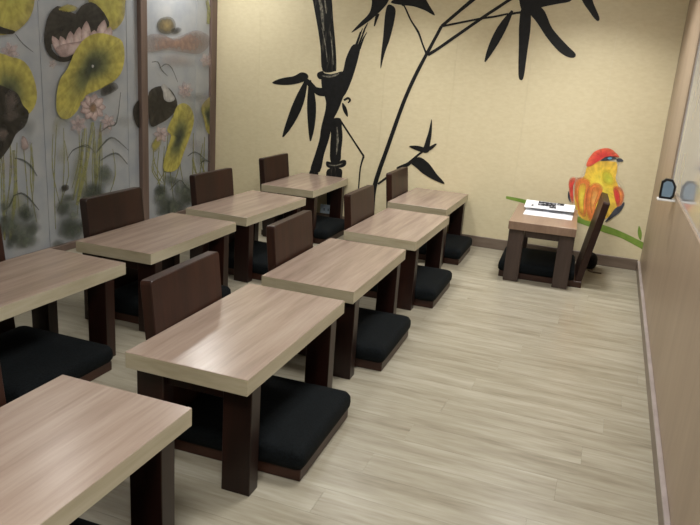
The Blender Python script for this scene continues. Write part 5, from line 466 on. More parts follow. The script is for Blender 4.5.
  ('wash',[[4.145,0.245],[4.143,0.238],[4.137,0.232],[4.131,0.225],[4.125,0.216],[4.119,0.206],[4.111,0.2],[4.103,0.199],[4.093,0.202],[4.084,0.206],[4.076,0.212],[4.07,0.22],[4.065,0.229],[4.062,0.238],[4.06,0.249],[4.058,0.259],[4.057,0.269],[4.056,0.279],[4.059,0.287],[4.066,0.29],[4.076,0.292],[4.086,0.292],[4.096,0.291],[4.106,0.29],[4.115,0.287],[4.122,0.283],[4.129,0.278],[4.134,0.271],[4.14,0.263],[4.144,0.254]],[4.1,0.252],'washd',[0.7703716476847841,0.5777787357635881,0]),
  ('wash',[[3.681,0.047],[3.681,0.041],[3.677,0.036],[3.669,0.032],[3.657,0.029],[3.643,0.026],[3.627,0.025],[3.613,0.026],[3.598,0.028],[3.584,0.033],[3.571,0.039],[3.558,0.047],[3.548,0.056],[3.54,0.064],[3.533,0.072],[3.531,0.08],[3.534,0.084],[3.541,0.088],[3.549,0.092],[3.559,0.097],[3.57,0.103],[3.583,0.106],[3.598,0.103],[3.615,0.098],[3.63,0.092],[3.642,0.087],[3.652,0.082],[3.661,0.075],[3.67,0.067],[3.677,0.056]],[3.605,0.064],'washd',[0.7047616132387724,0.5285712099290794,0]),
  ('wash',[[4.157,0.236],[4.149,0.224],[4.134,0.213],[4.121,0.205],[4.111,0.199],[4.102,0.196],[4.09,0.195],[4.072,0.194],[4.05,0.195],[4.031,0.199],[4.018,0.207],[4.007,0.217],[3.996,0.228],[3.984,0.24],[3.973,0.254],[3.966,0.267],[3.964,0.279],[3.967,0.291],[3.976,0.3],[3.994,0.306],[4.017,0.309],[4.04,0.311],[4.058,0.313],[4.075,0.313],[4.092,0.311],[4.111,0.304],[4.129,0.295],[4.143,0.284],[4.152,0.269],[4.157,0.252]],[4.06,0.252],'washd',[0.6921550862374496,0.5191163146780872,0]),
  ('wash',[[4.078,0.111],[4.072,0.106],[4.058,0.102],[4.044,0.098],[4.033,0.092],[4.022,0.086],[4.009,0.082],[3.994,0.084],[3.976,0.089],[3.959,0.096],[3.944,0.103],[3.929,0.112],[3.917,0.12],[3.907,0.129],[3.9,0.137],[3.898,0.144],[3.903,0.15],[3.913,0.154],[3.924,0.158],[3.935,0.162],[3.947,0.165],[3.961,0.166],[3.978,0.164],[3.996,0.16],[4.013,0.155],[4.027,0.149],[4.038,0.143],[4.048,0.136],[4.061,0.128],[4.073,0.118]],[3.984,0.128],'washd',[0.8959515809532674,0.6719636857149506,0]),
  ('wash',[[3.89,0.148],[3.888,0.143],[3.885,0.137],[3.881,0.132],[3.876,0.129],[3.869,0.127],[3.862,0.126],[3.854,0.127],[3.845,0.129],[3.836,0.132],[3.83,0.135],[3.824,0.139],[3.819,0.144],[3.813,0.151],[3.807,0.158],[3.805,0.164],[3.808,0.169],[3.814,0.173],[3.821,0.177],[3.827,0.18],[3.834,0.183],[3.842,0.184],[3.849,0.184],[3.857,0.183],[3.865,0.18],[3.874,0.176],[3.884,0.17],[3.891,0.164],[3.893,0.159],[3.892,0.154]],[3.852,0.155],'washd',[0.7956472178588855,0.5967354133941641,0]),
  ('wash',[[4.215,-0.059],[4.206,-0.066],[4.191,-0.072],[4.177,-0.076],[4.168,-0.078],[4.16,-0.078],[4.148,-0.078],[4.131,-0.079],[4.111,-0.08],[4.093,-0.078],[4.078,-0.071],[4.066,-0.061],[4.056,-0.051],[4.051,-0.041],[4.049,-0.032],[4.049,-0.024],[4.05,-0.016],[4.054,-0.009],[4.06,-0.003],[4.07,0.002],[4.083,0.007],[4.098,0.009],[4.114,0.005],[4.133,-0.001],[4.151,-0.008],[4.168,-0.016],[4.184,-0.024],[4.196,-0.032],[4.207,-0.042],[4.214,-0.051]],[4.12,-0.039],'washd',[0.8267792438840309,0.6200844329130232,0]),
  ('wash',[[4.213,0.213],[4.209,0.203],[4.205,0.191],[4.198,0.182],[4.19,0.175],[4.18,0.17],[4.168,0.168],[4.155,0.168],[4.141,0.17],[4.127,0.175],[4.112,0.184],[4.096,0.196],[4.084,0.208],[4.076,0.218],[4.072,0.227],[4.07,0.236],[4.07,0.246],[4.071,0.256],[4.078,0.263],[4.093,0.267],[4.113,0.269],[4.132,0.269],[4.149,0.267],[4.165,0.263],[4.18,0.258],[4.193,0.253],[4.204,0.248],[4.212,0.241],[4.215,0.233],[4.215,0.223]],[4.15,0.224],'washd',[0.6038369690351703,0.4528777267763777,0]),
  ('wash',[[3.801,0.911],[3.794,0.899],[3.779,0.889],[3.764,0.878],[3.75,0.862],[3.735,0.845],[3.72,0.835],[3.704,0.835],[3.687,0.84],[3.669,0.848],[3.646,0.855],[3.623,0.863],[3.608,0.874],[3.605,0.888],[3.611,0.903],[3.618,0.918],[3.625,0.932],[3.634,0.945],[3.644,0.956],[3.653,0.965],[3.662,0.971],[3.673,0.976],[3.69,0.981],[3.71,0.984],[3.728,0.985],[3.745,0.982],[3.761,0.975],[3.775,0.965],[3.788,0.949],[3.798,0.929]],[3.701,0.915],'washy',[0.22051790105564076,0.16538842579173058,0]),
  ('wash',[[3.755,0.662],[3.751,0.647],[3.742,0.634],[3.73,0.622],[3.718,0.613],[3.703,0.606],[3.689,0.601],[3.676,0.598],[3.664,0.598],[3.652,0.599],[3.639,0.603],[3.626,0.609],[3.617,0.619],[3.614,0.636],[3.614,0.656],[3.616,0.675],[3.618,0.689],[3.621,0.7],[3.627,0.712],[3.636,0.726],[3.647,0.74],[3.659,0.749],[3.672,0.75],[3.686,0.747],[3.7,0.741],[3.713,0.735],[3.727,0.726],[3.738,0.714],[3.747,0.698],[3.753,0.68]],[3.676,0.669],'washy',[0.340333377570752,0.255250033178064,0]),
  ('wash',[[4.434,0.859],[4.436,0.849],[4.438,0.837],[4.432,0.827],[4.409,0.817],[4.378,0.808],[4.348,0.802],[4.323,0.802],[4.299,0.806],[4.277,0.813],[4.257,0.821],[4.239,0.832],[4.221,0.843],[4.201,0.852],[4.181,0.861],[4.172,0.871],[4.182,0.883],[4.204,0.896],[4.227,0.906],[4.246,0.912],[4.267,0.915],[4.288,0.917],[4.31,0.916],[4.333,0.913],[4.358,0.909],[4.387,0.904],[4.418,0.898],[4.439,0.89],[4.444,0.881],[4.439,0.87]],[4.318,0.865],'washg',[0.2639857630843101,0.19798932231323257,0]),
  ('wash',[[3.672,0.845],[3.67,0.83],[3.669,0.815],[3.665,0.802],[3.659,0.794],[3.65,0.788],[3.64,0.783],[3.631,0.778],[3.621,0.775],[3.612,0.775],[3.605,0.78],[3.598,0.787],[3.593,0.798],[3.591,0.814],[3.59,0.832],[3.59,0.849],[3.591,0.862],[3.593,0.873],[3.597,0.883],[3.603,0.896],[3.609,0.908],[3.618,0.917],[3.629,0.92],[3.641,0.919],[3.652,0.915],[3.662,0.905],[3.671,0.893],[3.676,0.88],[3.677,0.868],[3.674,0.857]],[3.63,0.847],'washy',[0.33585134187346954,0.2518885064051022,0]),
  ('wash',[[4.196,0.794],[4.194,0.786],[4.189,0.778],[4.178,0.772],[4.161,0.767],[4.139,0.763],[4.115,0.76],[4.09,0.757],[4.063,0.755],[4.04,0.757],[4.02,0.763],[4.003,0.773],[3.988,0.782],[3.973,0.791],[3.961,0.8],[3.954,0.808],[3.955,0.815],[3.961,0.822],[3.974,0.827],[3.994,0.832],[4.021,0.835],[4.047,0.837],[4.07,0.838],[4.091,0.838],[4.113,0.836],[4.139,0.833],[4.165,0.828],[4.184,0.821],[4.193,0.813],[4.196,0.803]],[4.076,0.801],'washp',[0.25434464105544985,0.1907584807915874,0]),
  ('wash',[[4.122,0.711],[4.117,0.702],[4.11,0.694],[4.1,0.687],[4.086,0.679],[4.068,0.672],[4.048,0.668],[4.026,0.67],[4.001,0.677],[3.979,0.683],[3.959,0.69],[3.942,0.698],[3.926,0.705],[3.91,0.713],[3.897,0.72],[3.892,0.728],[3.899,0.737],[3.914,0.745],[3.931,0.752],[3.948,0.756],[3.967,0.757],[3.987,0.757],[4.008,0.756],[4.03,0.755],[4.052,0.752],[4.077,0.749],[4.102,0.744],[4.12,0.738],[4.127,0.73],[4.125,0.72]],[4.018,0.719],'washy',[0.23622175796192302,0.17716631847144226,0]),
 ],
 'C': [
  ('stem',[[4.838,0.537],[4.846,0.507],[4.856,0.465],[4.852,0.425],[4.823,0.388],[4.781,0.352],[4.75,0.326],[4.758,0.322],[4.791,0.347],[4.836,0.383],[4.868,0.421],[4.87,0.464],[4.858,0.507],[4.847,0.537]],None,'stem',None),
  ('stem',[[4.728,0.553],[4.716,0.527],[4.7,0.489],[4.701,0.448],[4.735,0.403],[4.786,0.357],[4.824,0.325],[4.831,0.328],[4.795,0.361],[4.747,0.407],[4.716,0.449],[4.714,0.486],[4.727,0.524],[4.737,0.55]],None,'stem',None),
  ('stem',[[5.437,0.484],[5.42,0.445],[5.398,0.39],[5.384,0.332],[5.392,0.272],[5.41,0.211],[5.423,0.168],[5.435,0.167],[5.424,0.21],[5.409,0.271],[5.404,0.33],[5.415,0.386],[5.434,0.442],[5.448,0.482]],None,'stem',None),
  ('stem',[[4.741,0.711],[4.724,0.666],[4.702,0.603],[4.699,0.536],[4.737,0.465],[4.796,0.392],[4.84,0.339],[4.848,0.341],[4.806,0.394],[4.75,0.467],[4.714,0.536],[4.715,0.601],[4.735,0.664],[4.75,0.709]],None,'stem',None),
  ('stem',[[4.914,0.551],[4.92,0.498],[4.928,0.422],[4.939,0.345],[4.955,0.266],[4.973,0.187],[4.987,0.13],[4.997,0.129],[4.986,0.186],[4.97,0.265],[4.956,0.344],[4.943,0.421],[4.932,0.498],[4.924,0.551]],None,'stem',None),
  ('stem',[[4.85,0.631],[4.845,0.582],[4.838,0.513],[4.834,0.443],[4.838,0.371],[4.844,0.299],[4.849,0.248],[4.859,0.247],[4.856,0.298],[4.852,0.37],[4.851,0.441],[4.853,0.511],[4.857,0.581],[4.86,0.63]],None,'stem',None),
  ('stem',[[5.463,0.668],[5.458,0.592],[5.451,0.483],[5.443,0.373],[5.435,0.262],[5.427,0.151],[5.422,0.072],[5.434,0.07],[5.442,0.148],[5.453,0.259],[5.463,0.37],[5.468,0.481],[5.473,0.59],[5.475,0.667]],None,'stem',None),
  ('stem',[[4.903,0.74],[4.894,0.667],[4.882,0.562],[4.869,0.456],[4.857,0.349],[4.844,0.242],[4.836,0.166],[4.846,0.164],[4.856,0.239],[4.871,0.347],[4.885,0.453],[4.896,0.56],[4.906,0.666],[4.913,0.739]],None,'stem',None),
  ('stem',[[4.7,0.544],[4.69,0.518],[4.68,0.479],[4.683,0.438],[4.717,0.393],[4.765,0.347],[4.801,0.315],[4.808,0.318],[4.774,0.351],[4.729,0.396],[4.698,0.439],[4.693,0.477],[4.702,0.515],[4.709,0.542]],None,'stem',None),
  ('stem',[[5.015,0.675],[5.032,0.62],[5.056,0.541],[5.061,0.463],[5.034,0.389],[4.989,0.316],[4.957,0.265],[4.966,0.261],[5.001,0.312],[5.049,0.385],[5.079,0.461],[5.071,0.54],[5.045,0.62],[5.025,0.675]],None,'stem',None),
  ('stem',[[5.435,0.615],[5.419,0.574],[5.399,0.514],[5.397,0.452],[5.434,0.386],[5.49,0.318],[5.532,0.269],[5.543,0.27],[5.503,0.319],[5.45,0.388],[5.416,0.452],[5.416,0.512],[5.433,0.571],[5.447,0.613]],None,'stem',None),
  ('stem',[[4.779,0.624],[4.766,0.566],[4.751,0.483],[4.75,0.397],[4.778,0.307],[4.821,0.214],[4.853,0.147],[4.862,0.147],[4.832,0.214],[4.792,0.307],[4.766,0.396],[4.765,0.481],[4.778,0.564],[4.788,0.622]],None,'stem',None),
  ('stem',[[5.262,0.482],[5.269,0.458],[5.28,0.424],[5.295,0.389],[5.319,0.353],[5.348,0.317],[5.368,0.291],[5.379,0.292],[5.36,0.318],[5.335,0.355],[5.313,0.39],[5.296,0.424],[5.283,0.458],[5.273,0.482]],None,'stem',None),
  ('stem',[[5.264,0.499],[5.277,0.47],[5.295,0.429],[5.311,0.389],[5.325,0.348],[5.336,0.308],[5.344,0.279],[5.355,0.279],[5.35,0.307],[5.342,0.348],[5.33,0.389],[5.311,0.43],[5.29,0.471],[5.275,0.499]],None,'stem',None),
  ('stem',[[5.081,0.641],[5.075,0.599],[5.067,0.539],[5.065,0.478],[5.08,0.415],[5.101,0.351],[5.117,0.306],[5.128,0.306],[5.114,0.351],[5.095,0.415],[5.083,0.477],[5.082,0.538],[5.087,0.598],[5.092,0.64]],None,'stem',None),
  ('stem',[[5.273,0.713],[5.273,0.639],[5.272,0.533],[5.269,0.427],[5.263,0.32],[5.254,0.212],[5.248,0.136],[5.259,0.134],[5.268,0.21],[5.28,0.317],[5.288,0.425],[5.289,0.532],[5.286,0.638],[5.284,0.712]],None,'stem',None),
  ('wash',[[5.186,0.054],[5.193,0.035],[5.19,0.02],[5.169,0.008],[5.122,0.002],[5.058,0.001],[4.999,0.003],[4.955,0.008],[4.915,0.017],[4.871,0.028],[4.81,0.039],[4.744,0.052],[4.702,0.067],[4.699,0.086],[4.719,0.107],[4.737,0.127],[4.741,0.145],[4.744,0.162],[4.756,0.176],[4.784,0.19],[4.822,0.201],[4.865,0.206],[4.914,0.2],[4.968,0.187],[5.017,0.172],[5.055,0.157],[5.087,0.14],[5.116,0.121],[5.145,0.099],[5.17,0.075]],[4.936,0.095],'washg',[0.8,0.6000000000000001,0]),
  ('wash',[[5.356,0.194],[5.365,0.169],[5.374,0.143],[5.366,0.123],[5.331,0.115],[5.28,0.113],[5.231,0.111],[5.192,0.107],[5.155,0.103],[5.117,0.108],[5.074,0.127],[5.029,0.153],[4.994,0.179],[4.97,0.203],[4.955,0.227],[4.951,0.25],[4.964,0.27],[4.99,0.288],[5.018,0.305],[5.046,0.323],[5.078,0.339],[5.113,0.349],[5.153,0.35],[5.197,0.345],[5.238,0.334],[5.279,0.313],[5.317,0.286],[5.345,0.26],[5.356,0.237],[5.356,0.216]],[5.177,0.218],'washg',[0.7,0.5249999999999999,0]),
  ('wash',[[4.931,0.2],[4.92,0.183],[4.901,0.167],[4.883,0.151],[4.868,0.133],[4.853,0.115],[4.833,0.106],[4.806,0.112],[4.775,0.126],[4.746,0.14],[4.717,0.151],[4.69,0.162],[4.672,0.175],[4.667,0.194],[4.672,0.216],[4.678,0.237],[4.686,0.258],[4.696,0.278],[4.707,0.296],[4.72,0.312],[4.734,0.325],[4.753,0.332],[4.78,0.331],[4.811,0.323],[4.842,0.312],[4.869,0.298],[4.895,0.281],[4.914,0.262],[4.926,0.242],[4.932,0.22]],[4.795,0.22],'washg',[0.8,0.6000000000000001,0]),
  ('wash',[[5.537,0.216],[5.528,0.199],[5.518,0.181],[5.506,0.167],[5.493,0.156],[5.479,0.148],[5.459,0.144],[5.431,0.144],[5.397,0.148],[5.363,0.156],[5.324,0.168],[5.283,0.184],[5.257,0.2],[5.255,0.216],[5.267,0.232],[5.278,0.25],[5.283,0.273],[5.287,0.297],[5.295,0.318],[5.308,0.334],[5.325,0.348],[5.348,0.354],[5.382,0.352],[5.421,0.344],[5.459,0.331],[5.494,0.312],[5.527,0.288],[5.548,0.266],[5.553,0.248],[5.546,0.232]],[5.402,0.234],'washg',[0.6,0.44999999999999996,0]),
  ('wash',[[5.293,0.055],[5.269,0.032],[5.224,0.013],[5.179,-0.004],[5.141,-0.019],[5.103,-0.031],[5.058,-0.036],[5.005,-0.031],[4.947,-0.02],[4.887,-0.003],[4.821,0.021],[4.753,0.05],[4.705,0.078],[4.687,0.103],[4.687,0.128],[4.694,0.151],[4.705,0.171],[4.723,0.189],[4.749,0.204],[4.783,0.22],[4.825,0.235],[4.873,0.24],[4.93,0.23],[4.994,0.21],[5.055,0.191],[5.113,0.176],[5.167,0.162],[5.214,0.143],[5.253,0.116],[5.284,0.084]],[4.965,0.107],'washd',[0.7,0.5249999999999999,0]),
  ('wash',[[4.887,0.258],[4.889,0.248],[4.891,0.238],[4.887,0.23],[4.873,0.225],[4.854,0.222],[4.833,0.22],[4.811,0.217],[4.787,0.215],[4.764,0.217],[4.743,0.225],[4.723,0.237],[4.707,0.25],[4.696,0.262],[4.688,0.275],[4.686,0.286],[4.692,0.295],[4.704,0.302],[4.718,0.31],[4.734,0.319],[4.751,0.328],[4.769,0.333],[4.79,0.332],[4.811,0.327],[4.832,0.321],[4.854,0.312],[4.875,0.301],[4.89,0.289],[4.894,0.279],[4.89,0.268]],[4.795,0.271],'washd',[0.9,0.675,0]),
  ('wash',[[5.342,0.15],[5.348,0.127],[5.356,0.107],[5.349,0.09],[5.32,0.076],[5.277,0.067],[5.234,0.062],[5.193,0.062],[5.152,0.067],[5.117,0.075],[5.089,0.089],[5.066,0.106],[5.046,0.126],[5.026,0.149],[5.008,0.174],[5.001,0.199],[5.007,0.225],[5.024,0.252],[5.045,0.272],[5.07,0.281],[5.1,0.283],[5.131,0.282],[5.16,0.278],[5.19,0.271],[5.222,0.263],[5.264,0.254],[5.309,0.244],[5.341,0.229],[5.35,0.205],[5.346,0.176]],[5.177,0.173],'washg',[0.6,0.44999999999999996,0]),
  ('wash',[[5.507,0.267],[5.504,0.248],[5.502,0.228],[5.494,0.211],[5.476,0.198],[5.453,0.188],[5.425,0.184],[5.391,0.192],[5.353,0.206],[5.319,0.22],[5.292,0.231],[5.269,0.242],[5.25,0.255],[5.232,0.271],[5.218,0.288],[5.214,0.304],[5.222,0.318],[5.24,0.332],[5.259,0.343],[5.275,0.349],[5.291,0.353],[5.314,0.357],[5.346,0.365],[5.384,0.374],[5.422,0.375],[5.459,0.36],[5.496,0.337],[5.521,0.315],[5.525,0.299],[5.516,0.283]],[5.368,0.284],'washg',[0.4,0.30000000000000004,0]),
  ('wash',[[5.373,1.337],[5.372,1.317],[5.349,1.296],[5.311,1.279],[5.26,1.27],[5.195,1.265],[5.125,1.262],[5.048,1.256],[4.966,1.252],[4.894,1.251],[4.831,1.254],[4.776,1.26],[4.741,1.269],[4.735,1.283],[4.749,1.3],[4.758,1.316],[4.746,1.331],[4.73,1.345],[4.736,1.357],[4.778,1.37],[4.842,1.381],[4.909,1.39],[4.974,1.397],[5.041,1.401],[5.102,1.401],[5.152,1.397],[5.194,1.388],[5.236,1.378],[5.289,1.366],[5.341,1.353]],[5.011,1.325],'washp',[0.4,0.30000000000000004,0]),
  ('rock',[[4.631,1.489],[4.677,1.506],[4.744,1.513],[4.809,1.515],[4.864,1.51],[4.916,1.499],[4.97,1.495],[5.026,1.504],[5.082,1.52],[5.14,1.537],[5.198,1.555],[5.258,1.572],[5.318,1.581],[5.387,1.577],[5.458,1.564],[5.508,1.545],[5.529,1.52],[5.529,1.49],[5.51,1.46],[5.473,1.432],[5.419,1.404],[5.352,1.386],[5.267,1.382],[5.171,1.386],[5.082,1.391],[5.01,1.394],[4.945,1.398],[4.874,1.397],[4.785,1.385],[4.692,1.37],[4.629,1.371],[4.606,1.403],[4.609,1.451]],[5.054,1.461],'rock',[0.8,0.7,0.35]),
  ('nest_flower',[[4.758,1.586],[4.767,1.604],[4.784,1.621],[4.81,1.635],[4.851,1.646],[4.9,1.654],[4.943,1.654],[4.975,1.644],[4.999,1.626],[5.012,1.606],[5.009,1.584],[4.993,1.56],[4.97,1.541],[4.938,1.529],[4.898,1.522],[4.862,1.519],[4.831,1.52],[4.804,1.526],[4.783,1.536],[4.768,1.55],[4.759,1.568]],[4.889,1.589],'nest',[0.9,0.9,0.5]),
  ('bird',[[4.943,1.555],[4.963,1.566],[4.995,1.577],[5.026,1.584],[5.054,1.584],[5.081,1.58],[5.096,1.574],[5.092,1.563],[5.075,1.55],[5.054,1.539],[5.027,1.532],[4.995,1.526],[4.97,1.526],[4.953,1.532],[4.942,1.544]],[5.012,1.56],'ink',[0.8,0.7,0.3]),
  ('stem',[[5.447,1.834],[5.455,1.809],[5.468,1.775],[5.475,1.74],[5.475,1.706],[5.47,1.669],[5.466,1.643],[5.514,1.644],[5.521,1.67],[5.53,1.708],[5.533,1.747],[5.522,1.784],[5.505,1.819],[5.493,1.843]],None,'stem',None),
  ('lotus_leaf',[[4.448,0.923],[4.451,0.945],[4.459,0.965],[4.474,0.982],[4.499,1.001],[4.531,1.017],[4.56,1.018],[4.585,0.995],[4.608,0.956],[4.62,0.917],[4.615,0.884],[4.599,0.851],[4.58,0.826],[4.56,0.809],[4.538,0.799],[4.517,0.798],[4.5,0.808],[4.483,0.826],[4.47,0.847],[4.459,0.871],[4.451,0.898]],[4.545,0.912],'ink',[1,1,0.9]),
  ('lotus_leaf',[[4.648,1.071],[4.683,1.095],[4.73,1.109],[4.778,1.116],[4.824,1.118],[4.87,1.113],[4.913,1.101],[4.951,1.079],[4.986,1.049],[5.011,1.019],[5.027,0.992],[5.033,0.964],[5.025,0.937],[4.997,0.909],[4.956,0.882],[4.911,0.859],[4.866,0.841],[4.818,0.827],[4.774,0.817],[4.734,0.805],[4.698,0.798],[4.669,0.806],[4.65,0.838],[4.639,0.884],[4.633,0.932],[4.63,0.981],[4.633,1.031]],[4.803,0.959],'ink',[1,1,0.95]),
  ('crane',[[4.805,1.116],[4.816,1.127],[4.836,1.134],[4.858,1.132],[4.885,1.117],[4.914,1.092],[4.94,1.069],[4.966,1.048],[4.989,1.028],[4.997,1.011],[4.978,0.999],[4.944,0.991],[4.912,0.989],[4.886,0.992],[4.862,1.001],[4.844,1.014],[4.836,1.03],[4.834,1.05],[4.831,1.069],[4.82,1.087],[4.808,1.103]],[4.885,1.053],'white',[1,1,0.8]),
  ('lotus_leaf',[[5.025,0.953],[5.056,0.968],[5.091,0.975],[5.127,0.976],[5.164,0.968],[5.202,0.953],[5.233,0.931],[5.258,0.902],[5.275,0.866],[5.281,0.827],[5.27,0.783],[5.247,0.737],[5.22,0.691],[5.192,0.647],[5.16,0.603],[5.129,0.559],[5.101,0.512],[5.073,0.464],[5.039,0.429],[4.997,0.412],[4.95,0.407],[4.909,0.41],[4.873,0.416],[4.842,0.43],[4.825,0.453],[4.829,0.489],[4.847,0.536],[4.868,0.582],[4.894,0.627],[4.923,0.672],[4.939,0.709],[4.924,0.731],[4.896,0.743],[4.883,0.762],[4.902,0.796],[4.936,0.836],[4.968,0.873],[4.987,0.904],[5.004,0.932]],[5.054,0.685],'yellow_c',[1,1,0.9]),
  ('lotus_leaf',[[5.391,0.927],[5.412,0.957],[5.45,0.984],[5.487,1.003],[5.518,1.018],[5.548,1.025],[5.571,1.011],[5.583,0.964],[5.589,0.896],[5.592,0.831],[5.599,0.774],[5.603,0.72],[5.596,0.685],[5.567,0.678],[5.527,0.689],[5.493,0.71],[5.472,0.74],[5.457,0.78],[5.441,0.82],[5.419,0.857],[5.397,0.894]],[5.507,0.853],'yellow_c',[0.9,0.9,0.6]),
  ('lotus_leaf',[[4.666,0.647],[4.675,0.668],[4.696,0.689],[4.72,0.707],[4.747,0.723],[4.778,0.735],[4.8,0.735],[4.809,0.715],[4.809,0.683],[4.799,0.653],[4.777,0.628],[4.746,0.605],[4.718,0.595],[4.695,0.604],[4.675,0.625]],[4.732,0.666],'yellow',[0.8,0.7,0.4]),
  ('petal',[[4.8,0.725],[4.815,0.719],[4.829,0.713],[4.844,0.709],[4.859,0.708],[4.873,0.709],[4.888,0.712],[4.903,0.717],[4.918,0.725],[4.918,0.73],[4.903,0.739],[4.889,0.746],[4.874,0.751],[4.859,0.754],[4.844,0.754],[4.83,0.752],[4.815,0.748],[4.8,0.744]],[4.859,0.731],'pink',[0.6,0.57,0.36]),
  ('petal',[[4.787,0.731],[4.786,0.72],[4.786,0.71],[4.789,0.701],[4.796,0.692],[4.806,0.685],[4.819,0.678],[4.834,0.671],[4.855,0.666],[4.862,0.668],[4.867,0.68],[4.869,0.69],[4.867,0.7],[4.863,0.71],[4.855,0.718],[4.844,0.725],[4.829,0.732],[4.814,0.738]],[4.829,0.701],'pink',[0.6,0.57,0.36]),
  ('petal',[[4.787,0.74],[4.772,0.735],[4.758,0.731],[4.747,0.725],[4.739,0.718],[4.734,0.709],[4.733,0.7],[4.734,0.689],[4.739,0.677],[4.745,0.674],[4.765,0.676],[4.781,0.68],[4.794,0.685],[4.804,0.692],[4.811,0.699],[4.814,0.708],[4.815,0.719],[4.814,0.729]],[4.771,0.705],'pink',[0.6,0.57,0.36]),
  ('petal',[[4.8,0.744],[4.786,0.75],[4.772,0.756],[4.758,0.759],[4.743,0.76],[4.729,0.759],[4.715,0.756],[4.701,0.751],[4.687,0.744],[4.687,0.739],[4.701,0.73],[4.715,0.723],[4.729,0.719],[4.743,0.716],[4.757,0.715],[4.771,0.717],[4.786,0.721],[4.8,0.725]],[4.743,0.738],'pink',[0.6,0.57,0.36]),
  ('petal',[[4.814,0.738],[4.815,0.749],[4.815,0.759],[4.811,0.768],[4.805,0.777],[4.795,0.784],[4.782,0.791],[4.767,0.797],[4.747,0.801],[4.741,0.8],[4.735,0.788],[4.734,0.777],[4.735,0.768],[4.739,0.759],[4.747,0.751],[4.758,0.744],[4.772,0.737],[4.787,0.731]],[4.772,0.768],'pink',[0.6,0.57,0.36]),
  ('petal',[[4.814,0.729],[4.829,0.734],[4.844,0.738],[4.855,0.744],[4.863,0.752],[4.868,0.76],[4.869,0.77],[4.868,0.781],[4.863,0.793],[4.856,0.796],[4.836,0.793],[4.82,0.789],[4.807,0.783],[4.797,0.777],[4.79,0.769],[4.787,0.76],[4.786,0.75],[4.787,0.74]],[4.83,0.764],'pink',[0.6,0.57,0.36]),
  ('petal',[[5.142,1.074],[5.158,1.069],[5.174,1.064],[5.19,1.061],[5.206,1.06],[5.222,1.062],[5.238,1.066],[5.255,1.072],[5.271,1.081],[5.271,1.085],[5.255,1.095],[5.238,1.101],[5.222,1.105],[5.206,1.107],[5.19,1.106],[5.173,1.103],[5.158,1.099],[5.142,1.093]],[5.206,1.083],'pink',[0.45,0.4275,0.27]),
  ('petal',[[5.129,1.078],[5.13,1.067],[5.133,1.057],[5.139,1.048],[5.149,1.041],[5.161,1.034],[5.177,1.029],[5.196,1.025],[5.219,1.023],[5.226,1.026],[5.229,1.039],[5.227,1.05],[5.222,1.059],[5.215,1.068],[5.204,1.075],[5.19,1.081],[5.173,1.085],[5.155,1.089]],[5.182,1.054],'pink',[0.45,0.4275,0.27]),
  ('petal',[[5.126,1.086],[5.112,1.078],[5.1,1.07],[5.092,1.062],[5.088,1.053],[5.088,1.043],[5.091,1.033],[5.098,1.023],[5.11,1.012],[5.118,1.011],[5.137,1.018],[5.151,1.025],[5.161,1.034],[5.168,1.042],[5.171,1.051],[5.17,1.061],[5.165,1.071],[5.158,1.082]],[5.128,1.047],'pink',[0.45,0.4275,0.27]),
  ('petal',[[5.134,1.092],[5.115,1.093],[5.097,1.093],[5.081,1.092],[5.067,1.088],[5.054,1.083],[5.044,1.075],[5.034,1.066],[5.028,1.054],[5.031,1.05],[5.052,1.046],[5.071,1.045],[5.088,1.045],[5.104,1.047],[5.117,1.052],[5.129,1.058],[5.14,1.066],[5.149,1.075]],[5.085,1.068],'pink',[0.45,0.4275,0.27]),
  ('petal',[[5.149,1.092],[5.14,1.101],[5.129,1.109],[5.117,1.116],[5.103,1.12],[5.088,1.122],[5.071,1.123],[5.052,1.122],[5.031,1.118],[5.028,1.114],[5.034,1.102],[5.044,1.093],[5.054,1.086],[5.067,1.08],[5.081,1.076],[5.097,1.074],[5.115,1.074],[5.134,1.076]],[5.085,1.1],'pink',[0.45,0.4275,0.27]),
  ('petal',[[5.158,1.086],[5.165,1.096],[5.169,1.106],[5.171,1.116],[5.168,1.125],[5.161,1.133],[5.15,1.142],[5.136,1.149],[5.117,1.156],[5.109,1.155],[5.097,1.144],[5.091,1.134],[5.088,1.124],[5.088,1.115],[5.092,1.106],[5.1,1.098],[5.112,1.09],[5.126,1.082]],[5.128,1.12],'pink',[0.45,0.4275,0.27]),
  ('petal',[[5.155,1.078],[5.173,1.082],[5.19,1.086],[5.204,1.092],[5.215,1.099],[5.222,1.107],[5.226,1.117],[5.228,1.128],[5.225,1.141],[5.218,1.144],[5.195,1.142],[5.176,1.138],[5.161,1.133],[5.148,1.127],[5.139,1.119],[5.133,1.11],[5.13,1.1],[5.129,1.089]],[5.181,1.113],'pink',[0.45,0.4275,0.27]),
  ('petal',[[5.464,1.331],[5.48,1.327],[5.495,1.323],[5.511,1.321],[5.526,1.321],[5.542,1.323],[5.558,1.327],[5.573,1.333],[5.589,1.342],[5.589,1.346],[5.573,1.354],[5.557,1.359],[5.541,1.362],[5.525,1.363],[5.51,1.362],[5.494,1.359],[5.479,1.354],[5.464,1.348]],[5.526,1.342],'pink',[0.4,0.38,0.24]),
  ('petal',[[5.45,1.335],[5.449,1.325],[5.45,1.316],[5.453,1.308],[5.461,1.3],[5.471,1.294],[5.485,1.289],[5.502,1.284],[5.524,1.281],[5.531,1.284],[5.537,1.295],[5.538,1.305],[5.536,1.314],[5.531,1.323],[5.522,1.33],[5.51,1.335],[5.495,1.34],[5.478,1.344]],[5.495,1.311],'pink',[0.4,0.38,0.24]),
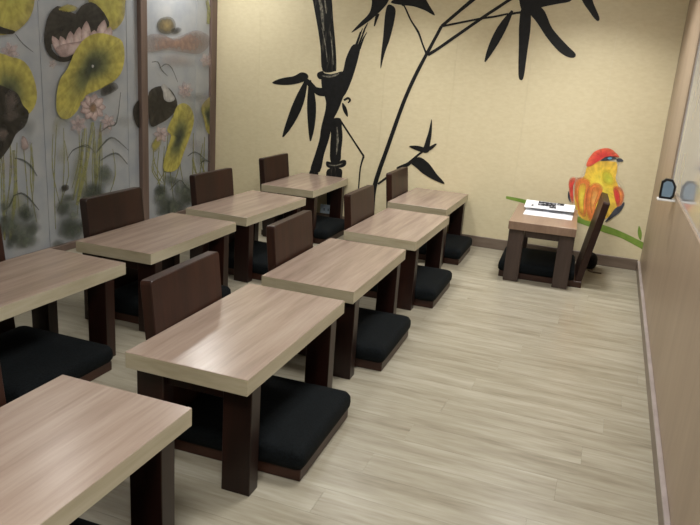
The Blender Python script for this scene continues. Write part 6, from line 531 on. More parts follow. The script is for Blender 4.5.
  ('petal',[[5.45,1.343],[5.433,1.338],[5.419,1.332],[5.407,1.326],[5.399,1.319],[5.395,1.31],[5.393,1.301],[5.395,1.291],[5.401,1.28],[5.408,1.279],[5.429,1.282],[5.445,1.288],[5.458,1.294],[5.469,1.301],[5.476,1.308],[5.479,1.317],[5.48,1.326],[5.478,1.336]],[5.434,1.31],'pink',[0.4,0.38,0.24]),
  ('petal',[[5.464,1.348],[5.448,1.353],[5.433,1.357],[5.418,1.359],[5.403,1.359],[5.388,1.356],[5.373,1.352],[5.358,1.346],[5.343,1.338],[5.343,1.334],[5.358,1.326],[5.373,1.321],[5.388,1.318],[5.403,1.317],[5.419,1.318],[5.434,1.321],[5.449,1.326],[5.464,1.331]],[5.403,1.338],'pink',[0.4,0.38,0.24]),
  ('petal',[[5.478,1.344],[5.479,1.354],[5.478,1.364],[5.475,1.372],[5.467,1.379],[5.457,1.385],[5.443,1.391],[5.426,1.395],[5.405,1.397],[5.399,1.395],[5.393,1.383],[5.392,1.374],[5.394,1.365],[5.399,1.357],[5.407,1.35],[5.419,1.344],[5.433,1.34],[5.45,1.335]],[5.433,1.368],'pink',[0.4,0.38,0.24]),
  ('petal',[[5.478,1.336],[5.495,1.342],[5.51,1.347],[5.522,1.354],[5.53,1.362],[5.534,1.37],[5.536,1.379],[5.534,1.389],[5.528,1.4],[5.521,1.402],[5.499,1.398],[5.483,1.392],[5.469,1.386],[5.459,1.379],[5.452,1.371],[5.449,1.363],[5.448,1.353],[5.45,1.343]],[5.494,1.37],'pink',[0.4,0.38,0.24]),
  ('reed',[[4.678,1.296],[4.699,1.298],[4.727,1.301],[4.75,1.297],[4.765,1.283],[4.78,1.26],[4.799,1.238],[4.829,1.22],[4.861,1.205],[4.884,1.194],[4.888,1.197],[4.867,1.209],[4.838,1.226],[4.813,1.244],[4.795,1.264],[4.78,1.287],[4.759,1.305],[4.728,1.308],[4.698,1.304],[4.677,1.301]],None,'reed',None),
  ('reed',[[4.782,1.254],[4.803,1.264],[4.833,1.278],[4.861,1.285],[4.884,1.283],[4.909,1.274],[4.935,1.257],[4.967,1.224],[4.999,1.18],[5.023,1.148],[5.028,1.15],[5.007,1.182],[4.977,1.226],[4.947,1.262],[4.919,1.28],[4.889,1.29],[4.859,1.292],[4.827,1.284],[4.798,1.268],[4.778,1.257]],None,'reed',None),
  ('reed',[[5.178,0.518],[5.203,0.526],[5.238,0.537],[5.27,0.542],[5.298,0.539],[5.328,0.53],[5.359,0.517],[5.396,0.498],[5.434,0.474],[5.462,0.456],[5.468,0.459],[5.443,0.477],[5.407,0.503],[5.37,0.525],[5.336,0.539],[5.302,0.549],[5.266,0.553],[5.229,0.545],[5.195,0.532],[5.172,0.523]],None,'reed',None),
  ('reed',[[5.37,0.428],[5.392,0.437],[5.422,0.448],[5.451,0.453],[5.475,0.45],[5.501,0.442],[5.526,0.429],[5.554,0.41],[5.581,0.386],[5.6,0.368],[5.608,0.37],[5.592,0.388],[5.567,0.413],[5.54,0.435],[5.511,0.45],[5.479,0.461],[5.445,0.465],[5.412,0.457],[5.383,0.443],[5.363,0.433]],None,'reed',None),
  ('reed',[[4.911,0.253],[4.952,0.275],[5.009,0.304],[5.057,0.318],[5.083,0.308],[5.11,0.283],[5.139,0.256],[5.175,0.232],[5.211,0.207],[5.237,0.19],[5.243,0.193],[5.219,0.211],[5.186,0.236],[5.153,0.261],[5.125,0.287],[5.095,0.315],[5.052,0.329],[4.999,0.311],[4.943,0.281],[4.905,0.258]],None,'reed',None),
  ('wash',[[5.551,0.175],[5.543,0.164],[5.526,0.156],[5.509,0.148],[5.497,0.137],[5.485,0.127],[5.471,0.122],[5.454,0.126],[5.435,0.135],[5.416,0.144],[5.393,0.15],[5.37,0.155],[5.355,0.163],[5.353,0.174],[5.358,0.188],[5.363,0.201],[5.361,0.212],[5.358,0.221],[5.361,0.231],[5.374,0.243],[5.391,0.255],[5.411,0.261],[5.433,0.257],[5.457,0.247],[5.477,0.238],[5.488,0.234],[5.495,0.231],[5.503,0.224],[5.521,0.21],[5.541,0.191]],[5.442,0.19],'washg',[0.6332707050281877,0.47495302877114076,0]),
  ('wash',[[5.051,0.069],[5.049,0.058],[5.044,0.048],[5.036,0.039],[5.026,0.028],[5.014,0.018],[5.0,0.012],[4.984,0.012],[4.967,0.016],[4.951,0.021],[4.936,0.028],[4.922,0.037],[4.912,0.048],[4.907,0.062],[4.906,0.077],[4.907,0.093],[4.91,0.108],[4.915,0.124],[4.922,0.137],[4.931,0.148],[4.942,0.156],[4.954,0.159],[4.968,0.153],[4.983,0.142],[4.997,0.132],[5.013,0.128],[5.029,0.125],[5.041,0.118],[5.048,0.104],[5.051,0.085]],[4.975,0.082],'washg',[0.8461780761277857,0.6346335570958392,0]),
  ('wash',[[5.566,-0.025],[5.558,-0.031],[5.539,-0.036],[5.517,-0.039],[5.492,-0.041],[5.463,-0.04],[5.434,-0.039],[5.406,-0.037],[5.378,-0.033],[5.348,-0.027],[5.316,-0.017],[5.284,-0.004],[5.258,0.008],[5.239,0.017],[5.226,0.026],[5.224,0.032],[5.237,0.036],[5.261,0.038],[5.285,0.04],[5.307,0.043],[5.329,0.045],[5.355,0.044],[5.385,0.039],[5.419,0.032],[5.45,0.024],[5.476,0.017],[5.5,0.01],[5.521,0.002],[5.542,-0.007],[5.559,-0.016]],[5.395,0.004],'washd',[0.6077745097683417,0.45583088232625624,0]),
  ('wash',[[5.525,0.046],[5.528,0.032],[5.531,0.019],[5.527,0.009],[5.512,0.007],[5.49,0.01],[5.468,0.012],[5.446,0.011],[5.424,0.011],[5.403,0.013],[5.384,0.021],[5.366,0.031],[5.352,0.042],[5.344,0.053],[5.34,0.064],[5.34,0.075],[5.343,0.086],[5.35,0.097],[5.359,0.106],[5.37,0.111],[5.384,0.113],[5.4,0.114],[5.42,0.11],[5.444,0.105],[5.466,0.099],[5.487,0.093],[5.507,0.088],[5.522,0.08],[5.527,0.07],[5.526,0.058]],[5.435,0.06],'washg',[0.6563097929076356,0.4922323446807267,0]),
  ('wash',[[5.017,0.093],[5.019,0.08],[5.02,0.067],[5.015,0.055],[5.002,0.041],[4.983,0.028],[4.965,0.021],[4.949,0.023],[4.934,0.03],[4.92,0.038],[4.908,0.045],[4.896,0.053],[4.887,0.064],[4.88,0.08],[4.875,0.099],[4.873,0.116],[4.878,0.13],[4.887,0.141],[4.896,0.152],[4.903,0.16],[4.911,0.167],[4.922,0.172],[4.938,0.175],[4.957,0.175],[4.974,0.172],[4.987,0.164],[4.998,0.153],[5.007,0.14],[5.012,0.125],[5.015,0.109]],[4.946,0.105],'washg',[0.6613297429094013,0.49599730718205093,0]),
  ('wash',[[5.289,0.124],[5.289,0.115],[5.286,0.107],[5.276,0.098],[5.257,0.089],[5.233,0.079],[5.208,0.075],[5.183,0.079],[5.158,0.087],[5.137,0.096],[5.123,0.101],[5.113,0.106],[5.102,0.114],[5.087,0.128],[5.071,0.144],[5.062,0.158],[5.061,0.169],[5.066,0.178],[5.076,0.186],[5.091,0.196],[5.112,0.207],[5.134,0.211],[5.157,0.206],[5.183,0.196],[5.206,0.185],[5.228,0.176],[5.247,0.167],[5.264,0.157],[5.276,0.146],[5.284,0.135]],[5.173,0.142],'washd',[0.8219761218203105,0.6164820913652329,0]),
  ('wash',[[5.074,0.319],[5.076,0.312],[5.074,0.305],[5.065,0.299],[5.048,0.295],[5.025,0.291],[5.002,0.29],[4.982,0.292],[4.963,0.295],[4.943,0.3],[4.921,0.306],[4.899,0.313],[4.884,0.321],[4.879,0.328],[4.881,0.335],[4.884,0.342],[4.885,0.349],[4.888,0.356],[4.894,0.361],[4.908,0.365],[4.926,0.367],[4.944,0.367],[4.962,0.365],[4.981,0.361],[4.999,0.356],[5.015,0.352],[5.03,0.346],[5.043,0.341],[5.056,0.334],[5.067,0.326]],[4.975,0.331],'washd',[0.7038259488014132,0.52786946160106,0]),
  ('wash',[[5.468,0.113],[5.473,0.099],[5.477,0.086],[5.475,0.075],[5.463,0.065],[5.446,0.058],[5.427,0.053],[5.41,0.05],[5.392,0.05],[5.375,0.055],[5.36,0.066],[5.346,0.08],[5.334,0.095],[5.325,0.109],[5.318,0.122],[5.315,0.135],[5.317,0.149],[5.323,0.162],[5.332,0.171],[5.343,0.175],[5.357,0.176],[5.372,0.177],[5.39,0.183],[5.409,0.189],[5.426,0.19],[5.438,0.184],[5.448,0.174],[5.456,0.161],[5.461,0.146],[5.465,0.129]],[5.399,0.123],'washg',[0.7382905063905258,0.5537178797928943,0]),
  ('wash',[[5.063,0.254],[5.064,0.24],[5.064,0.227],[5.062,0.216],[5.054,0.206],[5.043,0.197],[5.031,0.191],[5.019,0.185],[5.006,0.18],[4.996,0.181],[4.988,0.189],[4.982,0.201],[4.977,0.216],[4.971,0.233],[4.966,0.251],[4.964,0.268],[4.967,0.281],[4.973,0.292],[4.98,0.304],[4.986,0.319],[4.991,0.335],[4.999,0.346],[5.009,0.349],[5.021,0.347],[5.032,0.342],[5.043,0.331],[5.053,0.317],[5.061,0.302],[5.064,0.286],[5.064,0.27]],[5.017,0.261],'washg',[0.6925334372404581,0.5194000779303436,0]),
  ('wash',[[4.995,0.341],[4.992,0.328],[4.988,0.317],[4.981,0.306],[4.97,0.295],[4.956,0.284],[4.941,0.278],[4.923,0.276],[4.902,0.279],[4.883,0.286],[4.864,0.298],[4.846,0.314],[4.832,0.329],[4.823,0.341],[4.818,0.352],[4.816,0.363],[4.817,0.376],[4.821,0.39],[4.83,0.401],[4.845,0.405],[4.866,0.406],[4.886,0.406],[4.904,0.405],[4.921,0.403],[4.938,0.4],[4.956,0.395],[4.973,0.389],[4.986,0.38],[4.993,0.368],[4.995,0.354]],[4.91,0.351],'washg',[0.7770457223429732,0.5827842917572299,0]),
  ('wash',[[5.493,0.831],[5.485,0.811],[5.467,0.791],[5.449,0.771],[5.432,0.747],[5.415,0.722],[5.396,0.707],[5.376,0.707],[5.354,0.717],[5.332,0.728],[5.305,0.74],[5.277,0.754],[5.258,0.77],[5.253,0.792],[5.257,0.816],[5.262,0.84],[5.263,0.866],[5.265,0.892],[5.272,0.912],[5.286,0.921],[5.304,0.924],[5.324,0.929],[5.347,0.94],[5.371,0.953],[5.395,0.956],[5.415,0.941],[5.434,0.915],[5.451,0.891],[5.469,0.87],[5.486,0.851]],[5.364,0.836],'washg',[0.29701846433233625,0.2227638482492522,0]),
  ('wash',[[5.602,0.998],[5.586,0.978],[5.562,0.959],[5.538,0.942],[5.521,0.93],[5.506,0.922],[5.485,0.916],[5.454,0.913],[5.418,0.914],[5.386,0.918],[5.361,0.927],[5.34,0.939],[5.322,0.953],[5.308,0.969],[5.296,0.986],[5.288,1.003],[5.281,1.02],[5.278,1.036],[5.285,1.05],[5.307,1.062],[5.34,1.071],[5.374,1.076],[5.408,1.076],[5.444,1.072],[5.48,1.068],[5.517,1.065],[5.554,1.062],[5.583,1.054],[5.598,1.038],[5.605,1.018]],[5.43,1.0],'washp',[0.2985518502563567,0.22391388769226755,0]),
  ('wash',[[5.496,1.024],[5.485,1.015],[5.46,1.007],[5.433,1.0],[5.408,0.992],[5.381,0.985],[5.352,0.98],[5.321,0.977],[5.289,0.976],[5.258,0.978],[5.226,0.981],[5.194,0.988],[5.17,0.995],[5.156,1.005],[5.149,1.017],[5.147,1.028],[5.148,1.038],[5.153,1.048],[5.165,1.056],[5.187,1.062],[5.217,1.066],[5.248,1.069],[5.279,1.07],[5.311,1.07],[5.344,1.068],[5.377,1.064],[5.41,1.058],[5.439,1.051],[5.465,1.043],[5.487,1.033]],[5.303,1.026],'washg',[0.30084163154044047,0.22563122365533034,0]),
  ('wash',[[5.322,0.913],[5.32,0.89],[5.313,0.865],[5.303,0.846],[5.289,0.837],[5.271,0.833],[5.249,0.829],[5.22,0.822],[5.187,0.815],[5.158,0.815],[5.137,0.825],[5.12,0.842],[5.104,0.86],[5.084,0.88],[5.066,0.901],[5.057,0.921],[5.065,0.94],[5.084,0.958],[5.103,0.977],[5.119,1.0],[5.136,1.023],[5.157,1.036],[5.186,1.031],[5.22,1.016],[5.25,1.001],[5.27,0.99],[5.286,0.979],[5.298,0.966],[5.309,0.95],[5.318,0.932]],[5.2,0.917],'washy',[0.20735000482782298,0.15551250362086724,0]),
  ('wash',[[5.433,0.607],[5.431,0.595],[5.425,0.586],[5.412,0.576],[5.386,0.567],[5.353,0.558],[5.321,0.552],[5.289,0.549],[5.257,0.55],[5.228,0.553],[5.205,0.561],[5.186,0.572],[5.166,0.585],[5.141,0.6],[5.116,0.617],[5.104,0.631],[5.11,0.642],[5.128,0.649],[5.15,0.657],[5.174,0.668],[5.201,0.678],[5.229,0.684],[5.256,0.681],[5.284,0.673],[5.314,0.665],[5.354,0.661],[5.396,0.658],[5.427,0.651],[5.438,0.638],[5.437,0.621]],[5.274,0.619],'washp',[0.21308953280287665,0.15981714960215748,0]),
  ('wash',[[5.564,0.476],[5.551,0.455],[5.53,0.433],[5.508,0.416],[5.488,0.405],[5.468,0.398],[5.444,0.391],[5.416,0.382],[5.385,0.373],[5.356,0.373],[5.325,0.387],[5.296,0.411],[5.276,0.435],[5.27,0.457],[5.273,0.48],[5.274,0.503],[5.267,0.526],[5.259,0.549],[5.262,0.569],[5.286,0.582],[5.323,0.591],[5.358,0.599],[5.388,0.607],[5.417,0.614],[5.447,0.611],[5.48,0.591],[5.514,0.56],[5.541,0.532],[5.557,0.511],[5.565,0.494]],[5.397,0.491],'washg',[0.23172784547216818,0.17379588410412614,0]),
 ],
}

# ================================================================== the room
XL, XR, YB, YF = -3.45, 0.361, 5.63, -1.80
R_ = random.Random(11)

# floor: sub-floor with separate planks, boards running across the room
floor = new_obj('floor', box_mesh('floor', XL - 0.1, XR + 0.1, YF - 0.1, YB + 0.1, -0.06, -0.006), 'subfloor')
tag(floor, 'pale greyish oak plank floor of the room', kind='structure')
PW, PLN = 0.142, 1.22
plank_cache = {}
row = 0; y = YF
while y < YB - 1e-4:
    y1 = min(y + PW, YB)
    x = XL - ((row * 0.47) % 1.0) * PLN
    while x < XR - 1e-4:
        a, b_ = max(x, XL), min(x + PLN, XR)
        if b_ - a > 0.02:
            key = (round(b_ - a, 3), round(y1 - y, 3))
            if key not in plank_cache:
                hx, hy = key[0] / 2 - 0.0003, key[1] / 2 - 0.0003
                plank_cache[key] = box_mesh('plank', -hx, hx, -hy, hy, -0.006, 0.0)
            new_obj('plank', plank_cache[key], 'floor_plank', floor, ((a + b_) / 2, (y + y1) / 2, 0))
        x += PLN
    y = y1; row += 1

# back wall with hung wallpaper strips
wb_ = new_obj('wall_back', box_mesh('wall_back', XL - 0.1, XR + 0.1, YB + 0.003, YB + 0.12, -0.06, CEIL), 'plaster')
tag(wb_, 'cream gold wallpapered back wall', kind='structure')
edges = [XL]
xs = -0.079
seq = []
while xs > XL: seq.append(xs); xs -= 0.584
edges += sorted(seq) + [XR]
for i in range(len(edges) - 1):
    new_obj('wallpaper_strip', box_mesh('wallpaper_strip', edges[i] + 0.0004, edges[i + 1] - 0.0004, YB, YB + 0.003, 0.0, CEIL), 'wallpaper', wb_)

# right wall: laminate parapet with a window band above it
W0, W1, WZ0, WZ1 = -0.9, 4.38, 0.835, 2.15
wr = new_obj('wall_right', boxes_mesh('wall_right', [
    (XR, XR + 0.12, YF - 0.1, YB + 0.003, 0.0, WZ0), (XR, XR + 0.12, W1, YB + 0.003, WZ0, CEIL),
    (XR, XR + 0.12, YF - 0.1, W0, WZ0, CEIL), (XR, XR + 0.12, W0, W1, WZ1, CEIL)]), 'wall_laminate')
tag(wr, 'beige wood laminate wall on the right', kind='structure')
win = empty('window_1', (XR + 0.008, (W0 + W1) / 2, WZ0))
tag(win, 'pale grey glossy window pane above the laminate parapet', kind='structure')
hw = (W1 - W0) / 2
new_obj('pane', box_mesh('pane', 0.0, 0.012, -hw, hw, 0.0, WZ1 - WZ0), 'window_film', win)
new_obj('window_sill', box_mesh('window_sill', -0.010, 0.0, -hw, hw, 0.0, 0.005), 'wall_laminate', win)

# left wall with posts; the painted panels are separate things
wl_ = new_obj('wall_left', box_mesh('wall_left', XL - 0.12, XL - 0.012, YF - 0.1, YB + 0.003, 0.0, CEIL), 'plaster')
tag(wl_, 'left wall behind the painted lotus panels', kind='structure')
for nm, (a, b_, d_) in {'trim_1': (4.525, 4.605, 0.035), 'trim_2': (5.535, YB - 0.001, 0.02)}.items():
    t_ = new_obj(nm, box_mesh(nm, XL - 0.012, XL + d_, a, b_, 0.0, CEIL, 0.004), 'post_wood')
    tag(t_, {'trim_1': 'brown wooden post between the lotus panels', 'trim_2': 'brown wooden corner post beside the cream wall'}[nm], kind='structure')

# unseen wall behind the camera, ceiling
wf = new_obj('wall_front', box_mesh('wall_front', XL - 0.1, XR + 0.1, YF - 0.12, YF, 0.0, CEIL), 'plaster')
tag(wf, 'plain wall behind the viewer', kind='structure')
ce = new_obj('ceiling', box_mesh('ceiling', XL - 0.1, XR + 0.1, YF - 0.1, YB + 0.1, CEIL, CEIL + 0.1), 'plaster')
tag(ce, 'plain white ceiling', kind='structure')

# baseboards
bb = new_obj('baseboard_back', box_mesh('baseboard_back', XL + 0.05, XR - 0.016, YB - 0.014, YB, 0.0, 0.088, 0.003), 'baseboard_wood')
tag(bb, 'grey brown baseboard under the cream wall', kind='structure')
bb = new_obj('baseboard_right', box_mesh('baseboard_right', XR - 0.016, XR, YF, YB, 0.0, 0.075, 0.003), 'baseboard_wood')
tag(bb, 'grey brown baseboard under the laminate wall', kind='structure')
new_obj('cap', box_mesh('cap', XR - 0.019, XR, YF, YB - 0.02, 0.075, 0.083, 0.002), 'grey_highlight', bb)  # pale strip that paints the glossy highlight along the baseboard's top edge
bb = new_obj('baseboard_left', box_mesh('baseboard_left', XL, XL + 0.03, YF, YB - 0.11, 0.0, 0.048, 0.003), 'post_wood')
tag(bb, 'brown wooden bottom rail under the lotus panels', kind='structure')

# ceiling lamps
for (lx, ly, sx, sy, wt, colr) in LAMPS:
    root = empty('ceiling_lamp', (lx, ly, CEIL))
    big = sx > 0.5
    tag(root, {0.60: 'large square ceiling panel lamp above the bottom left table', 2.80: 'large square ceiling panel lamp above the open floor',
        3.20: 'small square downlight above the widest lotus panel', 4.95: 'small square downlight in the corner above the wooden corner post'}.get(ly,
        {-0.20: 'small square downlight above the painted bird', -1.60: 'small square downlight above the thin painted bamboo stalk'}.get(lx)), 'lamp',
        'ceiling panel lamps' if big else 'small ceiling downlights')
    f_ = 0.02
    new_obj('frame', boxes_mesh('frame', [(-sx/2-f_, -sx/2, -sy/2-f_, sy/2+f_, -0.03, 0), (sx/2, sx/2+f_, -sy/2-f_, sy/2+f_, -0.03, 0),
            (-sx/2, sx/2, -sy/2-f_, -sy/2, -0.03, 0), (-sx/2, sx/2, sy/2, sy/2+f_, -0.03, 0)]), 'lamp_frame', root)
    new_obj('diffuser', box_mesh('diffuser', -sx/2, sx/2, -sy/2, sy/2, -0.012, -0.004), 'lamp_diffuser', root)
    ld = bpy.data.lights.new('lamp_light', 'AREA'); ld.shape = 'RECTANGLE'; ld.size = sx; ld.size_y = sy
    ld.energy = wt; ld.color = colr
    if not big and lx > -3.0: ld.spread = math.radians(120)   # reflector of the downlights
    lo = bpy.data.objects.new('lamp_light', ld); COL.objects.link(lo)
    lo.parent = root; lo.location = (0, 0, -0.032)

# ================================================================== tables
H, TT, TW = 0.432, 0.056, 0.4456
top_cache = {}
def top_mesh(L, fin):
    if (L, fin) not in top_cache:
        bm = bmesh.new(); add_box(bm, -TW/2, TW/2, -L/2, L/2, H - TT, H)
        bmesh.ops.bevel(bm, geom=bm.edges[:], offset=0.0015, segments=1, affect='EDGES')
        bmesh.ops.recalc_face_normals(bm, faces=bm.faces[:])
        for f in bm.faces: f.material_index = 0 if f.normal.z > 0.5 else 1
        top_cache[(L, fin)] = finish(bm, 'tabletop')
    return top_cache[(L, fin)]
LW, LD, INS, SIDE = 0.103, 0.060, 0.037, 0.002
leg_me = {}
for w_ in ('dark_wood', 'grey_brown_wood'):
    leg_me[w_] = (box_mesh('leg', -LW/2, LW/2, -LD/2, LD/2, 0.0, H - TT, 0.002),
                  box_mesh('apron', -(TW/2 - SIDE - 0.014 - LW), TW/2 - SIDE - LW, -0.011, 0.011, H - TT - 0.055, H - TT, 0.001))
def make_table(label, x, y, deg, L=0.85, left_in=0.004, far_in=0.08, fin=('laminate_top', 'laminate_edge'), wood='dark_wood', group='low tables set in two rows'):
    t = empty('low_table', (x, y, 0), math.radians(deg))
    tag(t, label, 'table', group)
    new_obj('tabletop', top_mesh(L, fin), list(fin), t)
    for sx in (-1, 1):
        for sy in (-1, 1):
            new_obj('leg', leg_me[wood][0], wood, t, (sx * (TW/2 - SIDE - (left_in if sx < 0 else 0) - LW/2), sy * (L/2 - (INS if sy < 0 else far_in) - LD/2), 0))
    for sy in (-1, 1):
        new_obj('apron', leg_me[wood][1], wood, t, (0, sy * (L/2 - (INS if sy < 0 else far_in) - LD/2), 0))
    return t

make_table('light oak low table cut off by the bottom left corner of the picture', -1.180, 1.049, 0.53)
make_table('light oak low table in the centre foreground with a bright sheen', -1.140, 2.120, 0.89, left_in=0.014)
make_table('light oak low table directly behind the centre foreground one in the right row', -1.161, 3.097, 0.91)
make_table('light oak low table, last but one towards the cream wall in the right row', -1.168, 4.157, -0.04)
make_table('light oak low table against the cream wall at the far end of the right row', -1.241, 5.205, 0.11, 0.795)
make_table('light oak low table cut off by the left edge, nearest of the left row', -2.214, 2.078, -0.22)
make_table('light oak low table beside the lotus panels, second from the front in the left row', -2.218, 3.105, 1.2)
make_table('light oak low table of the left row behind which the corner post rises', -2.228, 4.108, -1.13)
make_table('light oak low table in front of the painted bamboo trunk, far end of left row', -2.301, 5.221, 0.9, 0.79)
make_table('brown low table with papers standing alone below the painted bird', -0.354, 5.108, 2.43, 0.76, 0.004, INS,
           ('laminate_brown', 'laminate_brown'), 'grey_brown_wood', None)

# ================================================================== floor chairs
BT, LEAN, BH = 0.045, math.radians(5.5), 0.622
def cushion_mesh():
    bm = bmesh.new()
    nx, ny = 12, 12
    x0, x1, yh, z0, th, rr = -0.232, 0.296, 0.264, 0.045, 0.072, 0.028
    # rounded-corner outline rings stacked into a soft slab with a slightly domed top
    def ring(inset, z, r):
        pts = []
        for cx, cy, a0 in ((x1 - inset - r, yh - inset - r, 0), (x0 + inset + r, yh - inset - r, 90), (x0 + inset + r, -yh + inset + r, 180), (x1 - inset - r, -yh + inset + r, 270)):
            for k in range(6):
                a = math.radians(a0 + k * 18)
                pts.append(bm.verts.new((cx + r * math.cos(a), cy + r * math.sin(a), z)))
        return pts
    rings = [ring(0.010, z0, rr), ring(0.002, z0 + 0.012, rr), ring(0.0, z0 + 0.03, rr), ring(0.002, z0 + 0.052, rr),
             ring(0.010, z0 + 0.066, rr), ring(0.022, z0 + th, rr), ring(0.08, z0 + th + 0.006, rr), ring(0.16, z0 + th + 0.009, rr)]
    for a, b2 in zip(rings, rings[1:]):
        n = len(a)
        for i in range(n): bm.faces.new((a[i], a[(i+1) % n], b2[(i+1) % n], b2[i]))
    bm.faces.new(rings[0][::-1]); bm.faces.new(rings[-1])
    return finish(bm, 'cushion', True)
def back_mesh():
    bm = bmesh.new(); hw_ = 0.234
    add_box(bm, -BT, 0.0, -hw_, hw_, 0.0, (BH - 0.045) / math.cos(LEAN))
    vert = [e for e in bm.edges if abs(e.verts[0].co.z - e.verts[1].co.z) < 1e-6 and abs(e.verts[0].co.y - e.verts[1].co.y) < 1e-6 and e.verts[0].co.z > 0.3]
    bmesh.ops.bevel(bm, geom=vert, offset=0.014, segments=3, profile=0.5, affect='EDGES')
    ed = [e for e in bm.edges if e.calc_face_angle(0) > 0.9]
    bmesh.ops.bevel(bm, geom=ed, offset=0.003, segments=1, affect='EDGES')
    return finish(bm, 'backrest')
def rail_mesh():
    return box_mesh('rail', -0.006, 0.0, -0.205, 0.205, 0.0, 0.02, 0.002)
CH = {'base': box_mesh('base', -0.285, 0.285, -0.250, 0.250, 0.0, 0.045, 0.003), 'cushion': cushion_mesh(), 'backrest': back_mesh()}
def make_chair(label, x, y, deg, group='floor chairs pushed under the two rows of tables', lean=LEAN, back_dy=0.0, back_wood='chair_back_wood'):
    c = empty('floor_chair', (x, y, 0), math.radians(deg))
    tag(c, label, 'chair', group)
    new_obj('base', CH['base'], 'chair_base_wood', c)
    new_obj('cushion', CH['cushion'], 'cushion_fabric', c)
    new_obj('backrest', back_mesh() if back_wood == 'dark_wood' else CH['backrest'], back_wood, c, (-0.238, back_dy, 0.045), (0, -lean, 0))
    return c
def chair_at(label, table_x, y_seat, deg, dx=0.0, back_dy=0.0, back_wood='chair_back_wood'):
    a = math.radians(deg)
    cx = table_x - TW/2 - 0.010 + 0.275 - abs(math.sin(a)) * 0.226 + dx
    make_chair(label, cx, y_seat, deg, back_dy=back_dy, back_wood=back_wood)
chair_at('black cushioned floor chair under the table cut off at bottom left', -1.180, 1.05, 1.0)
chair_at('brown backed floor chair with black cushion at the centre foreground table', -1.140, 2.125, 2.0, 0.012, -0.022)
chair_at('brown backed floor chair at the table directly behind the centre foreground one', -1.161, 3.108, 1.5, back_dy=-0.02)
chair_at('brown backed floor chair at the last but one table of the right row', -1.168, 4.120, 1.0)
chair_at('brown backed floor chair by the cream wall at the right row end', -1.241, 5.185, 1.0)
chair_at('black cushioned floor chair under the table cut off by the left edge', -2.214, 2.04, 0.0, -0.02)
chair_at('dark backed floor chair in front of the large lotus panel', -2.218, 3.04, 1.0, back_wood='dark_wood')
chair_at('brown backed floor chair in front of the narrow lotus panel and corner post', -2.228, 4.06, -1.0)
chair_at('brown backed floor chair left of the painted bamboo trunk', -2.301, 5.15, 1.0)
make_chair('leaning floor chair in front of the painted bird, right of the brown table', -0.327, 5.098, 182.8, None, math.radians(10.0))

# ================================================================== small things
# papers on the brown table
sh = new_obj('paper_sheet', box_mesh('paper_sheet', -0.17, 0.17, -0.122, 0.122, 0, 0.0015), 'paper_white', None, (-0.338, 5.155, H + 0.0002), (0, 0, math.radians(1.5)))
tag(sh, 'blank white paper sheet lying on the brown table', 'paper')
br = empty('folded_leaflet', (-0.345, 5.27, H + 0.002), math.radians(0.5))
tag(br, 'folded black and white printed leaflet lying on the brown table', 'leaflet')
def sheet(name, pts, mat):
    return new_obj(name, slab_poly(name, pts, Vector((0, 0, 0.0015))), mat, br)
sheet('lower_leaf', [(-0.175, 0.0, 0.001), (0.175, 0.0, 0.001), (0.175, 0.07, 0.001), (-0.175, 0.07, 0.001)], 'paper_white')
up = sheet('upper_leaf', [(-0.178, -0.055, 0.020), (0.178, -0.055, 0.026), (0.178, 0.07, 0.056), (-0.178, 0.07, 0.056)], 'paper_white')
sheet('fold', [(-0.178, 0.07, 0.0), (0.178, 0.07, 0.0), (0.178, 0.073, 0.056), (-0.178, 0.073, 0.056)], 'paper_white')
def on_leaf(u, v):   # a point on the raised leaf
    z0 = 0.023 + 0.003 * u / 0.178
    return (u, v, z0 + (0.056 - z0) * (v + 0.055) / 0.125 + 0.0035)
def print_block(u0, u1, v0, v1):
    o = new_obj('print', slab_poly('print', [on_leaf(u0, v0), on_leaf(u1, v0), on_leaf(u1, v1), on_leaf(u0, v1)], Vector((0, 0, 0.0005))), 'paper_ink', up)
print_block(-0.085, 0.045, -0.010, 0.062)
print_block(0.05, 0.10, 0.03, 0.066)
print_block(-0.13, -0.115, -0.03, -0.005)
print_block(0.0, 0.05, -0.035, -0.012)

# socket plate on the cream wall under the far left table
so = empty('wall_socket', (-2.275, YB, 0.128))
tag(so, 'pale blue socket plate low on the cream wall below the far table', 'socket')
new_obj('plate', box_mesh('plate', -0.06, 0.06, -0.012, -0.0005, -0.037, 0.042, 0.003), 'outlet_plastic', so)
for sx in (-0.02, 0.02):
    new_obj('socket_hole', box_mesh('socket_hole', sx - 0.008, sx + 0.008, -0.0135, -0.011, -0.012, 0.012, 0.0005), 'socket_dark', so)

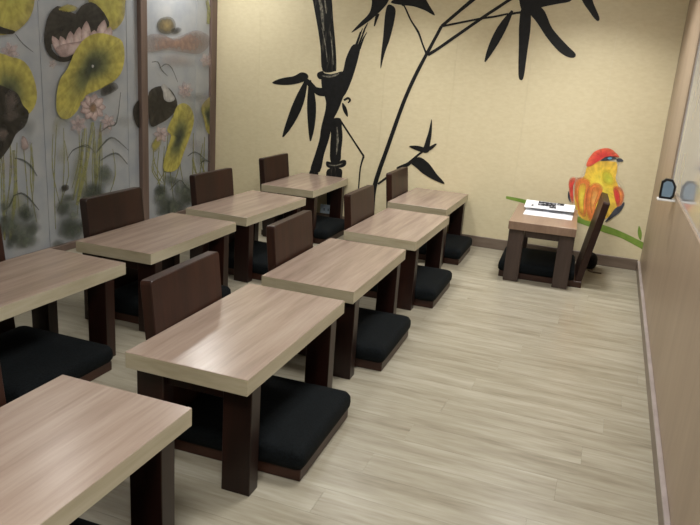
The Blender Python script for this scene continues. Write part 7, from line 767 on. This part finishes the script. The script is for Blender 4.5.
# bag on the floor behind the leaning chair
def blob_mesh(name, rx, ry, h):
    bm = bmesh.new()
    bmesh.ops.create_icosphere(bm, subdivisions=3, radius=1.0)
    rr = random.Random(4)
    for v in bm.verts:
        c = v.co
        k = 1 + 0.06 * math.sin(5 * c.x + 1) * math.cos(4 * c.z) + 0.04 * math.sin(7 * c.y)
        z = max(c.z, -0.82)
        v.co = (c.x * rx * k, c.y * ry * k, (z + 0.82) / 1.82 * h)
    return finish(bm, name, True)
bag = empty('black_bag', (0.005, 5.48, 0))
tag(bag, 'small black bag slumped on the floor behind the leaning chair', 'bag')
new_obj('pouch', blob_mesh('pouch', 0.05, 0.065, 0.125), 'black_cloth', bag)
st = [(0.02, -0.06, 0.0), (0.0, -0.1, 0.0), (0.03, -0.125, 0), (0.09, -0.125, 0)]
bm = bmesh.new()
for i in range(len(st) - 1):
    p, q = Vector(st[i]), Vector(st[i + 1]); d_ = (q - p).normalized(); n_ = Vector((-d_.y, d_.x, 0)) * 0.011
    a4 = [p - n_, q - n_, q + n_, p + n_]
    v0 = [bm.verts.new(v + Vector((0, 0, 0.001))) for v in a4]; v1 = [bm.verts.new(v + Vector((0, 0, 0.007))) for v in a4]
    bm.faces.new(v0[::-1]); bm.faces.new(v1)
    for k in range(4): bm.faces.new((v0[k], v0[(k+1) % 4], v1[(k+1) % 4], v1[k]))
new_obj('strap', finish(bm, 'strap'), 'strap_cloth', bag)

# little framed display on a white bracket at the far end of the window
dv = empty('small_display', (0.318, 3.93, WZ0 - 0.026))
tag(dv, 'small black framed display standing on a white bracket at the window', 'display')
new_obj('bracket', box_mesh('bracket', -0.042, 0.049, -0.035, 0.03, 0.0, 0.010, 0.002), 'white_plastic', dv)
prof = [(-0.034, 0.011), (0.024, 0.010), (0.036, 0.026), (0.038, 0.080), (0.018, 0.112), (-0.016, 0.115), (-0.036, 0.098), (-0.037, 0.03)]
casing = new_obj('casing', slab_poly('casing', [(x, -0.02, z) for x, z in prof], Vector((0, 0.035, 0))), 'black_plastic', dv)
cx_, cz_ = 0.0, 0.062
new_obj('screen', slab_poly('screen', [(cx_ + (x - cx_) * 0.70, -0.0215, cz_ + (z - cz_) * 0.78) for x, z in prof], Vector((0, 0.003, 0))), 'screen_glass', casing)

# ================================================================== wall paintings
def wall_shape_back(name, pts, mat, parent, off):
    return new_obj(name, slab_poly(name, [(x, YB - off, z) for x, z in pts], Vector((0, 0.0006, 0))), mat, parent)
bam = empty('bamboo_mural', (0, 0, 0))
tag(bam, 'large black ink bamboo painted on the cream wall', 'mural')
for i, (n_, m_, pts) in enumerate(BAMBOO):
    wall_shape_back(n_, pts, m_, bam, 0.0012 + 0.00005 * i)
PIG = {   # pigment colours from the middle of a shape to its rim
    'mural_white': [(232, 226, 200), (232, 226, 202), (228, 220, 192)],
    'bird_yellow': [(248, 230, 96), (250, 220, 78), (246, 200, 84)],
    'bird_lime': [(214, 226, 84), (228, 228, 84), (246, 224, 70)],
    'bird_orange': [(250, 184, 96), (246, 152, 84), (236, 118, 78)],
    'bird_peach': [(250, 196, 120), (250, 180, 96), (244, 150, 76)],
    'bird_red': [(214, 62, 62), (222, 76, 68), (236, 112, 82)],
    'yellow': [(160, 154, 80), (172, 164, 82), (158, 148, 88)],
    'yellow_c': [(46, 54, 50), (118, 120, 76), (184, 174, 90)],
    'ink': [(46, 43, 37), (48, 45, 39), (56, 52, 46)],
    'pink': [(206, 190, 186), (198, 176, 172), (182, 158, 154)],
    'white': [(186, 184, 180), (184, 182, 178), (168, 168, 166)],
    'brown': [(136, 106, 82), (146, 122, 100), (158, 142, 124)],
    'washg': [(98, 106, 92), (110, 116, 104), (126, 130, 122)],
    'washd': [(66, 72, 62), (82, 88, 78), (104, 108, 102)],
    'washy': [(150, 150, 104), (150, 150, 116), (148, 150, 136)],
    'washp': [(164, 144, 136), (162, 148, 140), (156, 150, 148)],
    'rock': [(144, 114, 98), (146, 120, 106), (148, 132, 124)],
    'nest': [(152, 134, 92), (116, 104, 76), (88, 82, 64)],
}
def flat_poly(name, pts3):
    me = bpy.data.meshes.new(name)
    me.from_pydata([tuple(p) for p in pts3], [], [t for t in tessellate_polygon([[Vector(p) for p in pts3]]) if len(set(t)) == 3])
    return me
def fan_mesh(name, pts, cen, cols, al, xoff, back=False):
    pts = [p for a_, c_ in zip(pts, pts[1:] + pts[:1]) for p in (a_, ((a_[0] + c_[0]) / 2, (a_[1] + c_[1]) / 2))]
    me = bpy.data.meshes.new(name)
    n = len(pts); verts = [(xoff, cen[0], cen[1])]; colr = [lin(PIG[cols][0])[:3] + (al[0],)]
    K = (0.2, 0.4, 0.6, 0.8, 0.93, 1.0)
    rr_ = random.Random(n * 7 + len(name)); streak = [rr_.uniform(0.65, 1.55) if cols == 'ink' else rr_.uniform(0.80, 1.12) for _ in pts]   # brush streaks running outwards
    cl = [lin(c)[:3] for c in PIG[cols]]
    def interp(t, arr):
        t2 = t * 2; i = min(int(t2), 1); f = t2 - i
        if isinstance(arr[0], tuple): return tuple(arr[i][k] * (1 - f) + arr[i+1][k] * f for k in range(3))
        return arr[i] * (1 - f) + arr[i+1] * f
    for k in K:
        for (yy, zz), s_ in zip(pts, streak):
            verts.append((xoff, cen[0] + (yy - cen[0]) * k, cen[1] + (zz - cen[1]) * k))
            colr.append(tuple(v * (1 + (s_ - 1) * k) for v in interp(min(1.0, max(0.0, (k - 0.12) / 0.62)) if cols == 'yellow_c' else k, cl)) + (interp(k, al),))
    faces = [(0, 1 + i, 1 + (i + 1) % n) for i in range(n)]
    for r in range(len(K) - 1):
        for i in range(n):
            a, b2 = 1 + r * n, 1 + (r + 1) * n
            faces.append((a + i, b2 + i, b2 + (i + 1) % n, a + (i + 1) % n))
    if back: verts = [(v[1], v[0], v[2]) for v in verts]
    me.from_pydata(verts, [], faces)
    at = me.color_attributes.new('pigment', 'FLOAT_COLOR', 'POINT')
    for i, c in enumerate(colr): at.data[i].color = c
    return me
bird = empty('bird_mural', (0, 0, 0))
tag(bird, 'red and yellow bird on a green branch painted on the cream wall', 'mural')
for i, (n_, m_, pts) in enumerate(sorted(BIRD, key=lambda t: 0 if t[0] == 'branch' else 1)):
    off = 0.0012 + 0.00025 * i
    if m_ in PIG:
        cen = (sum(p[0] for p in pts) / len(pts), sum(p[1] for p in pts) / len(pts))
        al = [1, 1, 0.0] if n_ == 'halo' else [1, 1, 0.9] if n_ in ('body', 'cap') else [0.8, 0.7, 0.0] if n_ == 'breast' else [1, 1, 0.35]
        new_obj(n_, fan_mesh(n_, pts, cen, m_, al, YB - off, True), 'pigment', bird)
    else:
        wall_shape_back(n_, pts, m_, bird, off)
PANELS = [('A', 2.710, 3.555, 'lotus panel at the left edge with a black leaf under a yellow one'),
          ('B', 3.555, 4.400, 'wide lotus panel with the biggest yellow leaf and a ruffled black leaf'),
          ('C', 4.400, 5.320, 'lotus panel behind the wooden post with crane and narrow yellow leaf'),
          (None, 5.320, 5.535, 'narrow grey painted panel strip beside the corner post'),
          (None, 1.865, 2.710, 'plain grey painted panel beyond the left edge of the picture')]
for key, a, b_, lab in PANELS:
    p_ = empty('lotus_panel', (XL, (a + b_) / 2, 0.0))
    tag(p_, lab, 'panel')
    h2 = (b_ - a) / 2
    new_obj('sheet', box_mesh('sheet', -0.012, 0.0, -h2 + 0.002, h2 - 0.002, 0.0, CEIL - 0.001, 0.0015), 'panel_silk', p_)
    if key:
        c_ = (a + b_) / 2
        for i, (n_, pts, cen, cols, al) in enumerate(LOTUS[key]):
            off = 0.0008 + 0.0003 * i
            q = [(yy - c_, zz) for yy, zz in pts]
            if cen is None:
                me = flat_poly(n_, [(off, yy, zz) for yy, zz in q])
                at = me.color_attributes.new('pigment', 'FLOAT_COLOR', 'POINT')
                cc = lin((66, 72, 66))[:3] + (0.75,) if cols == 'reed' else lin((48, 45, 39))[:3] + (0.97,) if cols == 'inkstroke' else lin((150, 150, 92))[:3] + (0.6,)
                for e_ in at.data: e_.color = cc
                new_obj(n_, me, 'pigment', p_)
            else:
                me = fan_mesh(n_, q, (cen[0] - c_, cen[1]), cols, al, off)
                new_obj(n_, me, 'pigment', p_)
